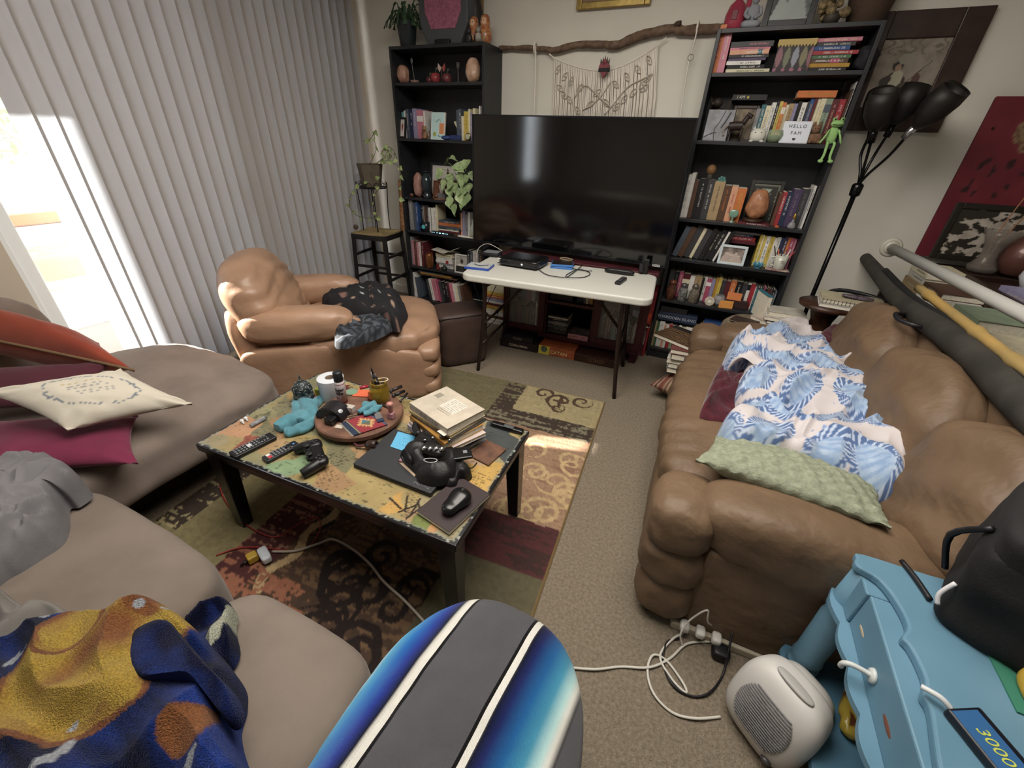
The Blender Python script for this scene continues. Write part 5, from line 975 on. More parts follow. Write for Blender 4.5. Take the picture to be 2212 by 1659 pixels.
# magenta pillow lying flat
pillow3('magenta_pillow', F(-120, 1030, .48), F(298, 1000, .455), F(-60, 915, .49), .11, M('#7a1f42', .9, var=.15, sheen=.3), 'plain magenta pillow lying under the white quote pillow', seed=3)
OA, OB = F(-140, 712, .69), F(292, 802, .56)
o, T, w, h = pillow3('orange_pillow', OA, OB, OA + F(215, 742, .60) - OB, .21, M('#a8452a', .85, c2='#8e3420', vs=5, sheen=.4, bump=.2, bs=200), 'orange velvet pillow with a rope edge against the sofa back', seed=9)
m = MB(); N = 28; pts = []
for i in range(N + 1):
    u = -1 + 2 * i / N; pts.append(T @ Vector((u * w / 2 * .98, -h / 2 * (1 - .09 * (1 - u * u)) - .004, .006)))
m.tube(pts, .006, 8, 2); m.build('rope_trim', M('#b08a60', .8, bump=1, bs=260, wave=2), o, smooth=True)
pillow3('purple_pillow', F(-200, 900, .52), F(180, 870, .50), F(-100, 800, .60), .10, M('#54202f', .9, sheen=.2), 'dark plum pillow squeezed beneath the orange rope-edged pillow', seed=5)
def wcol(u, v, s):
    c = L('#cdc5b4')
    if s > 0:
        a = atan2(v, u); r = hypot(u * 1.05, v * 1.05)
        if abs(r - .70 - .02 * sin(a * 9)) < .012 or (abs(r - .70) < .05 and abs(sin(a * 26 + (r - .7) * 40)) > .93): c = L('#6d7a86')
        for k in range(5):
            y = .35 - k * .13
            if abs(v - y) < .026 and abs(u) < .34 and sin(u * 70 + k * 2) + .4 * sin(u * 170) > .1: c = L('#8c8c8e') if k else L('#b59a55')
    return c
WP = pillow3('quote_pillow', F(146, 930, .56), F(415, 872, .52), F(-40, 845, .68), .12, M('#ffffff', .9, attr=True, bump=.2, bs=300), 'cream pillow printed with a leaf wreath and small lettering', col=wcol, n=60, seed=1, wr=.008)
# grey clothes
gcl = M('#78767a', .9, c2='#6a686c', vs=9, bump=.3, bs=300)
gc = [(-60, 1000), (0, 1010), (60, 988), (110, 990), (165, 1020), (178, 1040), (150, 1062), (128, 1068), (125, 1110), (110, 1145), (60, 1180), (0, 1215), (-80, 1240), (-160, 1100)]
m = heap(gc, .52, '', 0, '', '', lambda x, y: .455, .15, 9, 21.0, edge=.25, rings=36, k=9)
o = tag(m.build('grey_trousers', gcl, smooth=True), 'crumpled light grey trousers on the taupe sofa seat', 'clothing')
gc = [(-60, 1270), (0, 1275), (40, 1300), (70, 1312), (120, 1306), (165, 1330), (120, 1360), (40, 1420), (-60, 1440), (-120, 1350)]
m = heap(gc, .50, '', 0, '', '', lambda x, y: .455, .09, 8, 31.0, edge=.3)
tag(m.build('grey_shirt', M('#6f6b66', .9, bump=.3, bs=300), smooth=True), 'grey brown garment tucked beside the blue fleece blanket', 'clothing')
# blue fleece with yellow patches (plain generic patches)
def flcol(p):
    u_, v_ = p.x, p.y; n = fbm(u_ * 7, v_ * 7, 2); n2 = fbm(u_ * 3, v_ * 16, 7)
    c = mixc(L('#0b1333'), L('#1b3688'), .25 + n2 * 1.3)
    for (x, y, r) in PATCH:
        d = hypot(u_ - x, (v_ - y) * 1.25) / r + .35 * n
        if d < 1: c = mixc(L('#ac8c34'), L('#86522e'), .5 + n * 1.6 + (.6 if d > .75 else -.2)) if d < .88 else L('#7a4a2e')
    if fbm(u_ * 11 + 9, v_ * 11, 5) > .50: c = L('#9aa0a8')
    return c
PATCH = [(F(230, 1440, .52).x, F(230, 1440, .52).y, .15), (F(180, 1370, .52).x, F(180, 1370, .52).y, .07), (F(430, 1600, .52).x, F(430, 1600, .52).y, .055)]
flm = M('#ffffff', 1.0, attr=True, bump=1.0, bs=420, bd=.006, sheen=.08, spec=.05, var=.35, vs=300)
fl = [(-120, 1370), (0, 1362), (80, 1335), (150, 1318), (205, 1325), (262, 1330), (350, 1312), (430, 1360), (505, 1445), (514, 1500), (500, 1560), (520, 1640), (560, 1720), (400, 1800), (150, 1850), (-150, 1800), (-250, 1550)]
m = heap(fl, .52, '', 0, '', '', lambda x, y: .455, .14, 4.2, 41.0, flcol, rings=80, k=16, edge=.16)
fo = tag(m.build('fleece_blanket', flm, smooth=True), 'navy blue fleece blanket with yellow orange patches on the sofa', 'blanket')
fl2 = [(262, 1340), (300, 1320), (345, 1315), (375, 1345), (440, 1420), (490, 1470), (505, 1520), (480, 1540), (440, 1490), (400, 1450), (340, 1448), (280, 1450), (250, 1400)]
m = heap(fl2, .61, '', 0, '', '', lambda x, y: .545, .055, 5, 55.0, lambda p: mixc(L('#0c1234'), L('#16307c'), .3 + fbm(p.x * 9, p.y * 9) * 1.5), rings=20, k=8, edge=.25, ctr=(400, 1440)); m.build('folded_corner', flm, fo, smooth=True)
fl3 = [(375, 1330), (420, 1295), (470, 1285), (497, 1295), (492, 1330), (500, 1380), (480, 1415), (450, 1425), (420, 1390)]
m = heap(fl3, .52, '', 0, '', '', lambda x, y: .455, .10, 8, 65.0, lambda p: L('#a9ac98') if abs(sin(p.x * 26 + p.y * 12)) > .94 else mixc(L('#0c1234'), L('#2a45a0'), .2 + fbm(p.x * 14, p.y * 14) * 1.6), rings=16, k=8, edge=.3); m.build('crumpled_end', flm, fo, smooth=True)
# serape covered ottoman
sc_ = Vector((-.19, .225, 0)); ot = thing('round_ottoman', 'rounded ottoman hidden under the striped serape blanket', 'ottoman', (sc_.x, sc_.y - .02, 0)); MB().sq((0, .0, .27), (.36, .50, .53), 2.8, 14).build('ottoman_body', bm, ot, smooth=True)
cW, cG = L('#d6d4cc'), L('#515156')
def serape(p):
    s = p.x + .2275 - .08 * (p.y - .3) - .0085; z = p.z
    if z < .50: s += (.50 - z) * (1 if s > 0 else -1) * .9
    return (s, s, s)
sb = MB(); NS, NR = 420, 110; vs = []
def sprof(t):  # t 0..1 from crown to hem: radius factor, height
    if t < .55: a = t / .55 * pi / 2; return sin(a) ** .8, .50 + .085 * cos(a) ** .8 + .0
    return 1.0 + .06 * (t - .55), .50 - (t - .55) / .45 * .40
for j in range(NR + 1):
    rf, z = sprof(j / NR)
    for i in range(NS):
        a = 2 * pi * i / NS; ca, sa = cos(a), sin(a)
        ex = .215 * math.copysign(abs(ca) ** .8, ca); ey = (.30 if sa > 0 else .45) * math.copysign(abs(sa) ** .85, sa)
        fold = 1 + (.05 * max(0, j / NR - .5) * 2 * sin(a * 9 + 2 * nz(a * 2, 1)))
        x = sc_.x + ex * rf * fold + sa * .0; y = sc_.y + ey * rf * fold; zz = z + .008 * fbm(x * 7, y * 7)
        vs.append(Vector((x, y, zz)))
fs = [(j * NS + i, (j + 1) * NS + i, (j + 1) * NS + (i + 1) % NS, j * NS + (i + 1) % NS) for j in range(NR) for i in range(NS)]
sb.add(vs, fs, None, serape)
SER = M('#ffffff', .95, attr=True, bump=.5, bs=240, wave=.5, bd=.002, sheen=.15, spec=.2); n_ = SER.node_tree.nodes; t_ = SER.node_tree; at_ = [q for q in n_ if q.type == 'ATTRIBUTE'][0]
mr = n_.new('ShaderNodeMapRange'); mr.inputs['From Min'].default_value = -.40; mr.inputs['From Max'].default_value = .40; cr = n_.new('ShaderNodeValToRGB'); t_.links.new(at_.outputs['Fac'], mr.inputs['Value']); t_.links.new(mr.outputs[0], cr.inputs[0])
SAT0 = SAT; SAT = .95
ST = [(-.40, cG), (-.31, cG), (-.305, cW), (-.297, L('#121c4c')), (-.275, L('#1a3f9c')), (-.245, L('#4aa6c8')), (-.215, cW), (-.2045, L('#2b3440')), (-.198, cW), (-.185, L('#b8dce0')), (-.165, L('#3a94c0')), (-.145, L('#1565b0')), (-.120, L('#19308c')), (-.100, L('#0c0e1c')), (-.093, cW), (-.080, L('#0f0f10')), (-.072, cG), (.055, L('#0f0f10')), (.063, cW), (.076, L('#0c0e1c')), (.095, L('#18225a')), (.125, L('#1b5a94')), (.155, L('#3f8aa8')), (.175, L('#a9cfcf')), (.187, cW), (.197, L('#3a3a3c')), (.265, cW), (.277, L('#0c0e1c')), (.30, L('#1b5a94')), (.33, cW), (.345, cG)]
SAT = SAT0; cr.color_ramp.interpolation = 'LINEAR'; els = cr.color_ramp.elements; out = []
HARD = (-.305, -.093, -.080, -.072, .055, .063, .076, .197, .265, .277, .345)
STL = ST
for i, (s_, c_) in enumerate(STL):
    e = els[i] if i < 2 else els.new((s_ + .4) / .8)
    e.position = (s_ + .4) / .8; e.color = (*c_, 1)
NB = [q for q in n_ if q.type == 'TEX_NOISE']; pb = n_['Principled BSDF']
cr2 = n_.new('ShaderNodeValToRGB'); cr2.color_ramp.interpolation = 'CONSTANT'; e2 = cr2.color_ramp.elements; HS = [(-.40, 0), (-.093, 1), (-.079, 2), (-.072, 3), (.055, 2), (.062, 1), (.075, 0), (.197, 3), (.262, 1), (.275, 0)]; HC = {0: (0, 0, 0, 0), 1: (*cW, 1), 2: (*L('#0f0f10'), 1), 3: (*cG, 1)}
for i, (s_, k_) in enumerate(HS):
    e = e2[i] if i < 2 else e2.new((s_ + .4) / .8); e.position = (s_ + .4) / .8; e.color = HC[k_]
t_.links.new(mr.outputs[0], cr2.inputs[0]); mx2 = n_.new('ShaderNodeMix'); mx2.data_type = 'RGBA'; t_.links.new(cr2.outputs['Alpha'], mx2.inputs[0]); t_.links.new(cr.outputs[0], mx2.inputs[6]); t_.links.new(cr2.outputs[0], mx2.inputs[7]); t_.links.new(mx2.outputs[2], pb.inputs['Base Color'])
o = sb.build('serape_blanket', SER, smooth=True)
tag(o, 'striped blue, grey and white serape blanket draped over a rounded ottoman', 'blanket')
# ================================================================ coffee table and everything on it
TZ = .45; TA = 2.6; TC = Vector((-.998, .925, 0)); TW, TD = 1.085, .60
cf = thing('coffee_table', 'black coffee table with a yellowed paper collage top', 'coffee table', TC, TA)
bk = M('#17151a', .3, var=.3, vs=20, coat=.3)
MB().box((-TW / 2, -TD / 2, TZ - .032), (TW / 2, TD / 2, TZ - .0008)).build('top_board', bk, cf, bevel=.006, seg=3)
MB().box((-TW / 2 + .03, -TD / 2 + .03, TZ - .09), (TW / 2 - .03, -TD / 2 + .05, TZ - .032)).box((-TW / 2 + .03, TD / 2 - .05, TZ - .09), (TW / 2 - .03, TD / 2 - .03, TZ - .032)).box((-TW / 2 + .03, -TD / 2 + .05, TZ - .09), (-TW / 2 + .05, TD / 2 - .05, TZ - .032)).box((TW / 2 - .05, -TD / 2 + .05, TZ - .09), (TW / 2 - .03, TD / 2 - .05, TZ - .032)).build('apron', bk, cf)
for sx in (-1, 1):
    for sy in (-1, 1):
        x, y = sx * (TW / 2 - .045), sy * (TD / 2 - .045); m = MB(); a, b = .032, .022; ox, oy = sx * .012, sy * .008
        m.add([(x - a, y - a, TZ - .034), (x + a, y - a, TZ - .034), (x + a, y + a, TZ - .034), (x - a, y + a, TZ - .034), (x + ox - b, y + oy - b, 0), (x + ox + b, y + oy - b, 0), (x + ox + b, y + oy + b, 0), (x + ox - b, y + oy + b, 0)],
              [(0, 1, 2, 3), (7, 6, 5, 4), (0, 4, 5, 1), (1, 5, 6, 2), (2, 6, 7, 3), (3, 7, 4, 0)]); m.build('leg', bk, cf, bevel=.003)
R = random.Random(21)
PAL = ['#8d8358', '#9a8854', '#a08c5a', '#8b8660', '#a88a60', '#a07e58', '#7f7e5c', '#948864', '#a99462', '#ac8c6c', '#7a7658']
CELLS = [(R.random(), R.random(), L(R.choice(PAL)), R.uniform(-.6, .6), R.uniform(.6, 1.5), R.random()) for _ in range(60)]
CELLS += [(.06, .22, L('#b98a64'), .1, 1, .9), (.16, .1, L('#8d4a3a'), .1, 1, .9), (.17, .82, L('#6e2c2c'), 0, 1, .1), (.1, .7, L('#9a8050'), 0, 1, .2), (.96, .85, L('#474c4c'), 0, 1, .9), (.9, .9, L('#474c4c'), 0, 1, .9), (.86, .05, L('#6f7a3c'), 0, 1, .9), (.78, .08, L('#b9904c'), 0, 1, .9), (.4, .12, L('#7f9a72'), 0, 1, .9), (.93, .42, L('#b8934c'), 0, 1, .2), (.95, .1, L('#b58450'), 0, 1, .9)]
def tcol(a, b):
    x, y = a * TW, b * TD; bd = 9; bc = None
    for c in CELLS:
        dx, dy = x - c[0] * TW, y - c[1] * TD; ca, sa = cos(c[3]), sin(c[3]); u, v = dx * ca + dy * sa, -dx * sa + dy * ca; d = max(abs(u), abs(v) * c[4]) + .004 * nz(x * 14, y * 14)
        if d < bd: bd = d; bc = (c, u, v)
    c, u, v = bc; col = mixc(c[2], tuple(q * .8 for q in c[2]), .5 + fbm(x * 12, y * 12, 3)); st = fbm(x * 50, y * 90, c[5] * 9)
    if c[5] < .35 and abs(sin(v * 260)) > .6 and nz(u * 160, v * 60, c[5]) > .05 and bd < .05: col = tuple(q * .45 for q in col)
    if .35 < c[5] < .43 and fbm(x * 26, y * 26, 8) > .30: col = mixc(col, L('#3d4034'), .75)
    if st > .55: col = mixc(col, L('#2f2e28'), .6)
    if .12 < a < .24 and .68 < b < .92: col = L('#5a2630') if fbm(x * 20, y * 20) < .15 else L('#b0523c'); col = L('#8a7a80') if (abs(sin(b * 90)) > .97 and .13 < a < .21) else col
    for (cx_, cy_, an) in ((.80, .12, .5), (.815, .10, -.6), (.83, .13, .15), (.77, .10, 1.2), (.85, .12, .9), (.84, .09, -.3)):
        dx, dy = (a - cx_) * TW, (b - cy_) * TD; w_ = dx * cos(an) + dy * sin(an); h_ = -dx * sin(an) + dy * cos(an)
        if abs(w_) < .0035 and abs(h_) < .035: col = L('#2a2018')
    e = min(a * TW, (1 - a) * TW, b * TD, (1 - b) * TD) + .006 * nz(x * 30, y * 30) + .005 * nz(x * 90, y * 90)
    if e < .007: col = L('#18171c') if nz(x * 60, y * 60, 4) < .3 else L('#8d9088')
    elif e < .012: col = mixc(col, L('#6f7c72'), .6)
    return col
NX, NY = 330, 180; g = MB(); g.grid(lambda a, b: Vector(((a - .5) * (TW - .008), (b - .5) * (TD - .008), TZ + .0003 * 0)), NX, NY, col=lambda a, b, q: tcol(a, b))
g.build('collage_surface', M('#ffffff', .28, attr=True, coat=.25, bump=.15, bs=50), cf)
def T_(u, v, dz=0.0): return F(u, v, TZ + dz) + Vector((0, 0, .0012))
def ang2(a, b): d = b - a; return math.degrees(atan2(d.y, d.x))
# remotes
def remote(pa, pb, w, h, label, rows, hexc, dots=None, logo=None):
    a, b = T_(*pa, h), T_(*pb, h); a.z = b.z = TZ + .0008; ln = (b - a).length; t = thing('remote_control', label, 'remote', (a + b) / 2, ang2(a, b))
    MB().box((-ln / 2, -w / 2, 0), (ln / 2, w / 2, h)).build('remote_body', M(hexc, .35), t, bevel=.004, seg=3); m = MB()
    for i in range(rows):
        for k in (-1, 0, 1): x = -ln / 2 + .014 + i * (ln - .03) / rows; m.box((x - .0035, k * w * .28 - .004, h), (x + .0035, k * w * .28 + .004, h + .002))
    m.build('buttons', M('#6a6e72', .5), t)
    MB().lathe([(.011, h), (.0125, h + .002), (.006, h + .003), (0, h + .003)], 16, TR((ln * .24, 0, 0))).build('direction_ring', BLACK, t, smooth=True)
    return t, ln
t, ln = remote((500, 982), (590, 938), .048, .016, 'long black remote nearest the coffee table corner', 11, '#121316'); MB().box((-.02, -.009, .016), (-.006, .009, .0185)).build('logo_button', M('#b9bcc0', .4), t)
t, ln = remote((570, 992), (642, 955), .040, .014, 'shorter black remote with coloured buttons beside the game controller', 8, '#1b1d22'); MB().box((-ln / 2 + .012, -.014, .0142), (-ln / 2 + .024, -.002, .0168)).build('red_button', M('#c8343a', .4), t); MB().box((-ln / 2 + .012, .002, .0142), (-ln / 2 + .024, .012, .0168)).build('white_button', M('#d8d8d8', .4), t); MB().ball((ln / 2 - .014, 0, .0145), (.004, .004, .002), 8).build('blue_button', M('#4a8fd8', .4), t)
# game controller
p = T_(680, 995); gp = thing('game_controller', 'black two-handled game controller on the collage table top', 'game controller', p, -32); gm = M('#121214', .38)
m = MB(); m.sq((0, .012, .026), (.125, .045, .03), 3.2, 12).sq((-.05, .014, .027), (.052, .052, .034), 2.6, 10).sq((.05, .014, .027), (.052, .052, .034), 2.6, 10)
for k in (-1, 1): m.tube([(k * .055, .012, .025), (k * .066, -.02, .022), (k * .071, -.05, .015)], lambda q: .0205 - .004 * q, 14)
m.build('controller_body', gm, gp, smooth=True)
for k in (-1, 1): MB().lathe([(.013, .03), (.013, .04), (.007, .042), (.006, .05), (.0115, .054), (.011, .058), (0, .056)], 18, TR((k * .026, -.012, 0))).build('thumbstick', M('#1a1a1c', .55), gp, smooth=True)
for dx, dy in ((.01, 0), (-.01, 0), (0, .01), (0, -.01)): MB().lathe([(.0045, .042), (.0045, .048), (0, .0485)], 12, TR((.05 + dx, .014 + dy, 0))).build('button', M('#2c2c30', .25), gp, smooth=True)
MB().box((-.062, .0105, .042), (-.038, .0175, .047)).box((-.0535, .002, .042), (-.0465, .026, .047)).build('direction_pad', M('#222226', .35), gp, bevel=.001)
# lazy susan
pl, pr_ = F(672, 918, TZ + .042), F(882, 878, TZ + .042); lc = Vector(((pl.x + pr_.x) / 2 + .0, (pl.y + pr_.y) / 2, TZ)); lr = .168; SZ = TZ + .042
lc = F(777, 889, SZ); lc.z = TZ + .001
ls = thing('turntable_board', 'round worn wooden turntable board holding clutter on the coffee table', 'tray', lc)
MB().lathe([(.09, 0), (.09, .014), (.06, .016)], 32).build('swivel_base', BLACK, ls, smooth=True); MB().lathe([(lr - .006, .016), (lr, .02), (lr, .036), (lr - .005, .041), (0, .041)], 64).build('round_board', M('#7a5340', .6, c2='#5f3f30', vs=22, bump=.6, bs=60, detail=8), ls, autos=40)
def S_(u, v, dz=0.0): p = F(u, v, SZ + dz); p.z = SZ + .0005; return p
# pierced metal lantern
p = T_(660, 868); t = thing('metal_lantern', 'small domed silver lantern with pierced scroll pattern', 'lantern', p); mm = M('#7f8a8c', .35, .85, c2='#5c6668', vs=40)
MB().lathe([(.032, 0), (.036, .004), (.034, .012), (.038, .018), (.0385, .045), (.036, .05)], 28, close=False).build('lantern_cup', mm, t, smooth=True)
MB().lathe([(.033, .051), (.0365, .055), (.034, .075), (.024, .093), (.01, .103), (.0, .105)], 28).build('inner_dome', M('#2c3234', .6), t, smooth=True); m = MB()
for ring, (zc, rr, n) in enumerate(((.030, .0392, 9), (.062, .0372, 9), (.08, .0318, 8), (.093, .022, 6))):
    for k in range(n):
        a = 2 * pi * (k + .5 * ring) / n; c = Vector((rr * cos(a), rr * sin(a), zc)); s1 = Vector((-sin(a), cos(a), 0)); up = Vector((0, 0, 1)) if ring < 2 else Vector((-cos(a) * .7, -sin(a) * .7, .7))
        q = .0088 if ring < 2 else .007; m.tube([c + s1 * q * cos(b) + up * q * sin(b) for b in [j * pi / 4 for j in range(8)]], .0015, 5, 2, True)
        m.tube([c + s1 * q * .5 * cos(b) + up * q * .5 * sin(b) for b in [j * pi / 3 for j in range(6)]], .0012, 4, 2, True)
m.build('scroll_work', mm, t, smooth=True); MB().lathe([(.012, .102), (.006, .108), (.003, .112), (.006, .118), (.002, .124), (0, .126)], 14).ball((.0, 0, .128), (.007, .002, .004), 8).build('finial', mm, t, smooth=True)
# blue sock-like cloth
def softheap(px, z, nm, mt, label, cat, h, folds, seed, base=None, ctr=None, rings=16, k=6, edge=.35, col=None):
    bz_ = base if base is not None else z; m = heap(px, z, '', 0, '', '', lambda x, y: bz_, h, folds, seed, col, rings, k, ctr, edge); o = m.build(nm, mt, smooth=True)
    if label: tag(o, label, cat)
    return o
clb = M('#4b8797', .9, var=.15, vs=30, bump=.6, bs=400, bd=.001, sheen=.3)
def clothtubes(paths, z, nm, label, cat, seed):
    m = MB()
    for pts, r0, r1, fl in paths:
        a = len(m.v); m.tube([F(u, v, z + .012) for u, v in pts], lambda t_: 1.45 * (r0 * (1 - t_) + r1 * t_) * (.55 + .45 * sin(pi * min(1, .12 + t_ * .8))), 18, 8)
        for i_ in range(a, len(m.v)):
            x, y, q = m.v[i_]; w = .008 * (1 - 2.4 * abs(nz(x * 30 + seed, y * 30, seed))) + .004 * nz(x * 60, y * 60, q * 60); m.v[i_] = (x + w * .5, y + w * .4, max(z + .0015, z + .012 + (q - z - .012) * fl + w))
    return tag(m.build(nm, clb, smooth=True, sub=1), label, cat)
clothtubes([([(596, 928), (615, 918), (640, 905), (668, 892)], .024, .026, .8), ([(612, 936), (640, 930), (662, 922), (676, 905)], .018, .02, .7), ([(650, 918), (668, 895), (662, 878), (650, 862), (640, 862)], .026, .018, .95), ([(640, 900), (640, 880), (638, 864)], .016, .012, .9), ([(658, 890), (682, 872), (705, 851)], .024, .008, .9)], TZ, 'blue_sock', 'turquoise knitted sock beside the silver lantern', 'sock', 3.3)
# spray can
p = S_(741, 868); t = thing('spray_can', 'white finger ease spray can with a black cap', 'spray can', p, 8)
MB().lathe([(.0185, 0), (.02, .002), (.02, .01)], 28, close=False).build('red_base', M('#6d1a26', .3), t, smooth=True); MB().lathe([(.0195, .01), (.0195, .095), (.016, .102), (0, .102)], 28).build('can_body', M('#c9bdbf', .3), t, smooth=True)
MB().lathe([(.0165, .1), (.0185, .103), (.018, .138), (.015, .142), (0, .142)], 28).ball((-.016, -.006, .118), .005, 8).build('cap', M('#1b1c1f', .45), t, smooth=True)
for s_, zz, sz in (('Finger', .066, .020), ('Ease', .050, .020)):
    o = text('lettering', s_, sz, M('#22242c', .5), t, Matrix.Identity(4), bold=.0006)
    for v in o.data.vertices: a = v.co.x / .0196; x, y = .0199 * sin(a + .15), -.0199 * cos(a + .15); v.co = (x, y, zz + v.co.y)
m = MB(); [m.box((-.012, -.0206, z), (.01, -.0165, z + .0012)) for z in (.035, .03, .025)]; m.build('small_print', M('#8a6a70', .5), t); MB().lathe([(.01965, .088), (.01965, .091)], 28, close=False).build('red_band', M('#9c3a44', .4), t)
# toilet roll
p = T_(727, 862, 0); p = T_(722, 858); t = thing('paper_roll', 'white toilet paper roll standing behind the spray can', 'paper roll', p); MB().lathe([(.02, 0), (.052, 0), (.054, .004), (.054, .098), (.05, .1), (.021, .1), (.02, .097), (.02, 0)], 36, close=False).build('paper', M('#c9cdd6', .85, bump=.3, bs=80), t, autos=40); MB().lathe([(.0195, .001), (.0195, .099)], 24, close=False).build('cardboard_tube', M('#9c8a74', .9), t, smooth=True)
# amber jar of pens
p = S_(823, 866); t = thing('amber_jar', 'amber glass jar holding pens on the wooden turntable', 'jar', p); am = M('#a88a18', .08, trans=.55, ior=1.3, c2='#7a5a10', vs=18, coat=.5)
MB().lathe([(.03, 0), (.037, .006), (.0385, .02), (.0385, .06), (.034, .072), (.0315, .076), (.0335, .08), (.0335, .09), (.031, .094), (.029, .094), (.029, .076), (.035, .06), (.035, .02), (.03, .006), (0, .005)], 30).build('glass', am, t, smooth=True)
MB().box((-.034, -.03, .015), (-.012, -.022, .05)).build('orange_note', M('#d86a24', .6), t); MB().tube([(.012 + .028 * cos(a), .01 + .018 * sin(a), .098 + .006 * cos(a)) for a in [k * pi / 6 for k in range(12)]], .0022, 6, 3, True).build('beaded_loop', M('#c9b9a0', .6), t, smooth=True)
R = random.Random(2)
PEN = [('#17171a', .15, -4, 6, 'tall black tapered brush rising highest from the amber jar'), ('#8a8e94', .115, -14, 4, 'clear grey pen leaning out of the amber jar'), ('#a9adb2', .12, -18, -4, 'transparent pen at the outer side of the amber jar'), ('#5a5e66', .11, -8, -6, 'dark grey pen standing in the amber jar'), ('#2c2d33', .10, 6, 8, 'short black pen in the amber jar near the beaded loop'), ('#3a3b40', .095, 12, -3, 'stubby dark pen leaning on the amber jar rim'), ('#1d1d22', .105, 2, 0, 'plain black pen in the middle of the amber jar')]
for k, (c_, l_, rx_, ry_, lb) in enumerate(PEN):
    o = MB().cyl((0, 0, 0), (0, 0, l_ * .8), .0042, .0042, 10).build('pen', M(c_, .25), smooth=True); MB().cyl((0, 0, l_ * .8), (0, 0, l_), .0045, .0015, 10).build('pen_cap', M(c_, .3), o, smooth=True)
    if k == 0: MB().lathe([(.0046, .085), (.005, .088), (.0046, .095)], 10).build('gold_band', M('#c8a040', .3, .8), o)
    o.location = (p.x - .004 + .004 * (k % 3), p.y + .005 * ((k % 2) - .5), p.z + .012); o.rotation_euler = (radians(ry_ * .6), radians(rx_), 0); tag(o, lb, 'pen', 'pens in the amber jar')
# stitched leather pouch
p = S_(722, 898); t = thing('leather_case', 'black domed leather case with whip stitched edge', 'case', p, 12); m = MB(); N = 14; W_ = .055
for x in (-.033, .033): m.v += [(x, W_ * cos(pi * i / N) , .05 * sin(pi * i / N) ** .8) for i in range(N + 1)]
m.f = [(i, i + 1, N + 2 + i, N + 1 + i) for i in range(N)] + [tuple(range(N + 1)), tuple(range(N + 1, 2 * N + 2))[::-1]]; m.mi = [0] * len(m.f)
T = Matrix.Rotation(pi / 2, 4, 'Z'); m.v = [tuple(T @ Vector(v)) for v in m.v]; m.build('case_body', M('#1c191d', .38, bump=.3, bs=90), t, autos=50); m = MB()
for i in range(1, N):
    for s in (-1, 1): a = pi * i / N; m.bar((-W_ * cos(a) * 1.0, s * .034, .05 * sin(a) ** .8 - .004), (-W_ * cos(a + .12), s * .026, .051 * sin(a + .12) ** .8 + .001), .0022)
m.build('stitching', M('#09090a', .6), t); MB().lathe([(.0085, 0), (.0085, .002), (0, .003)], 14, TR((.042, -.012, .036), 0, 20, 35)).build('snap_button', M('#6a6a6e', .3, .7), t)
# charger
p = S_(716, 915); t = thing('charger', 'black square wall charger with two prongs', 'charger', p, 5); MB().box((-.018, -.016, 0), (.018, .016, .028)).build('charger_block', M('#131416', .35), t, bevel=.003)
for y in (-.006, .006): MB().box((-.033, y - .002, .012), (-.018, y + .002, .018)).build('prong', M('#b9a888', .3, .8), t)
tag(MB().box((0, 0, 0), (.03, .02, .0012), TR(tuple(S_(722, 924)), 15)).build('paper_scrap', M('#b9b0a0', .8)), 'small beige paper scrap under the black wall charger', 'paper')
# kilim coaster
kp = [F(738, 915, SZ + .002), F(765, 942, SZ + .002), F(838, 918, SZ + .002), F(795, 893, SZ + .002)]
def kil(a, b):
    if a < .16: return L('#22304a')
    if a < .20: return L('#a88c3c')
    x, y = abs((a - .6) / .34), abs((b - .5) / .42); d = x + y
    if d < .5: return L('#3f6a7a') if b > .5 else L('#5c5a48')
    if d < .95: return L('#b98f5a') if sin(atan2(y, x) * 14) * .16 + .8 > d else L('#8d2c34')
    return L('#8d2c34') if .2 < a < .95 else L('#2f4a66')
g = MB(); g.grid(lambda a, b: (kp[1].lerp(kp[2], a)).lerp(kp[0].lerp(kp[3], a), b) + Vector((0, 0, .0025)), 40, 34, col=lambda a, b, q: kil(a, b))
o = tag(g.build('woven_coaster', M('#ffffff', .95, attr=True, bump=.6, bs=600), solid=.003), 'small woven coaster with red, blue and tan stepped pattern', 'coaster'); m = MB()
for k in range(24): q = kp[1].lerp(kp[0], k / 23); m.bar(q + Vector((0, 0, .001)), q + Vector((-.006, -.006, .0012)), .0012)
m.build('fringe', M('#a9a9a0', .9), o)
# smaller things on the turntable
p = S_(758, 892); t = thing('small_carton', 'tiny white and grey printed carton beside the leather case', 'box', p, 10); MB().box((-.018, -.012, 0), (.018, .012, .032)).build('carton_body', M('#b3a9a0', .5), t, bevel=.001); MB().box((-.019, -.0125, .008), (.019, .0125, .011)).build('pink_stripe', M('#a8505c', .5), t); MB().box((-.009, -.0126, .014), (.009, -.012, .028)).build('printed_square', M('#d6cfc4', .5), t)
p = S_(783, 851); t = tag(MB().box((-.034, -.026, 0), (.034, .026, .004), TR(tuple(p), 22)).build('sticky_notes', M('#d8603c', .6)), 'orange red sticky note pad on the turntable', 'sticky notes')
clothtubes([([(772, 894), (790, 884), (812, 872)], .010, .013, .8), ([(784, 896), (802, 890), (820, 878)], .010, .012, .7), ([(782, 876), (800, 878), (818, 884)], .012, .008, .9)], SZ, 'blue_cloth', 'small crumpled turquoise cloth beside the amber jar', 'cloth', 9.1)
p = S_(846, 903); t = thing('nail_polish', 'pink glass cosmetic bottle with pink cap on the turntable', 'bottle', p); MB().box((-.014, -.011, 0), (.014, .011, .028)).build('bottle_body', M('#b98088', .2, trans=.3, coat=.5), t, bevel=.004); MB().lathe([(.008, .028), (.009, .03), (.01, .058), (.012, .06), (.012, .07), (0, .072)], 16).build('cap', M('#c08078', .35), t, smooth=True)
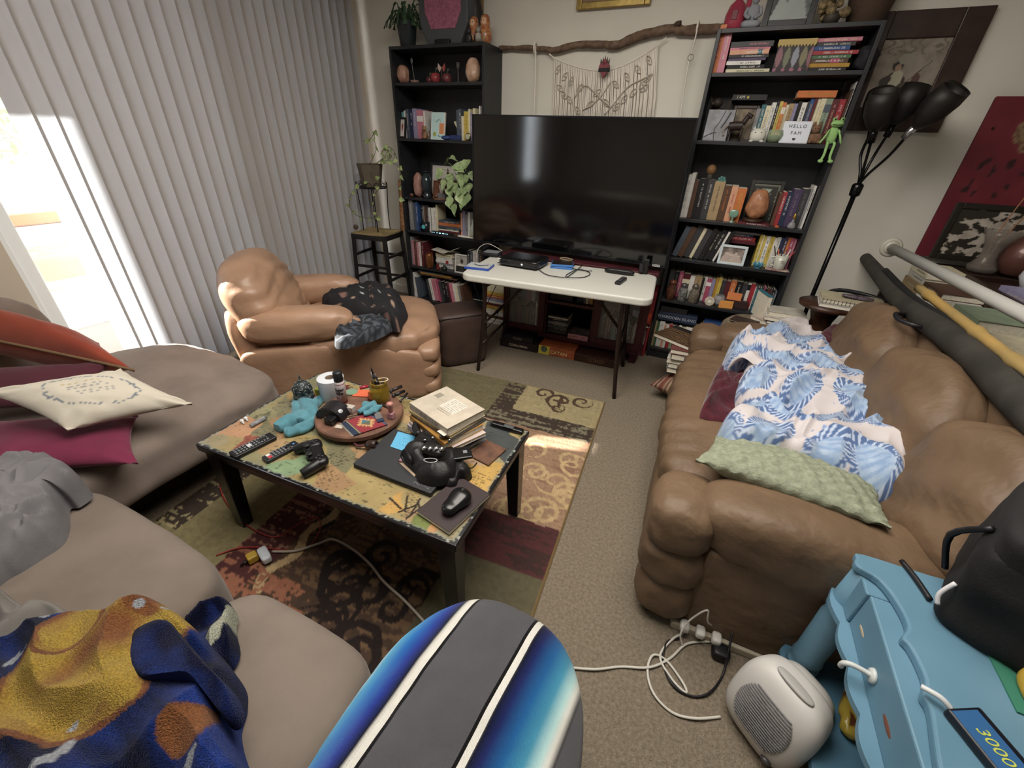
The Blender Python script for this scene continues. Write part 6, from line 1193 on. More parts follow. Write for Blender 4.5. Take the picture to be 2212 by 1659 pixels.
p = S_(812, 862); t = tag(MB().ball(p + Vector((-.012, -.012, .012)), (.018, .012, .012), 10).build('pink_stone', M('#8d4a56', .3, coat=.3), smooth=True), 'smooth dark pink oval stone leaning at the amber jar', 'stone')
for k, (ua, va, ub, vb, c_, r_, lb) in enumerate(((845, 848, 868, 838, '#2a211e', .0075, 'dark brown lipstick tube behind the amber jar'), (850, 858, 874, 848, '#15151a', .007, 'black lipstick tube near the turntable rim'), (866, 868, 880, 852, '#17171b', .0045, 'thin black eyeliner pencil near the turntable rim'), (742, 903, 800, 890, '#8d7c68', .002, 'thin wooden cotton swab above the woven coaster'), (752, 906, 803, 893, '#6d5c50', .0018, 'darker thin stick lying beside the cotton swab'), (826, 876, 842, 884, '#3a2420', .004, 'short brown pencil near the pink bottle'))):
    a, b = S_(ua, va), S_(ub, vb); a.z = b.z = SZ + r_ + .0008; o = MB().cyl(a, b, r_, r_, 10).build('lipstick_tube' if k < 2 else 'pencil' if k in (2, 5) else 'cotton_swab', M(c_, .35), smooth=True); tag(o, lb, 'cosmetics' if k < 3 else 'stick'); MB().cyl(a.lerp(b, -.06), a.lerp(b, .04), r_ * 1.25, r_ * 1.1, 10).build('end_cap', M('#b9a894' if k in (3, 4) else '#4a4440', .4), o, smooth=True)
p = S_(818, 903); t = thing('spatula_card', 'grey translucent card lying on the woven coaster', 'card', p, -35, ); t.location.z = SZ + .007; MB().box((-.03, -.012, 0), (.03, .012, .0015)).build('card_sheet', M('#6d6a6c', .3), t); MB().box((.02, -.013, -.001), (.04, .013, .004)).build('blue_end', M('#24344e', .5), t)
tag(MB().cyl(S_(795, 838, 0) + Vector((0, 0, .008)), S_(778, 842) + Vector((0, 0, .008)), .008).build('lip_balm', M('#a02c3c', .3), smooth=True), 'small red lip balm tube behind the orange note pad', 'cosmetics')
tag(MB().cyl(S_(760, 848, 0) + Vector((0, 0, .001)), S_(760, 848) + Vector((0, 0, .005)), .026, .026, 24).build('plastic_lid', M('#8a7a74', .2, c2='#6a9a7a', vs=40), smooth=False), 'round clear plastic lid behind the spray can', 'lid')
p = T_(694, 853); t = thing('puzzle_cube', 'small cube with yellow green tiles behind the turntable', 'puzzle', p, 10); MB().box((-.016, -.016, 0), (.016, .016, .032)).build('cube_core', BLACK, t, bevel=.001); m = MB()
for i in range(3):
    for j in range(3):
        x, z = -.0145 + i * .0105, .0015 + j * .0105; m.box((x, -.0168, z), (x + .009, -.0159, z + .009)); m.box((x, z - .016, .0319), (x + .009, z - .007, .0328))
m.build('coloured_tiles', M('#a8b83c', .4), t)
# earbuds, tube
for (u, v, lb) in ((524, 913, 'white earbud nearest the table edge'), (532, 907, 'white earbud beside its twin near the grey tube')):
    p = T_(u, v); o = MB().ball(p + Vector((0, 0, .007)), (.009, .007, .007), 10).tube([p + Vector((0, 0, .007)), p + Vector((.018, -.006, .004))], .003, 8, 0).build('earbud', M('#d5d5d8', .3), smooth=True); tag(o, lb, 'earbud')
a, b = T_(543, 924), T_(573, 907); a.z = b.z = TZ + .009; t = tag(MB().cyl(a, b, .0085, .0085, 12).build('squeeze_tube', M('#6d7076', .4, c2='#9a9ca0', vs=60), smooth=True), 'small grey squeezed tube near the two earbuds', 'tube'); MB().cyl(b, b + (b - a) * .15, .006, .005, 10).build('tube_cap', M('#55585c', .4), t)
# smoking pipe below the board
p = T_(783, 968); t = thing('smoking_pipe', 'dark wooden smoking pipe lying between turntable and laptop', 'pipe', p, 15); MB().lathe([(.014, 0), (.018, .01), (.0175, .035), (.014, .04), (.010, .04), (.009, .02), (0, .02)], 16, TR((.02, 0, .018), 0, 0, 80)).build('pipe_bowl', M('#2f1f1a', .35), t, smooth=True); MB().tube([(.02, 0, .016), (-.01, -.006, .012), (-.035, .008, .012), (-.045, .03, .012)], .004, 8).build('pipe_stem', M('#5a3038', .3), t, smooth=True)
# laptop
la, lb_, lc_ = T_(762, 1001, .02), T_(930, 1066, .02), T_(868, 930, .02); ux = (lb_ - la); uy = (lc_ - la); lx_ = ux.length; ux.normalize(); uy = uy - ux * uy.dot(ux); ly_ = .225; uy.normalize()
lt = thing('laptop', 'closed dark grey laptop under the black glove', 'laptop', Vector((la.x, la.y, TZ + .0012)) + ux * lx_ / 2 + uy * ly_ / 2, math.degrees(atan2(ux.y, ux.x)))
MB().box((-lx_ / 2, -ly_ / 2, 0), (lx_ / 2, ly_ / 2, .011)).build('laptop_base', M('#141517', .5), lt, bevel=.003); MB().box((-lx_ / 2, -ly_ / 2, .0118), (lx_ / 2, ly_ / 2, .0195)).build('laptop_lid', M('#2b2d31', .5), lt, bevel=.003)
text('brand_lettering', 'ThinkPad', .017, M('#8a8c90', .35, .6), lt, Matrix.Translation((lx_ / 2 - .045, -ly_ / 2 + .018, .0197)) @ Matrix.Rotation(pi, 4, 'Z'))
LZT = TZ + .0215
def on(u, v, z): return F(u, v, z)
q = [F(843, 965, LZT), F(878, 977, LZT), F(898, 946, LZT), F(860, 935, LZT)]
g = MB(); g.grid(lambda a, b: q[0].lerp(q[1], a).lerp(q[3].lerp(q[2], a), b) + Vector((0, 0, .001 + .006 * (b * b))), 6, 6); o = tag(g.build('blue_sticky_note', M('#4fa3cf', .7), solid=.0006), 'bright blue sticky note on the laptop lid', 'sticky note')
g = MB(); R = random.Random(6)
for r_ in range(3):
    for k in range(5):
        if R.random() < .7: c = q[0].lerp(q[1], .3 + k * .12).lerp(q[3].lerp(q[2], .3 + k * .12), .7 - r_ * .2) + Vector((0, 0, .0055)); g.bar(c, c + Vector((R.uniform(-.004, .004), R.uniform(-.004, .004), 0)), .0008)
g.build('pen_marks', M('#2c5a80', .6), o)
a, b = on(872, 990, LZT + .008), on(905, 952, LZT + .008); o = tag(MB().cyl(a, b, .008, .008, 14).build('vape_tube', M('#2a1c1a', .25), smooth=True), 'dark glossy tube with a pink end beside the sticky note', 'tube'); MB().cyl(a + (a - b) * .18, a, .009, .009, 14).build('pink_end', M('#b08088', .4), o, smooth=True)
pa = [on(862, 1000, LZT), on(895, 1030, LZT), on(918, 1010, LZT + .02), on(880, 985, LZT + .02)]; g = MB(); g.grid(lambda a, b: pa[0].lerp(pa[1], a).lerp(pa[3].lerp(pa[2], a), b) + Vector((0, 0, .001)), 4, 4); tag(g.build('paper_tag', M('#b39a80', .8), solid=.001), 'beige folded paper tag sticking out beneath the glove', 'paper')
# stack of books on the coffee table
def tbook(px, z, th, col, label, top=None, nm='book', spine=None, dz_=0.0):
    """px: near-left, near-right, far-right corner pixels of its top face at height z + th"""
    a, b, c = [F(*q_, z + th) for q_ in px]; ux = b - a; w = ux.length; ux.normalize(); v = c - b; v = v - ux * v.dot(ux); d = v.length
    t = thing(nm, label, 'book', Vector((a.x, a.y, z)) + ux * w / 2 + v.normalized() * d / 2, math.degrees(atan2(ux.y, ux.x)))
    mt = M(col, .5, var=.15, vs=18); MB().box((-w / 2, -d / 2, 0), (w / 2, d / 2, .0025)).box((-w / 2, -d / 2, th - .0025), (w / 2, d / 2, th)).box((-w / 2, -d / 2, .0025), (w / 2, -d / 2 + .0025, th - .0025)).build('cover', mt, t, bevel=.0006); MB().box((-w / 2 + .003, -d / 2 + .0025, .0025), (w / 2 - .004, d / 2 - .004, th - .0025)).build('pages', PAGES, t)
    return t, w, d
ST = [('#3f5f8c', .020, 0, 'blue edged book at the bottom of the coffee table stack', 0), ('#b9a9b0', .026, 6, 'book with pink speckled page edge, second from stack bottom', -6), ('#c9b8b0', .014, -10, 'white and magenta magazine in the middle of the book stack', 8), ('#b98438', .024, -4, 'orange yellow paperback in the coffee table stack', 2), ('#39343a', .010, 3, 'thin dark book below the pale book stack top', 4), ('#b8a06c', .012, 5, 'thin tan book right under the topmost pale book', 0), ('#b5aa98', .030, 0, 'pale beige hardcover with a barcode topping the table book stack', 0)]
z = TZ + .0012; bc = F(962, 905, TZ + .07); px_t = [(884, 868), (966, 925), (1040, 878)]
top_a, top_b, top_c = [F(*q_, TZ + .145) for q_ in px_t]; ux = top_b - top_a; w0 = ux.length; ux.normalize(); vv = top_c - top_b; vv = vv - ux * vv.dot(ux); d0 = vv.length; rz0 = math.degrees(atan2(ux.y, ux.x)); cen = (top_a + ux * w0 / 2 + vv.normalized() * d0 / 2)
print('stack', w0, d0, rz0)
for i, (c_, th, drz, lb, off) in enumerate(ST):
    w, d = w0 * (1.04 if i in (0, 1, 2) else 1.0), d0 * (1.08 if i in (1, 2) else 1.0); t = thing('book', lb, 'book', (cen.x + off * .0012, cen.y - (.012 if i == 3 else .02 if i == 2 else 0), z), rz0 + drz * .6, 'books stacked on the coffee table')
    hb = .0025 if i in (0, 6) else .001
    MB().box((-w / 2, -d / 2, 0), (w / 2, d / 2, hb)).box((-w / 2, -d / 2, th - hb), (w / 2, d / 2, th)).box((-w / 2, -d / 2, hb), (w / 2, -d / 2 + hb, th - hb)).build('cover', M(c_, .5, var=.15, vs=18), t, bevel=.0005); MB().box((-w / 2 + .003, -d / 2 + hb, hb), (w / 2 - .003, d / 2 - .003, th - hb)).build('pages', M('#c08090', .8, c2='#d8c8c0', vs=120) if i == 1 else PAGES, t)
    if i == 6:
        MB().box((-.02, -d * .12, th), (w * .26, d * .3, th + .0004)).build('printed_panel', M('#c9c1b4', .6), t); m = MB(); [m.box((-w * .4 + k * .0055, -.02 + d * .16, th), (-w * .4 + k * .0055 + .003, d * .16 + .012, th + .0004)) for k in range(5)]; m.build('barcode', M('#66685c', .6), t)
        g = MB(); 
        for k in range(11): glyphs(g, -.01, w * .24, 0, .0035, 0, 80 + k); g.v[-0:] = g.v[-0:]
        glo = MB()
        for k in range(10):
            s = MB(); glyphs(s, -.012, w * .24, 0, .0034, 0, 90 + k); glo.add([(v[0], d * .26 - k * .009 + v[2], th + .0007) for v in s.v], s.f)
        glo.build('small_print', M('#8d867a', .6), t); s = MB(); glyphs(s, -w * .3, w * .3, th / 2, th * .4, -d / 2 - .0005, 77); s.build('spine_title', M('#7d7464', .6), t); MB().box((w / 2 - .04, -d / 2 - .014, .004), (w / 2 - .002, -d / 2 + .02, .006)).build('paper_bookmark', M('#d6cfc0', .8), t)
    else:
        s = MB(); glyphs(s, -w * .35, w * .3, th / 2, th * .5, -d / 2 - .0006, 70 + i); s.build('spine_title', M(['#c9c9c9', '#8d5a66', '#b03060', '#5a3a1c', '#a9a9a9', '#6a5a3a'][i], .6), t)
    z += th + .0008
# motorcycle glove
gvm = M('#100f11', .5, bump=.5, bs=120); gz = LZT + .001
gl_ = softheap([(868, 985), (872, 970), (890, 955), (905, 935), (918, 925), (935, 920), (952, 925), (968, 940), (985, 955), (992, 975), (990, 1000), (983, 1022), (960, 1034), (930, 1036), (903, 1028), (897, 1015), (885, 1003)], LZT + .03, 'motorcycle_glove', gvm, 'black fingerless motorcycle glove with silver knuckle studs on the laptop', 'glove', .075, 9, 2.2, gz, ctr=(935, 980), rings=18, edge=.5)
for k, (u, v) in enumerate(((917, 967), (930, 968), (943, 968), (955, 969))): p = on(u, v, gz + .098); MB().ball(p, (.0075, .012, .007), 10).build('metal_stud', M('#c9cacc', .15, 1.0), gl_, smooth=True)
kp_ = on(937, 972, gz + .078); MB().sq(kp_, (.085, .048, .034), 3, 10).build('knuckle_guard', M('#1b1a1d', .35), gl_, smooth=True)
for k, (u, v) in enumerate(((918, 951), (935, 946), (953, 943), (971, 951))): p = on(u, v, gz + .075); MB().ball(p, (.007, .007, .006), 8).build('finger_rivet', M('#8a8b8e', .2, 1.0), gl_, smooth=True)
MB().tube([on(915, 993, gz + .083), on(930, 990, gz + .085), on(944, 993, gz + .085), on(940, 998, gz + .083), on(925, 999, gz + .082)], .0018, 6, 4, True).build('brand_badge', M('#a9aaac', .3, .6), gl_, smooth=True)
MB().tube([on(868, 985, gz + .02), on(876, 972, gz + .045), on(886, 990, gz + .05), on(890, 1005, gz + .02), on(878, 1000, gz + .012)], .006, 8, 4, True).build('cuff_edge', gvm, gl_, smooth=True)
for k, (pts) in enumerate(([(905, 940), (898, 925), (900, 915)], [(925, 930), (922, 918), (925, 908)], [(945, 930), (948, 918), (952, 912)])): MB().tube([on(u, v, gz + .045) for u, v in pts], .014, 10).build('finger_sleeve', gvm, gl_, smooth=True)
g2 = softheap([(955, 1000), (975, 985), (995, 985), (1003, 998), (1000, 1015), (1012, 1010), (1020, 1022), (1010, 1032), (992, 1035), (985, 1050), (965, 1052), (955, 1040), (968, 1025)], TZ + .02, 'second_glove', gvm, 'second black glove crumpled beside the laptop edge', 'glove', .05, 16, 5.5, TZ + .001, ctr=(982, 1015))
p = on(988, 985, TZ + .05); t = thing('phone_case', 'black rectangular device with small logo square behind the glove', 'phone', (p.x, p.y, TZ + .052), 40); MB().box((-.05, -.03, 0), (.05, .03, .012)).build('phone_body', M('#0f0f11', .3), t, bevel=.004); MB().box((.02, -.008, .012), (.034, .008, .0128)).build('logo_square', M('#77787c', .4), t)
# notebook and mouse
na, nb, nc = T_(900, 1103, .016), T_(970, 1150, .016), T_(1057, 1066, .016); ux = nb - na; w = ux.length; ux.normalize(); v = nc - nb; v = v - ux * v.dot(ux); d = v.length
nbk = thing('notebook', 'dark brown notebook with cream page edges under the mouse', 'notebook', Vector((na.x, na.y, TZ + .0012)) + ux * w / 2 + v.normalized() * d / 2, math.degrees(atan2(ux.y, ux.x)))
MB().box((-w / 2, -d / 2, 0), (w / 2, d / 2, .0015)).box((-w / 2, -d / 2, .0135), (w / 2, d / 2, .0155)).build('cover', M('#2f1f22', .55, var=.1), nbk, bevel=.0005); MB().box((-w / 2 + .001, -d / 2 + .001, .0015), (w / 2 - .001, d / 2 - .001, .0135)).build('pages', M('#d6cdb4', .8), nbk, bevel=.001)
p = F(987, 1082, TZ + .035); t = thing('computer_mouse', 'black computer mouse resting on the dark brown notebook', 'mouse', (p.x, p.y, TZ + .0175), math.degrees(atan2(ux.y, ux.x)) + 92); m = MB(); m.sq((0, 0, .019), (.11, .062, .04), 2.5, 14, disp=lambda w_, q_: .004 * sin(q_.x * 4)); m.build('mouse_body', M('#0f0f11', .28, coat=.2), t, smooth=True); MB().lathe([(.008, -.003), (.009, 0), (.008, .003)], 14, TR((.03, 0, .036), 0, 90)).build('scroll_wheel', M('#2a2a2c', .5), t, smooth=True)
# coaster, pocket tool, black frame corner
ca_, cb_, cc_ = T_(1010, 985), T_(1055, 1008), T_(1098, 975); o = MB(); ux = cb_ - ca_; v = cc_ - cb_; v -= ux.normalized() * v.dot(ux.normalized()); o.add([ca_, ca_ + ux, ca_ + ux + v, ca_ + v, ca_ + Vector((0, 0, .006)), ca_ + ux + Vector((0, 0, .006)), ca_ + ux + v + Vector((0, 0, .006)), ca_ + v + Vector((0, 0, .006))], [(3, 2, 1, 0), (4, 5, 6, 7), (0, 1, 5, 4), (1, 2, 6, 5), (2, 3, 7, 6), (3, 0, 4, 7)]); tag(o.build('wooden_coaster', M('#6d4630', .6, c2='#4f3224', vs=30, bump=.4, bs=50), bevel=.001), 'thin square brown coaster at the table end', 'coaster')
a, b = T_(1063, 918), T_(1130, 938); a.z = b.z = TZ + .012; t = thing('pocket_tool', 'black folding pocket tool at the far table end', 'tool', (a + b) / 2 - Vector((0, 0, .011)), ang2(a, b)); ln = (b - a).length; MB().box((-ln / 2, -.013, 0), (ln / 2, .013, .018)).build('handle', M('#0e0e10', .3), t, bevel=.005); MB().box((-ln * .1, -.0132, .0182), (ln * .2, .006, .0192)).build('grey_window', M('#4f5456', .3), t); MB().box((-ln / 2 - .008, -.01, .004), (-ln / 2, .01, .014)).build('metal_tip', CHROME, t)
m = MB(); m.tube([T_(1008, 1005, .004), T_(1016, 1012), T_(1024, 1008), T_(1030, 1000)], .0025, 6); tag(m.build('glove_strap', BLACK, smooth=True), 'short black strap curling beside the second glove', 'strap')
# ================================================================ brown leather sofa
br = M('#6f5740', .52, var=.16, vs=5, bump=.8, bs=13, bd=.014, spec=.4)
sf = thing('leather_sofa', 'large tan brown leather sofa along the right side of the room', 'sofa', (.5, 1.85, 0))
def sc3(c, d, k, n, nm, T=None, dp=None, mt=None):
    m = MB(); m.sq((c[0] - .5, c[1] - 1.85, c[2]), d, k, n, T, dp or wrk(.005, 7)); return m.build(nm, mt or br, sf, smooth=True)
sc3((.55, 1.86, .20), (.92, 1.56, .40), 9, 16, 'base')
def seatd(w, p):
    a = .012 * nz(w.x * 4, w.y * 4)
    if p.x < -.55: a += .008 * sin(w.y * 70 + 5 * nz(w.y * 5, w.z * 5)) * (1 if p.z > -.3 else .3)
    return a
sc3((.33, 1.86, .37), (.66, 1.34, .22), 3.6, 34, 'seat_cushion', dp=seatd)
sc3((.10, 1.86, .17), (.16, 1.30, .30), 4, 16, 'front_panel')
def armd(w, p):
    return .010 * nz(w.x * 5, w.y * 5, w.z * 5) + .005 * sin(w.x * 80 + 4 * nz(w.x * 6, w.z * 6)) * max(0, -p.z)
for yc, s in ((1.11, -1), (2.60, 1)):
    a_ = sc3((.47, yc, .47), (.62, .25, .23), 3.2, 24, 'armrest', dp=armd)
    for i, (zc, dz, xx, w_) in enumerate(((.43, .20, .13, .20), (.27, .20, .14, .21), (.12, .22, .15, .20))):
        m = MB(); m.sq((xx - .5, yc - 1.85 + .005 * s, zc), (w_, .25, dz), 3.0, 14, None, wrk(.006, 11, i)); m.build('arm_front_roll', br, a_, smooth=True)
    MB().box((.22 - .5, yc - .115 * (1 if s > 0 else .85) - 1.85, .02), (.98 - .5, yc + .115 - 1.85, .40)).build('side_panel', br, a_, bevel=.02)
def bkd(w, p):
    g = 0
    if p.x < 0: g = .010 * sin(w.z * 34 + w.y * 12 + 4 * nz(w.y * 4, w.z * 4)) * (1 - p.y * p.y * .5)
    return g + .016 * nz(w.x * 4, w.y * 4, w.z * 4) - .03 * max(0, abs(p.y) - .8)
for y0, y1 in ((2.06, 2.68), (1.46, 2.08), (1.04, 1.50)):
    T = TR((.30, (y0 + y1) / 2 - 1.85, .60), 0, 0, 14); m = MB(); m.sq((0, 0, 0), (.24, y1 - y0 + .02, .50), 2.8, 22, T, bkd); m.build('back_cushion', br, sf, smooth=True)
sc3((.93, 1.86, .42), (.12, 1.52, .80), 6, 14, 'back_frame')
# maroon throw under the blue blanket
mrm = M('#4d1220', .95, var=.35, vs=26, bump=.7, bs=60, bd=.004, sheen=.3)
SZT = .475
o = softheap([(1515, 885), (1530, 840), (1548, 800), (1565, 778), (1610, 770), (1650, 800), (1640, 870), (1610, 905), (1560, 900), (1525, 895)], SZT + .03, 'maroon_throw', mrm, 'deep maroon plush throw poking out under the blue patterned blanket', 'blanket', .07, 9, 4.4, SZT + .004)
o = softheap([(1880, 1110), (1930, 1085), (1985, 1100), (2000, 1130), (1985, 1158), (1930, 1165), (1890, 1150)], SZT + .03, 'maroon_throw', mrm, 'end of a maroon throw tucked by the sofa arm and back', 'blanket', .05, 9, 6.4, SZT + .004)
o = softheap([(1770, 720), (1800, 700), (1830, 708), (1850, 725), (1830, 740), (1790, 735)], .62, 'maroon_throw', mrm, 'strip of maroon throw behind the far end of the blue blanket', 'blanket', .03, 9, 6.4, .60)
# blue and white patterned blanket
def blcol(p):
    x, y = p.x, p.y; best = 9; bi = 0
    for i, (cx_, cy_, an, ln) in enumerate(BL):
        dx, dy = x - cx_, y - cy_; u = dx * cos(an) + dy * sin(an); v = -dx * sin(an) + dy * cos(an); d = hypot(u / ln, v / (ln * .52)) + .05 * nz(u * 30, v * 30)
        if d < best: best = d; bi = (u, v, d)
    u, v, d = bi; wt = L('#c6bebf')
    if d < .62: return mixc(L('#a9bdd4'), L('#7f9cc4'), .5 + .8 * nz(x * 50, y * 50) + (.5 if abs(sin(u * 130)) > .8 and abs(v) < .03 else 0))
    if d < 1.0: a = atan2(v, u); return L('#4f6a9c') if sin(a * 26 + d * 14) > -.35 + 1.0 * nz(x * 45, y * 45) else L('#b4c4dc')
    return wt if nz(x * 60, y * 60, 3) < .42 or d > 1.25 else L('#7d96c6')
R = random.Random(17); BL = []
for i in range(5):
    for j in range(7): BL.append((.12 + i * .15 + (j % 2) * .075 + R.uniform(-.02, .02), 1.2 + j * .22 + R.uniform(-.03, .03), R.uniform(-.5, .9) + (j % 2) * 1.2, R.uniform(.10, .125)))
bo = [(1594, 721), (1636, 715), (1680, 694), (1734, 691), (1751, 718), (1800, 728), (1828, 742), (1860, 752), (1903, 775), (1912, 819), (1908, 876), (1889, 910), (1920, 977), (1967, 1042), (1953, 1075), (1913, 1069), (1856, 1042), (1771, 1010), (1687, 985), (1592, 965), (1559, 910), (1602, 890), (1592, 829), (1609, 790), (1569, 790), (1567, 762)]
m = heap(bo, .56, '', 0, '', '', lambda x, y: SZT + .005, .17, 4.2, 71.0, blcol, rings=120, k=16, edge=.16, ctr=(1750, 860))
tag(m.build('patterned_blanket', M('#ffffff', .92, attr=True, bump=.35, bs=260, sheen=.3), smooth=True), 'light blue and white leaf patterned plush blanket heaped on the leather sofa', 'blanket')
# sage pillows
def knit(w, p): return 0
sgm = M('#8b927a', .9, var=.2, vs=70, bump=.5, bs=120, bd=.006)
pillow3('green_pillow', F(1502, 995, .585), F(1925, 1142, .60), F(1545, 945, .50), .13, sgm, 'long sage green textured pillow across the near sofa arm', seed=2, wr=.006, n=120, ws=12, pinch=.05, sag=lambda x, y: .008 * abs(sin(y * 95)) * (.55 + .45 * sin(x * 130 + int(y * 95 / pi + 40) * 1.9)))
pillow3('green_pillow', F(1850, 930, .50), F(1925, 975, .50), F(1945, 925, .60), .06, sgm, 'corner of a sage pillow showing under the blue blanket by the sofa back', seed=4)
# ---- end table drum with books, carved stand, floor cushion
dc = F(1625, 690, .50); t = thing('drum_stool', 'round stone coloured drum stool behind the sofa arm', 'stool', (dc.x + .03, 2.90, 0)); MB().lathe([(.15, 0), (.19, .05), (.215, .2), (.215, .38), (.20, .47), (.17, .5), (0, .505)], 36).build('drum_body', M('#8a7a62', .85, c2='#6f6250', vs=40, bump=.5, bs=120), t, smooth=True)
dx_, dy_ = t.location.x, t.location.y
def fbook(x, y, z, w, d, th, rz_, c_, lb, nm='book', group=None, title=None, tilt=0, pg=None):
    t = thing(nm, lb, 'book', (x, y, z), rz_, group, rx=0, ry=tilt); MB().box((-w / 2, -d / 2, 0), (w / 2, d / 2, .003)).box((-w / 2, -d / 2, th - .003), (w / 2, d / 2, th)).box((-w / 2, d / 2 - .003, .003), (w / 2, d / 2, th - .003)).build('cover', M(c_, .5, var=.15, vs=20), t, bevel=.0006); MB().box((-w / 2 + .003, -d / 2 + .003, .003), (w / 2 - .003, d / 2 - .004, th - .003)).build('pages', pg or PAGES, t)
    if title: g = MB(); glyphs(g, -w * .4, w * .4, 0, d * .12, 0, title); g.build('title_lettering', M('#c9c0ae', .5), t).matrix_local = Matrix.Translation((0, 0, th + .0006)) @ Matrix.Rotation(-pi / 2, 4, 'X')
    return t
fbook(dx_ - .08, dy_ - .03, .507, .15, .11, .010, -20, '#3a2a24', 'open-edged brown notebook lying on the drum stool')
fbook(dx_ + .03, dy_ + .0, .507, .05, .19, .026, 38, '#b9a69a', 'beige book lettered on its spine, angled on the drum stool', title=21)
for k, (c_, th, lb) in enumerate((('#cfcabf', .022, 'bottom book in the white stack beside the carved stand'), ('#2a2a2c', .02, 'black covered book in the white stack beside the carved stand'), ('#cfcac0', .024, 'cream book, second from top beside the carved stand'), ('#b9b4a8', .03, 'top pale book of the stack beside the carved stand'))): fbook(dx_ + .12 - .015 * (k == 3) + .02 * (k % 2), dy_ + .015 * k - .02, .507 + sum((.022, .02, .024, .03)[:k]) + .001 * k, .20, .14, th, -12 + k * 5, c_, lb, group='white books on the drum stool')
tag(MB().cyl((dx_ + .03, dy_ + .13, .62), (dx_ + .01, dy_ + .22, .70), .014, .014, 12).build('teal_tube', M('#2f7f92', .4), smooth=True), 'short teal tube sticking up behind the pale book stack', 'tube') if False else fbook(dx_ + .0, dy_ + .12, .507, .03, .16, .16, 20, '#2f7486', 'teal book standing behind the pale book stack')
cs = F(1765, 690, .5); cx_, cy_ = .70, 2.86
t = thing('carved_stand', 'dark carved wooden column stand holding notebooks', 'stand', (cx_, cy_, 0)); cm = M('#4a2a1a', .4, c2='#2b1810', vs=30, bump=.8, bs=60, detail=7)
MB().lathe([(.11, 0), (.12, .02), (.10, .05), (.055, .08), (.05, .35), (.055, .6), (.075, .66), (.14, .68), (.145, .70), (0, .70)], 30).build('carved_column', cm, t, smooth=True)
fbook(cx_ + .10, cy_ - .0, .701, .30, .20, .022, -6, '#c9ccd0', 'white book under the spiral notebook on the carved stand'); sp = fbook(cx_ + .10, cy_ + .005, .7245, .30, .20, .022, -4, '#b3a98a', 'cream spiral notebook on the carved stand'); m = MB(); [m.tube([(-.145 + k * .018, -.1 + .004 * cos(a), .011 + .015 * sin(a)) for a in [j * pi / 3 for j in range(6)]], .001, 4, 1, True) for k in range(17)]; m.build('spiral_binding', M('#3a342a', .4, .5), sp)
t = thing('sunglasses_case', 'dark glossy folded glasses on the cream spiral notebook', 'glasses', (cx_ + .12, cy_ + .0, .7475), -8); MB().sq((0, 0, .011), (.15, .055, .022), 2.6, 8).build('case_body', M('#2b262b', .2, c2='#6a5a68', vs=50), t, smooth=True)
m = MB(); m.tube([(cx_ - .02, cy_ + .12, .71), (cx_ + .06, cy_ + .15, .75), (cx_ + .22, cy_ + .12, .745), (cx_ + .3, cy_ + .04, .73)], .012, 8); tag(m.build('black_strap', BLACK, smooth=True), 'thick black strap looping behind the notebooks', 'strap')
bag_ = tag(MB().sq((.87, 3.13, .24), (.34, .26, .47), 4, 10).build('black_case', M('#121214', .6, bump=.2), smooth=True), 'black case on the floor behind the carved stand', 'case')
cu_ = F(1440, 815, .1); pillow3('floor_cushion', (-.13, 2.52, .10), (.22, 2.40, .09), (.0, 2.86, .12), .17, M('#ffffff', .9, attr=True), 'striped red and green floor cushion beneath a stack of books', col=lambda u, v, s: L('#3d5a3c') if v > .45 else (L(['#7a3a34', '#8d7a5a', '#5a2a30', '#a08a6a', '#6d3a30'][int((u + 1) * 14) % 5])), n=44)
z = .205
for k, (c_, th, lb) in enumerate((('#c9c6bd', .03, 'lowest white book on the striped floor cushion'), ('#23282c', .035, 'dark hardcover on the lowest white book by the sofa'), ('#d0ccc0', .03, 'white notebook in the floor stack by the sofa'), ('#2c2f2e', .04, 'black bound notebook with clasp in the floor stack'), ('#6a3030', .03, 'dark red book near the top of the floor stack'))): fbook(.02 + .006 * (k % 2), 2.66 - .006 * k, z, .17, .22, th, 6 - 4 * (k % 3), c_, lb, group='books stacked on the floor cushion'); z += th + .001
t = fbook(.00, 2.70, z, .30, .24, .026, -28, '#4d3a28', 'large brown rippled cover book topping the floor stack', title=None); g = MB(); g.grid(lambda a, b: Vector(((a - .5) * .29, (b - .5) * .23, .0265)), 60, 50, col=lambda a, b, q: L('#1d1b1c') if b > .78 else (L('#2a1c12') if sin(b * 60 + 5 * nz(a * 6, b * 5)) > .4 else L('#6a4f34'))); g.build('cover_art', M('#ffffff', .4, attr=True), t)
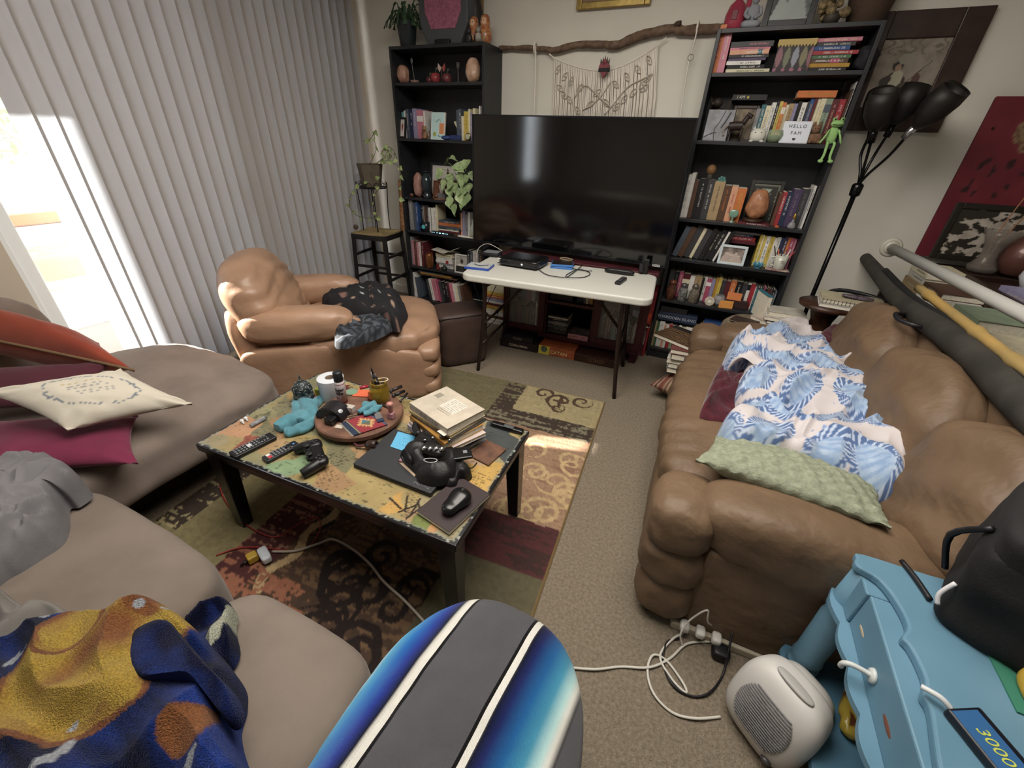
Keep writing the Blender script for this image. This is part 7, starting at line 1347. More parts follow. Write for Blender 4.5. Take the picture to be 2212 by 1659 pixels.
# ---- floor lamp
lp = thing('floor_lamp', 'black multi-arm floor lamp with tulip shades beside the right bookcase', 'floor lamp', (.665, 3.12, 0)); lk = M('#0e0d0f', .22, .4)
MB().lathe([(.13, 0), (.13, .012), (.03, .03), (.014, .05), (0, .05)], 30).build('base', lk, lp, smooth=True); MB().cyl((0, 0, .03), (0, 0, 1.28), .0125, n=14).build('pole', lk, lp, smooth=True)
MB().lathe([(.013, 1.24), (.026, 1.25), (.028, 1.30), (.018, 1.31), (0, 1.31)], 20).build('collar', lk, lp, smooth=True)
shm = M('#17130f', .55, trans=.0, var=.4, vs=9)
for k, (sx, sy, tx, ty, bz_) in enumerate(((-.02, -.03, -.05, -.10, 1.53), (.02, .02, .05, .02, 1.56), (.06, -.06, .11, -.14, 1.55), (.08, .02, .15, -.02, 1.57), (-.03, .05, -.02, .12, 1.56))):
    ar = MB().tube([(0, 0, 1.30), (sx * .35, sy * .35, 1.36), (sx * 1.1, sy * 1.1, 1.45), (tx * .85, ty * .85, bz_)], .007, 8, 6).build('arm', lk, lp, smooth=True)
    d = Vector((tx * 1.2, ty * 1.0, .30)).normalized(); q = d.to_track_quat('Z', 'Y').to_matrix().to_4x4(); q.translation = (tx * .85, ty * .85, bz_)
    MB().lathe([(.016, -.03), (.018, .03), (0, .03)], 16, q).build('socket', M('#b5b5b8', .2, .9) if k == 2 else lk, ar, smooth=True)
    MB().lathe([(.015, .02), (.04, .05), (.062, .10), (.066, .15), (.058, .20), (.054, .20), (.062, .15), (.058, .10), (.036, .055), (0, .03)], 26, q).build('shade', shm, ar, smooth=True)
# ---- pictures on the back wall
def wallpic(x0, x1, z0, z1, bw, fm_, label, paint, y=YB - .006, nm='framed_picture', d=.03, ny=60):
    t = thing(nm, label, 'picture', ((x0 + x1) / 2, y - d, z0)); w, h = (x1 - x0) / 2, z1 - z0
    MB().box((-w, 0, 0), (-w + bw, d, h)).box((w - bw, 0, 0), (w, d, h)).box((-w + bw, 0, 0), (w - bw, d, bw)).box((-w + bw, 0, h - bw), (w - bw, d, h)).build('frame_border', fm_, t, bevel=.004)
    g = MB(); g.grid(lambda a, b: Vector((-w + bw + a * (2 * w - 2 * bw), d * .45, bw + b * (h - 2 * bw))), 60, ny, col=lambda a, b, q: paint(a, b)); g.build('picture', M('#ffffff', .5, attr=True), t); return t
def fig(a, b):
    c = mixc(L('#7d7264'), L('#94887a'), .5 + fbm(a * 5, b * 5)); 
    if b > .78 and sin(a * 30 + 9 * nz(a * 4, b * 9)) > .6: c = L('#6d6254')
    for x, y, rx_, ry_, cc in ((.36, .36, .20, .16, '#3a322a'), (.40, .42, .09, .14, '#a9a58c'), (.30, .22, .12, .10, '#8a4a40'), (.42, .18, .12, .09, '#7d7f58'), (.36, .62, .09, .07, '#2a231e'), (.37, .59, .05, .05, '#9a7a62'), (.45, .72, .12, .08, '#8a8474'), (.70, .42, .06, .09, '#5a3a34'), (.68, .33, .05, .05, '#a06a4a'), (.45, .08, .3, .04, '#4a5238')):
        if ((a - x) / rx_) ** 2 + ((b - y) / ry_) ** 2 < 1 + .3 * nz(a * 14, b * 14): c = L(cc)
    if abs((b - .25) - (a - .45) * 1.1) < .012 and .45 < a < .85: c = L('#544a3c')
    return c
p0, p1 = PY(2155, 12, 3.43), PY(2028, 287, 3.43); pi_ = PY(2080, 68, 3.43)
wallpic(.47, p0.x, p1.z, p0.z, .115, M('#2b1c18', .45, c2='#3f2b22', vs=12, coat=.1), 'dark wide-framed painting of a seated figure on the back wall', fig)
tag_ = wallpic(-1.17, -.695, 2.20, 2.48, .035, M('#8d7434', .35, .5, c2='#a88c44', vs=30), 'gold framed picture whose lower edge hangs above the branch', lambda a, b: L('#8a6a4a'))
# red leaning board and what stands before it
ra, rb = PY(2140, 212, 3.42), PY(1997, 530, 3.42)
def redp(a, b):
    c = mixc(L('#7d2430'), L('#6d1c2a'), .5 + fbm(a * 4, b * 4))
    if ((a - .55) / .26) ** 2 + ((b - .80) / .12) ** 2 < 1 + .5 * nz(a * 9, b * 9): c = L('#8a6f50') if nz(a * 30, b * 30) < .2 else L('#6a4a34')
    if .42 < b < .68 and nz(a * 16, b * 12, 4) > .34: c = L('#33181a')
    return c
rd = thing('painted_board', 'tall dark red painted board standing against the back wall', 'panel', (1.40, 3.41, .93)); g = MB(); g.grid(lambda a, b: Vector((-.25 + a * .5, -.012, b * .80)), 50, 80, col=lambda a, b, q: redp(a, b)); g.build('painted_face', M('#ffffff', .6, attr=True, bump=.15, bs=90), rd); MB().box((-.25, -.011, 0), (.25, .01, .80)).build('board', M('#5a1c24', .6), rd, bevel=.008)
MB().ball((-.2, -.016, .66), .006, 8).build('nail_head', BLACK, rd)
# ---- low bookcase behind the sofa
LBX, LTZ = 1.06, .90
lb = thing('low_bookcase', 'low dark bookcase behind the leather sofa, its top crowded', 'bookcase', (LBX, 2.2, 0)); lw = M('#3a2a20', .5, var=.3, vs=10)
MB().box((.19, -1.05, LTZ - .025), (.5, 1.18, LTZ)).build('top_board', lw, lb, bevel=.003)
for yy in (-1.05, -.3, .45, 1.155): MB().box((0, yy, 0), (.5, yy + .022, LTZ - .027 if 0 else .70)).box((.19, yy, .70), (.5, yy + .022, LTZ - .025)).build('upright', lw, lb)
for zz in (.08, .36, .62): MB().box((.01, -1.03, zz), (.49, 1.155, zz + .02)).build('shelf', lw, lb)
MB().box((.49, -1.05, 0), (.5, 1.18, LTZ - .025)).build('back_panel', lw, lb)
def sidestack(y0, z, spec, where, group, x=LBX + .01, L_=.24, W_=.17):
    its = spec.split(); nm_ = [q.split(':')[0] for q in its]
    for n, s in enumerate(its):
        c_, th = s.split(':'); th = float(th) / 100; BKN[0] += 1; o = book(th, L_, W_, c_, 'cream' if c_ not in ('cream', 'white') else 'brown', BKN[0])
        o.matrix_world = Matrix.Translation((x + random.Random(BKN[0]).uniform(0, .03), y0 + L_ + random.Random(BKN[0]).uniform(-.02, .02), z + th / 2 + .0008)) @ Matrix.Rotation(-pi / 2, 4, 'Z') @ Matrix.Rotation(pi / 2, 4, 'Y'); z += th + .0009
        tag(o, uniq(f'{c_} book ' + ('lowest' if n == 0 else f'lying on {nm_[n-1]}' if n < len(its) - 1 else f'topmost, on {nm_[n-1]}') + f' {where}', ['']), 'book', group)
sidestack(2.95, LTZ - .255, 'brown:8 tan:7 tan:5 white:3 cream:4', 'at the far end of the low bookcase top', 'books on the low bookcase top')
sidestack(2.44, LTZ + .0, 'maroon:1.5 lavender:3.2', 'on the low bookcase top under the white pole', 'books on the low bookcase top', x=LBX + .19, W_=.12)
for k, (y0, sp_) in enumerate(((2.68, 'charcoal:4 brown:4 rose:3 tan:5 white:4 brown:3'), (2.30, 'slate:4 sage:5 olive:5 cream:3 sage:5'), (1.93, 'brown:4 charcoal:5 tan:4.5 brown:4 cream:4'), (1.58, 'black:5 grey:3 brown:5 tan:3 charcoal:5'), (1.22, 'slate:5 white:3 charcoal:4 grey:3 black:6'))): sidestack(y0, .641, sp_, f'in the low bookcase upper shelf, {["far", "next to far", "middle", "next to near", "near"][k]} pile', 'flat books in the low bookcase upper shelf')
for k, (y0, sp_) in enumerate(((1.93, 'brown:4 grey:3 tan:3 slate:4 charcoal:4'), (1.55, 'charcoal:5 white:2 slate:4 brown:4'), (1.2, 'black:5 grey:3 charcoal:5 tan:4'))): sidestack(y0, .381, sp_, f'in the low bookcase middle shelf, {["far", "middle", "near"][k]} pile', 'flat books in the low bookcase middle shelf')
# white pole, bamboo pole, soft case
a, b = F(1925, 535, 1.0), F(2212, 680, 1.0); b2 = a + (b - a) * 1.8; o = MB().cyl(a, b2, .0235, .0235, 20).build('white_pole', M('#b9b9b4', .45), smooth=True); tag(o, 'long white cardboard pole lying above the low bookcase', 'pole'); dn = (b - a).normalized(); MB().cyl(a - dn * .03, a + dn * .01, .036, .036, 20).tube([a + Vector((0, .0, .0)) + Vector((.04 * cos(q), 0, .04 * sin(q))) - dn * .0 for q in [k * pi / 5 for k in range(10)]], .012, 8, 2, True).build('plastic_end_bracket', M('#b8b4a6', .35), o, smooth=True)
a, b = F(1985, 622, .93), F(2212, 795, .93); b2 = a + (b - a) * 1.9; N = 40; m = MB(); m.tube([a.lerp(b2, i / N) for i in range(N + 1)], lambda t_: .0175 + (.006 if abs((t_ * 7) % 1 - .5) < .06 else 0), 14, 0); o = m.build('bamboo_pole', M('#b08c48', .4, c2='#8d7a4c', vs=6), smooth=True); tag(o, 'yellow bamboo pole with nodes beside the white pole', 'pole'); MB().cyl(a - (b - a).normalized() * .004, a, .013).build('cut_end', M('#6a5430', .8), o)
cp = [F(u, v, .87) for u, v in ((1866, 552), (1905, 600), (1960, 660), (2050, 722), (2130, 790), (2212, 868))]; d_ = (cp[-1] - cp[-2]); cp += [cp[-1] + d_, cp[-1] + d_ * 2.6]
m = MB(); m.tube(cp, lambda t_: .03 + .022 * min(1, t_ * 2.2), 16, 6); o = m.build('soft_case', M('#25231f', .75, bump=.4, bs=30, c2='#38352f', vs=8), smooth=True); tag(o, 'long dark grey soft gear case lying on the sofa back', 'case')
m = MB(); m.tube([F(1955, 680, .86), F(1935, 678, .87), F(1945, 692, .86), F(1985, 705, .86), F(2030, 712, .85)], .009, 8, 5); m.build('carry_handle', BLACK, o, smooth=True)
sp_ = [q + Vector((.0, 0, .038)) for q in cp[1:7]]; m = MB(); m.tube(sp_, .016, 8, 5); m.build('black_edge_band', M('#0f0f10', .8), o, smooth=True)
# vases and pictures on the low bookcase
def ontop(u, v): return F(u, v, LTZ + .0)
t = thing('wooden_tray', 'dark wooden tray carrying the vases on the low bookcase', 'tray', (1.42, 2.62, LTZ)); MB().box((-.16, -.75, 0), (.14, .32, .012)).build('tray_base', M('#2a1712', .4), t); MB().box((-.175, -.765, 0), (-.16, .335, .03)).box((-.16, .32, 0), (.14, .335, .03)).build('tray_rim', M('#2a1712', .4), t)
q1 = PY(2078, 447, 3.1); wp = wallpic(1.18, 1.60, .94, 1.24, .03, M('#201a14', .5), 'black framed picture of pale feathery flowers on the low bookcase', lambda a, b: mixc(L('#9a9082'), L('#bdb4a6'), .5 + nz(a * 8, b * 8)) if fbm(a * 6, b * 6, 3) + .25 > abs(a - .55) * .9 + abs(b - .5) * .5 - .1 else L('#2c261f'), y=3.30, d=.02); wp['category'] = 'picture'
vm = M('#8a8078', .04, trans=.75, ior=1.2, coat=.5); t = thing('glass_vase', 'tall flared clear glass vase on the low bookcase', 'vase', (*F(2112, 592, LTZ)[:2], LTZ + .013)); MB().lathe([(.05, 0), (.06, .01), (.065, .03), (.04, .07), (.035, .10), (.05, .16), (.075, .215), (.072, .215), (.047, .16), (.031, .10), (.036, .07), (.05, .02), (0, .012)], 30).build('glass', vm, t, smooth=True)
m = MB(); m.tube([(0, 0, .02), (.02, 0, .2), (.06, -.02, .36), (.10, -.04, .48)], .003, 6).tube([(0, 0, .02), (-.01, .02, .2), (.05, .05, .55)], .003, 6).build('dry_stems', M('#9a6a48', .7), t, smooth=True)
t = thing('copper_vase', 'round dark copper vase behind the white pot on the low bookcase', 'vase', (*F(2185, 600, LTZ)[:2], LTZ + .013)); MB().lathe([(.05, 0), (.07, .01), (.10, .07), (.10, .13), (.06, .19), (.035, .22), (.04, .25), (.03, .25), (0, .22)], 30).build('vase_body', M('#6a4238', .35, .2, coat=.3), t, smooth=True)
t = thing('white_pot', 'smooth white ceramic pot at the edge of the low bookcase', 'pot', (*(F(2205, 640, LTZ) + Vector((.06, .0, 0)))[:2], LTZ + .001)); MB().lathe([(.04, 0), (.07, .02), (.10, .08), (.09, .14), (.05, .17), (.045, .17), (0, .12)], 28).build('pot_body', M('#c9ccd4', .35), t, smooth=True)
# ---- blue scalloped table, bag, small things
bt = thing('scalloped_side_table', 'light blue distressed side table with scalloped edges and turned legs', 'side table', (.80, .70, 0)); bm_ = M('#5f8ba5', .5, c2='#55819a', vs=5, bump=.1, bs=40); BZ = .59
tp = [(1865, 1196), (1850, 1203), (1852, 1222), (1900, 1252), (1938, 1300), (1962, 1350), (1950, 1375), (1966, 1395), (1985, 1430), (2000, 1470), (1994, 1500), (2010, 1530), (2020, 1600), (2030, 1660), (2060, 1760)]
poly = [F(u, v, BZ) for u, v in tp]; poly = [(p.x, p.y) for p in poly]; far = [(1.12, .42), (1.16, .55), (1.12, .72), (1.17, .90), (1.10, 1.02), (1.0, 1.04), (.9, 1.0), (.80, 1.035), (.70, 1.0)]
full = inside_outline(poly + far, 4); full = [(x - .80, y - .70) for x, y in full]; MB().prism(full, BZ - .022, BZ).build('table_top', bm_, bt, bevel=.006, seg=3)
inn = [(x * .86, y * .86) for x, y in full]
AX, AY = (F(1858, 1262, BZ - .03), F(1930, 1659, BZ - .03)); ax0, ax1 = AX.x - .80, AY.x - .80
# front apron follows the edge; two frame rails
pa_, pb_ = F(1872, 1290, .50), F(1925, 1640, .50); va = Vector((pa_.x - .80, pa_.y - .70, 0)); vb = Vector((pb_.x - .80, pb_.y - .70, 0)); vb = va + (vb - va) * 1.1
va = Vector((.533 - .80, .935 - .70, 0)); vb = Vector((.533 - .80, .46 - .70, 0)); MB().box((va.x, vb.y, .458), (va.x + .095, va.y - .0455, BZ - .0222)).build('apron', bm_, bt, bevel=.004); MB().box((va.x - .006, va.y - .045, .458), (va.x + .15, va.y + .05, BZ - .0225)).build('corner_block', bm_, bt, bevel=.004)
MB().bar((-.26, .28, .505), (.30, .28, .505), .022, .07).build('apron', bm_, bt)
def scal(x0, y0, x1, y1, n=5, z0=.40, z1=.475, nm='scalloped_trim'):
    a = Vector((x0, y0, 0)); b = Vector((x1, y1, 0)); N = n * 8; m = MB(); top = []; bot = []; nn = Vector((-(b - a).y, (b - a).x, 0)).normalized()
    o1 = [a.lerp(b, i / N) - nn * (.018 + .012 * abs(sin(pi * i / 8))) for i in range(N + 1)]; o2 = [a.lerp(b, i / N) + nn * .05 for i in range(N + 1)]
    m.v = [(p.x, p.y, z) for z in (.442, .457) for p in o1 + o2]; K = 2 * (N + 1); m.f = [(i, i + 1, N + 2 + i, N + 1 + i) for i in range(N)][::1] + [(K + i, K + N + 1 + i, K + N + 2 + i, K + i + 1) for i in range(N)] + [(i, K + i, K + i + 1, i + 1) for i in range(N)] + [(N + 1 + i, N + 2 + i, K + N + 2 + i, K + N + 1 + i) for i in range(N)]; m.mi = [0] * len(m.f); m.build(nm, bm_, bt)
scal(va.x - .002, va.y + .05, vb.x - .002, vb.y)
SH = .13
lo = [F(u, v, SH) for u, v in ((1690, 1395), (1688, 1420), (1712, 1460), (1728, 1520), (1722, 1560), (1745, 1610), (1755, 1659), (1775, 1740))]; lo = [(p.x, p.y) for p in lo] + [(1.1, .42), (1.1, 1.0), (.62, 1.03), (.56, 1.05)]
MB().prism([(x - .80, y - .70) for x, y in inside_outline(lo, 4)], SH - .022, SH).build('lower_shelf', M('#4a7894', .5, c2='#426e88', vs=5), bt, bevel=.006)
q = Vector((.535, .96, 0))
for (x, y) in ((q.x + .012 - .80, q.y - .70), (.26, .26), (.26, -.22), (-.16, -.26)): MB().lathe([(.02, 0), (.03, .02), (.018, .06), (.022, SH - .02), (.03, SH), (.040, SH + .012), (.040, SH + .03), (.033, SH + .04), (.040, SH + .055), (.036, SH + .075), (.037, .38), (.032, .40), (.038, .42), (.036, .44), (.03, BZ - .022)], 24, TR((x, y, 0))).build('leg', bm_, bt, smooth=True)
g = MB(); cw = M('#7a4a3a', .8)
for (u, v, s, a_) in ((1882, 1345, 1, 20), (1925, 1525, 1.5, 10)): p = PX(u, v, AX.x) if False else None
for t_, s in ((.2, .8), (.62, 1.1)): c = va.lerp(vb, t_) + Vector((.0005, 0, .500)); MB().sq(c, (.003, .045 * s, .014 * s), 2, 5).build('worn_patch', cw if t_ > .5 else M('#b9a98a', .7), bt)
c = va.lerp(vb, .42) + Vector((-.001, 0, .500)); MB().tube([c, c + Vector((-.035, .004, .004)), c + Vector((-.05, .006, -.004)), c + Vector((-.05, .008, -.02))], .0055, 10).lathe([(.017, 0), (.014, .006), (0, .007)], 18, TR(tuple(c), 0, 0, -90)).build('white_hook', M('#c5cac8', .35), bt, smooth=True)
# black bag on the table
bg = thing('black_bag', 'black boxy soft bag with zipper on the blue table', 'bag', (.86, .90, BZ + .001), -28); bg.scale = (1.18, 1.18, 1.12); bkm = M('#0f0e10', .8, bump=.5, bs=160, var=.3, vs=10)
MB().sq((0, 0, .10), (.33, .26, .20), 10, 20, disp=wrk(.008, 8)).build('bag_body', bkm, bg, smooth=True); MB().sq((0, .0, .20), (.325, .255, .09), 7, 14, disp=wrk(.006, 9)).build('bag_lid', M('#19181a', .8, bump=.5, bs=160), bg, smooth=True)
MB().box((-.12, -.131, .10), (.05, -.124, .104)).build('zipper', M('#55555a', .4, .6), bg); MB().tube([(-.168, -.05, .19), (-.20, -.02, .12), (-.175, .0, .03)], .006, 6).build('side_strap', BLACK, bg, smooth=True); MB().tube([(-.165, -.11, .09), (-.172, -.12, .06), (-.166, -.126, .04)], .004, 6).build('white_drawcord', M('#cfcfd4', .5), bg, smooth=True)
m = MB(); m.tube([F(1945, 1215, BZ) + Vector((0, 0, .006)), F(1975, 1255, BZ) + Vector((0, 0, .008)), F(2005, 1300, BZ) + Vector((0, 0, .008))], .006, 8); tag(m.build('bag_strap', BLACK, smooth=True), 'thin black strap trailing off the bag over the blue table edge', 'strap')
p = F(2120, 1615, BZ); bp_ = thing('battery_pack', 'dark blue battery pack marked 3000 on the blue table', 'battery pack', (p.x + .01, p.y, BZ + .001), 118); MB().box((-.055, -.032, 0), (.055, .032, .018)).build('pack_body', M('#121620', .35), bp_, bevel=.004); MB().box((-.05, -.020, .0181), (.05, .028, .019)).build('blue_label', M('#2d5f96', .35), bp_); text('lettering', '3000', .026, M('#b9c04a', .5), bp_, Matrix.Translation((0, .004, .0195)) @ Matrix.Rotation(pi, 4, 'Z'), shear=.2); MB().tube([(.055, .02, .012), (.07, .03, .02), (.09, .045, .015)], .005, 8).build('white_lead', M('#c9cdd0', .4), bp_, smooth=True)
p = F(2235, 1530, BZ); tag(MB().sq((p.x + .01, p.y, BZ + .025), (.06, .12, .05), 3, 8).build('yellow_pouch', M('#c9a02c', .5), smooth=True), 'bright yellow rounded item at the very edge of the blue table', 'pouch')
p = F(2195, 1490, BZ); tag(MB().box((p.x - .02, p.y - .05, BZ + .0005), (p.x + .12, p.y + .06, BZ + .004)).build('green_cloth', M('#2f7a62', .9, bump=.4)), 'green cloth under the black bag corner', 'cloth')
p = F(1845, 1545, SH); t = thing('snack_bag', 'crumpled red and yellow snack bag on the blue table lower shelf', 'packet', (p.x, p.y, SH + .001), 70); m = MB(); m.sq((0, 0, .022), (.17, .075, .042), 2.4, 16, disp=lambda w, q_: .006 * fbm(w.x * 40, w.y * 40, w.z * 40)); m.c = [L('#8a2a1a') if v[0] > .03 + .01 * nz(v[1] * 50, 1) else (L('#a08a2c') if nz(v[0] * 30, v[1] * 30) < .25 else L('#5a2f1a')) for v in m.v]; m.build('packet_foil', M('#ffffff', .3, attr=True), t, smooth=True); MB().box((-.05, -.04, .02), (-.02, -.034, .035)).build('white_mark', M('#c9c9c9', .5), t)
# ---- heater
hp = F(1640, 1600, 0); ht = thing('fan_heater', 'white rounded fan heater with curved grille on the carpet', 'heater', (.47, .80, 0), 228); hw = M('#c4c2be', .45, bump=.08, bs=200)
HT = TR((.02, 0, 0), 0, 0, -15); MB().sq((.0, 0, .125), (.13, .21, .255), 3.4, 20, HT, lambda w, p: .012 * p.x * (1 - p.z * p.z)).build('front_housing', hw, ht, smooth=True); MB().sq((-.08, 0, .105), (.14, .165, .20), 3, 16).build('rear_housing', hw, ht, smooth=True)
MB().lathe([(.07, 0), (.075, .006), (.07, .012)], 24, TR((-.03, 0, 0))).build('foot_ring', hw, ht, smooth=True)
m = MB()
for k in range(17):
    z = .060 + k * .0082; w_ = .072 * sqrt(max(.15, 1 - ((k - 8) / 11) ** 2)); m.tube([HT @ Vector(((lambda xn: .065 * xn + .012 * xn * (1 - ((z - .125) / .1275) ** 2) + .0022)(max(.1, 1 - abs(y / .105) ** 3.4 - abs((z - .125) / .1275) ** 3.4) ** .294), y, z)) for y in [-w_, -w_ / 2, 0, w_ / 2, w_]], .0022, 5, 3)
m.build('grille_bars', M('#77767a', .6), ht, smooth=True)
m = MB(); m.sq((.03, 0, .250), (.035, .10, .014), 2.4, 8, HT).build('top_handle_recess', M('#a9a8a5', .5), ht, smooth=True); MB().ball((.062, .06, .035), (.012, .014, .01), 8, HT).build('control_knob', M('#3a393c', .4), ht, smooth=True)
# ---- power strip and cords on the carpet
a, b = F(1490, 1345, .03), F(1630, 1400, .03); t = thing('power_strip', 'beige power strip on the carpet against the leather sofa', 'power strip', ((a.x + b.x) / 2, (a.y + b.y) / 2 - .0, 0), ang2(a, b)); MB().box((-.16, -.025, 0), (.20, .025, .032)).build('strip_body', M('#b5ab94', .5), t, bevel=.005)
for k in range(3): MB().sq((-.12 + k * .05, -.03, .045), (.03, .04, .03), 4, 6).build('white_plug', M('#cfcdc6', .4), t, smooth=True)
MB().sq((.0, -.055, .02), (.055, .05, .04), 4, 8).build('black_adapter', BLACK, t, smooth=True)
wc = M('#c9c5bb', .5)
def cord(px, label, mt, r=.004, z=.005, nm='power_cable'):
    pts = [F(u, v, 0) + Vector((0, 0, z + (.004 if i % 2 else 0))) if len(q) == 2 else F(q[0], q[1], q[2]) for i, q in enumerate(px) for u, v in [q[:2]]]; m = MB(); m.tube(pts, r, 8, 6); return tag(m.build(nm, mt, smooth=True), label, 'cord')
cord([(1200, 1440), (1280, 1449), (1340, 1442), (1400, 1445), (1445, 1425), (1480, 1395), (1520, 1388), (1570, 1390)], 'white cord running along the carpet to the power strip', wc)
cord([(1555, 1550), (1500, 1555), (1450, 1540), (1410, 1500), (1398, 1450), (1410, 1418), (1440, 1430), (1475, 1480), (1480, 1498), (1450, 1470), (1425, 1420), (1450, 1385), (1475, 1370)], 'white heater cord looping loosely on the carpet', wc)
cord([(1475, 1400), (1470, 1370, .05), (1490, 1340, .1), (1528, 1318, .16), (1530, 1345, .1), (1560, 1365), (1620, 1395)], 'white cord standing in a loop above the power strip', wc, .003)
cord([(1470, 1380), (1440, 1390), (1432, 1430), (1450, 1480), (1490, 1505), (1530, 1500), (1560, 1460), (1575, 1400, .05), (1590, 1358, .08), (1640, 1365), (1690, 1400)], 'black cord curling from the power strip round the heater', BLACK, .0035)
cord([(475, 1045), (485, 1080), (510, 1115), (550, 1150), (600, 1165), (645, 1140), (685, 1122), (693, 1150), (670, 1185), (630, 1196), (570, 1188), (520, 1190), (470, 1205)], 'thin red cable winding on the rug under the coffee table', M('#a8302c', .5), .0028, .014, 'red_cable')
cord([(590, 1197), (640, 1197), (690, 1180), (720, 1172), (760, 1190), (800, 1225), (830, 1262), (870, 1300), (900, 1330), (960, 1400)], 'thick white extension cord crossing the rug to its brick plug', M('#b5ab9c', .5), .005, .016, 'extension_cable')
p = F(570, 1205, .02); t = thing('extension_plug', 'white extension socket with a yellow charger plugged in on the rug', 'plug', (p.x, p.y, .014), -20); MB().sq((0, .005, .018), (.075, .035, .034), 5, 8).build('socket_block', M('#c9d2dc', .4), t, smooth=True); MB().box((-.038, -.05, .002), (-.002, -.014, .034)).build('yellow_charger', M('#b9952c', .4), t, bevel=.005); MB().cyl((-.02, -.05, .015), (-.022, -.075, .006), .006, .004).build('charger_plug', BLACK, t, smooth=True)
# black open bag beside the sofa and blue table
o = softheap([(1745, 1310), (1770, 1270), (1800, 1250), (1835, 1240), (1840, 1290), (1815, 1360), (1790, 1390), (1770, 1380), (1755, 1345)], .20, 'dark_bag', BLACK, 'small black bag wedged between leather sofa and blue table', 'bag', .10, 9, 3.3, .14)
# ================================================================ branch, macrame hanging, stool with plant
def W_(u, v, y=3.41): return PY(u, v, y)
bp_ = [(1078, 104), (1120, 103), (1165, 105), (1200, 108), (1240, 98), (1290, 96), (1330, 98), (1355, 88), (1385, 76), (1420, 68), (1455, 62), (1475, 66), (1520, 64), (1560, 62)]
pts = [W_(u, v) for u, v in bp_]; m = MB(); m.tube(pts, lambda t_: .012 + .014 * min(1, t_ * 1.8) + .005 * nz(t_ * 23, 1), 12, 5)
m.v = [tuple(Vector(v) + Vector((nz(v[0] * 30, v[2] * 30, 1), 0, nz(v[0] * 30, v[2] * 30, 5))) * .005) for v in m.v]
br_ = m.build('driftwood_branch', M('#5d4636', .8, c2='#7d6450', vs=30, bump=.8, bs=50, detail=6), smooth=True); tag(br_, 'long knobbly brown branch mounted across the wall above the television', 'branch')
MB().tube([W_(1455, 62), W_(1462, 52, 3.39), W_(1470, 50, 3.38)], .014, 8).build('broken_knot', M('#4d3a2c', .85), br_, smooth=True)
# sacred-heart like ornament
c = W_(1305, 150, 3.36); t = thing('heart_ornament', 'small red and black flaming heart ornament hanging from the branch', 'ornament', c); rm_ = M('#8d2f38', .5, c2='#6d2230', vs=30); m = MB(); hs = []
for k in range(26):
    a = 2 * pi * k / 26; hs.append((.0029 * 16 * sin(a) ** 3 * .78, .0029 * (13 * cos(a) - 5 * cos(2 * a) - 2 * cos(3 * a) - cos(4 * a))))
MR = Matrix(((1, 0, 0, 0), (0, 0, 1, 0), (0, 1, 0, 0), (0, 0, 0, 1)))
MB().prism(hs, -.008, .008, MR).build('heart_body', rm_, t, bevel=.004); MB().box((-.037, -.010, -.014), (.037, .010, .008)).build('black_band', M('#1c2022', .7), t, bevel=.004)
m = MB()
for k in range(-2, 3): m.add([(k * .011 - .009, 0, .028), (k * .011 + .009, 0, .028), (k * .015, 0, .075 - abs(k) * .008)], [(0, 1, 2)])
m.build('metal_flames', M('#3a3026', .5, .4), t, solid=.004); MB().sq((0, -.003, .04), (.022, .012, .03), 2.5, 6).build('flame_core', rm_, t, smooth=True); MB().tube([(0, 0, .07), (0, 0.02, .10)], .0015, 5).build('hanging_thread', WHITE, t)
# macrame
mc = thing('macrame_hanging', 'cream knotted macrame hanging with leaf motifs above the television', 'wall hanging', (0, 0, 0)); cm_ = M('#ebe3d6', .9, bump=.5, bs=300)
def top_v(u): t_ = (u - 1197) / (1424 - 1197); return 122 + 38 * sin(pi * min(1, t_ * 1.05)) ** .8 + 0 - 26 * t_ if False else (125 + (1 - abs(2 * t_ - 1) ** 1.7) * 42 - 30 * t_)
m = MB(); ps = [W_(1186, 116), W_(1197, 125)] + [W_(u, top_v(u)) for u in range(1210, 1424, 16)] + [W_(1424, 95), W_(1440, 80)]
m.tube(ps, .004, 6, 4); m.build('top_cord', cm_, mc, smooth=True)
m = MB(); R = random.Random(5)
for i in range(62):
    u = 1199 + i * (1420 - 1199) / 61; a = W_(u, top_v(u), 3.415); ub = 1194 + i * (1414 - 1194) / 61; b = W_(ub, 262, 3.42); m.tube([a, a.lerp(b, .33) + Vector((R.uniform(-.003, .003), 0, 0)), a.lerp(b, .66) + Vector((R.uniform(-.003, .003), 0, 0)), Vector((b.x, b.y, 1.45))], .0050, 5, 1)
m.build('vertical_cords', cm_, mc, smooth=True)
def leafloop(u, v, an, s, mb):
    c = W_(u, v, 3.405); ca, sa = cos(an), sin(an)
    for sg in (1, -1): mb.tube([c + Vector(((x * ca - y * sg * sa), 0, (x * sa + y * sg * ca))) for x, y in ((-.03 * s, 0), (-.012 * s, .012 * s), (.01 * s, .012 * s), (.03 * s, 0))], .0026, 5, 4)
    mb.ball(c, (.005, .004, .006), 6)
m = MB()
for (u, v, an) in ((1205, 150, 1), (1220, 165, .9), (1234, 175, 1.2), (1218, 205, -.8), (1230, 215, -.9), (1210, 190, -.6), (1253, 190, .8), (1248, 238, -.9), (1330, 182, -.7), (1354, 166, -.9), (1378, 150, -.8), (1402, 130, -.9), (1400, 168, .8), (1388, 182, .9), (1368, 200, .9), (1348, 214, 1), (1332, 230, .9), (1392, 190, .7), (1290, 200, .7), (1310, 222, -.8), (1275, 225, .6)): leafloop(u, v, an, 1.0, m)
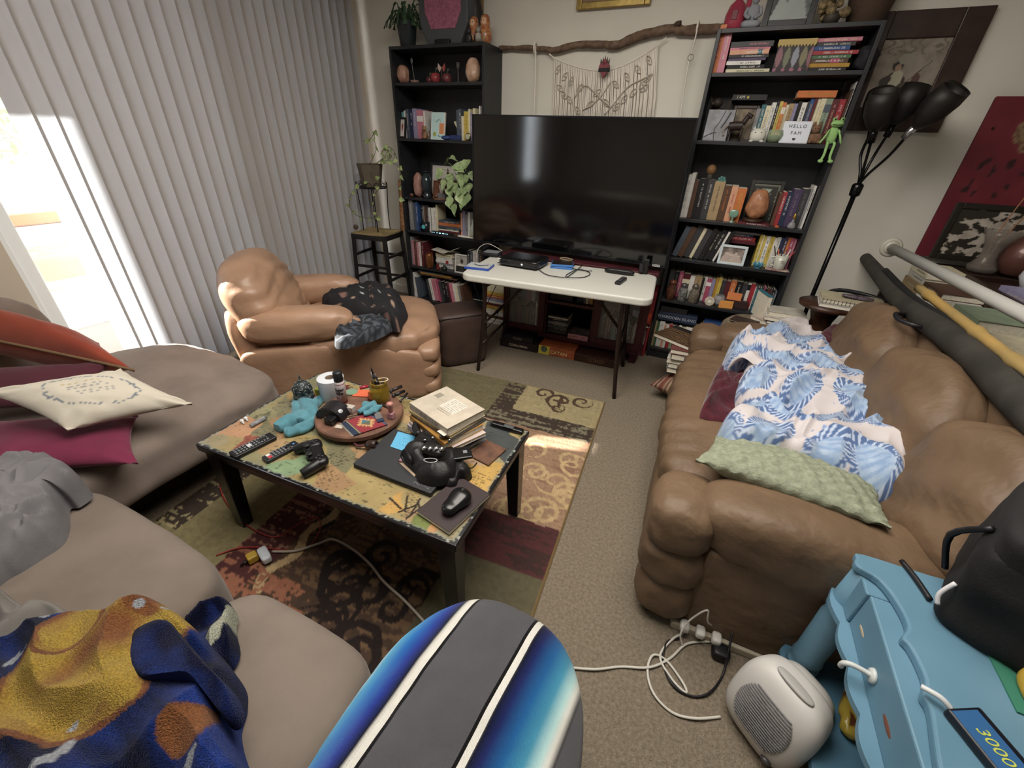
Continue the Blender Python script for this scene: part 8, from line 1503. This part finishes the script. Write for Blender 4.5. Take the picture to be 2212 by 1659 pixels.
m.tube([W_(u, v, 3.404) for u, v in ((1410, 160), (1385, 172), (1360, 185), (1340, 205), (1325, 225), (1305, 248))], .0035, 6, 4).tube([W_(u, v, 3.404) for u, v in ((1240, 212), (1262, 185), (1280, 195), (1300, 215), (1318, 230))], .0035, 6, 4).tube([W_(u, v, 3.404) for u, v in ((1320, 175), (1300, 205), (1280, 225), (1258, 238))], .0035, 6, 4)
m.build('leaf_motifs', M('#bdb3a3', .9), mc, smooth=True)
for (pts_, lb, ring) in (([(1157, 100), (1157, 140), (1155, 200), (1153, 262)], 'white rope hanging at the bookcase end of the branch', None), ([(1508, 55), (1500, 90), (1490, 125), (1480, 180), (1468, 262)], 'white rope with a ring hanging near the right bookcase', (1492, 124))):
    m = MB(); m.tube([W_(u, v, 3.385) for u, v in pts_], .0045, 6, 5); q = W_(*pts_[0], 3.41); m.tube([q + Vector((0, .03 * cos(a), .03 * sin(a) - .01)) for a in [k * pi / 5 for k in range(10)]], .006, 6, 2, True); o = tag(m.build('hanging_rope', cm_, smooth=True), lb, 'rope')
    if ring: c = W_(*ring, 3.38); MB().tube([c + Vector((.016 * cos(a), 0, .016 * sin(a))) for a in [k * pi / 5 for k in range(10)]], .002, 6, 3, True).build('ring', M('#8a8478', .4), o, smooth=True)
# stool with woven seat, wire stand, plant
sc0 = [PY(782, 497, 3.0), PY(850, 508, 2.95)]; SX, SY, SH_ = -2.735, 3.03, .70
st = thing('bar_stool', 'tall black wooden stool with a woven straw seat by the blinds', 'stool', (SX, SY, 0), 8); bw_ = M('#1c1a1b', .45, var=.3)
for sx in (-1, 1):
    for sy in (-1, 1): MB().bar((sx * .185, sy * .165, 0), (sx * .155, sy * .14, SH_ - .005), .034).build('leg', bw_, st, bevel=.003)
for z, s in ((.22, .175), (.42, .168)):
    for sy in (-1, 1): MB().bar((-s, sy * .155, z + (.05 if sy > 0 else 0)), (s, sy * .155, z + (.05 if sy > 0 else 0)), .02).build('rung', bw_, st)
    for sx in (-1, 1): MB().bar((sx * s, -.155, z + .09), (sx * s, .155, z + .09), .02).build('rung', bw_, st)
MB().box((-.17, -.155, SH_ - .05), (.17, -.135, SH_ - .01)).box((-.17, .135, SH_ - .05), (.17, .155, SH_ - .01)).box((-.17, -.135, SH_ - .05), (-.15, .135, SH_ - .01)).box((.15, -.135, SH_ - .05), (.17, .135, SH_ - .01)).build('seat_rail', bw_, st)
m = MB(); m.grid(lambda a, b: Vector(((a - .5) * .32, (b - .5) * .29, SH_ - .008 + .012 * (1 - max(abs(2 * a - 1), abs(2 * b - 1))) + .002 * sin((b if abs(2 * a - 1) > abs(2 * b - 1) else a) * 190))), 90, 90); m.build('woven_seat', M('#a08a5c', .9, var=.2, vs=60), st, smooth=True, solid=.02)
ws = thing('wire_plant_stand', 'black wire plant stand with curled rim on the woven stool', 'plant stand', (SX + .0, SY, SH_ + .014)); m = MB(); wm = M('#15141a', .4, .5); RT, ZT = .125, .345
for k in range(4):
    a = pi / 4 + k * pi / 2; MB().tube([(RT * cos(a), RT * sin(a), ZT), (RT * .9 * cos(a), RT * .9 * sin(a), .15), (.115 * cos(a), .115 * sin(a), 0)], .0042, 6, 3).build('leg', wm, ws, smooth=True)
m.tube([(RT * cos(a), RT * sin(a), ZT) for a in [k * pi / 8 for k in range(16)]], .004, 6, 2, True)
for k in range(12):
    a = 2 * pi * k / 12; c = Vector((RT * cos(a), RT * sin(a), ZT + .02)); s1 = Vector((-sin(a), cos(a), 0)); m.tube([c + s1 * .022 * cos(b) + Vector((0, 0, .022 * sin(b))) for b in [j * pi / 4 for j in range(8)]], .0026, 5, 2, True)
m.build('scrolled_rim', wm, ws, smooth=True); MB().lathe([(0, ZT - .004), (RT - .003, ZT - .004), (RT - .003, ZT - .001), (0, ZT - .001)], 24).build('support_plate', wm, ws)
pz = SH_ + .014 + ZT + .001; pp = thing('vining_plant', 'vining plant in a square brown pot near the window corner', 'plant', (SX + .005, SY, pz)); m = MB()
m.lathe([(.062, 0), (.075, .005), (.105, .175), (.108, .178), (.098, .178), (.09, .15), (0, .15)], 8); m.build('pot', M('#5f5549', .6, c2='#6f6455', vs=8), pp, autos=30); MB().lathe([(.095, .150), (0, .155)], 16).build('soil', M('#2a2018', .95), pp)
def vine(base, px, yy, seed, nm, par, leaf=True):
    R = random.Random(seed); pts = [base] + [PY(u, v, y_) - Vector(par.location) for (u, v), y_ in zip(px, yy)]; MB().tube(pts, .0022, 5, 5).build('vine', M('#5d5a3a', .6), par, smooth=True); sp = spline(pts, 3); m = MB()
    for i in range(2, len(sp), 2): d = Vector((R.uniform(-1, 1), R.uniform(-.6, .2), R.uniform(-1, .4))); leafmesh(m, sp[i], d, Vector((R.uniform(-.4, .4), -1, .3)), R.uniform(.025, .05), R.uniform(.02, .032), lambda e, k: mixc(L('#6f8a48'), L('#a9b878'), random.random()))
    m.build('leaves', M('#ffffff', .5, attr=True), par, smooth=True)
vine(Vector((-.02, 0, .15)), [(812, 325), (808, 300), (812, 280), (800, 300), (785, 305)], [3.0, 2.98, 2.97, 2.95, 2.93], 1, '', pp); vine(Vector((0, 0, .15)), [(835, 335), (838, 318), (850, 325), (858, 345)], [3.0, 2.98, 2.96, 2.94], 2, '', pp)
vine(Vector((.03, 0, .15)), [(845, 340), (835, 330), (842, 350), (862, 360), (866, 390), (862, 430)], [3.0, 2.97, 2.95, 2.9, 2.88, 2.88], 3, '', pp); vine(Vector((-.05, -.02, .15)), [(790, 390), (775, 400), (758, 420), (755, 445), (770, 465), (800, 472), (815, 465)], [2.95, 2.9, 2.88, 2.88, 2.88, 2.88, 2.87], 4, '', pp)
vine(Vector((.0, -.04, .15)), [(820, 400), (810, 420), (808, 450), (815, 470)], [2.86, 2.85, 2.85, 2.86], 5, '', pp); vine(Vector((.02, .0, .15)), [(830, 340), (824, 330), (832, 322), (840, 330)], [3.0, 2.98, 2.97, 2.97], 6, '', pp)
tag(MB().ball((SX - .15, SY - .1, SH_ + .035), .022, 10).build('wicker_ball', M('#5a463a', .7, bump=1, bs=120), smooth=True), 'small woven ball on the corner of the straw stool seat', 'ornament')
# wooden carving beside the pot
o = tag(MB().tube([(SX + .17, SY + .16, .70), (SX + .17, SY + .17, .9), (SX + .18, SY + .17, 1.12)], lambda t_: .03 - .006 * t_, 10).build('carved_wood_figure', M('#a8784c', .6, c2='#7d5030', vs=40, bump=.6, bs=80), smooth=True), 'light carved wooden figure tucked between plant pot and bookcase', 'figurine')
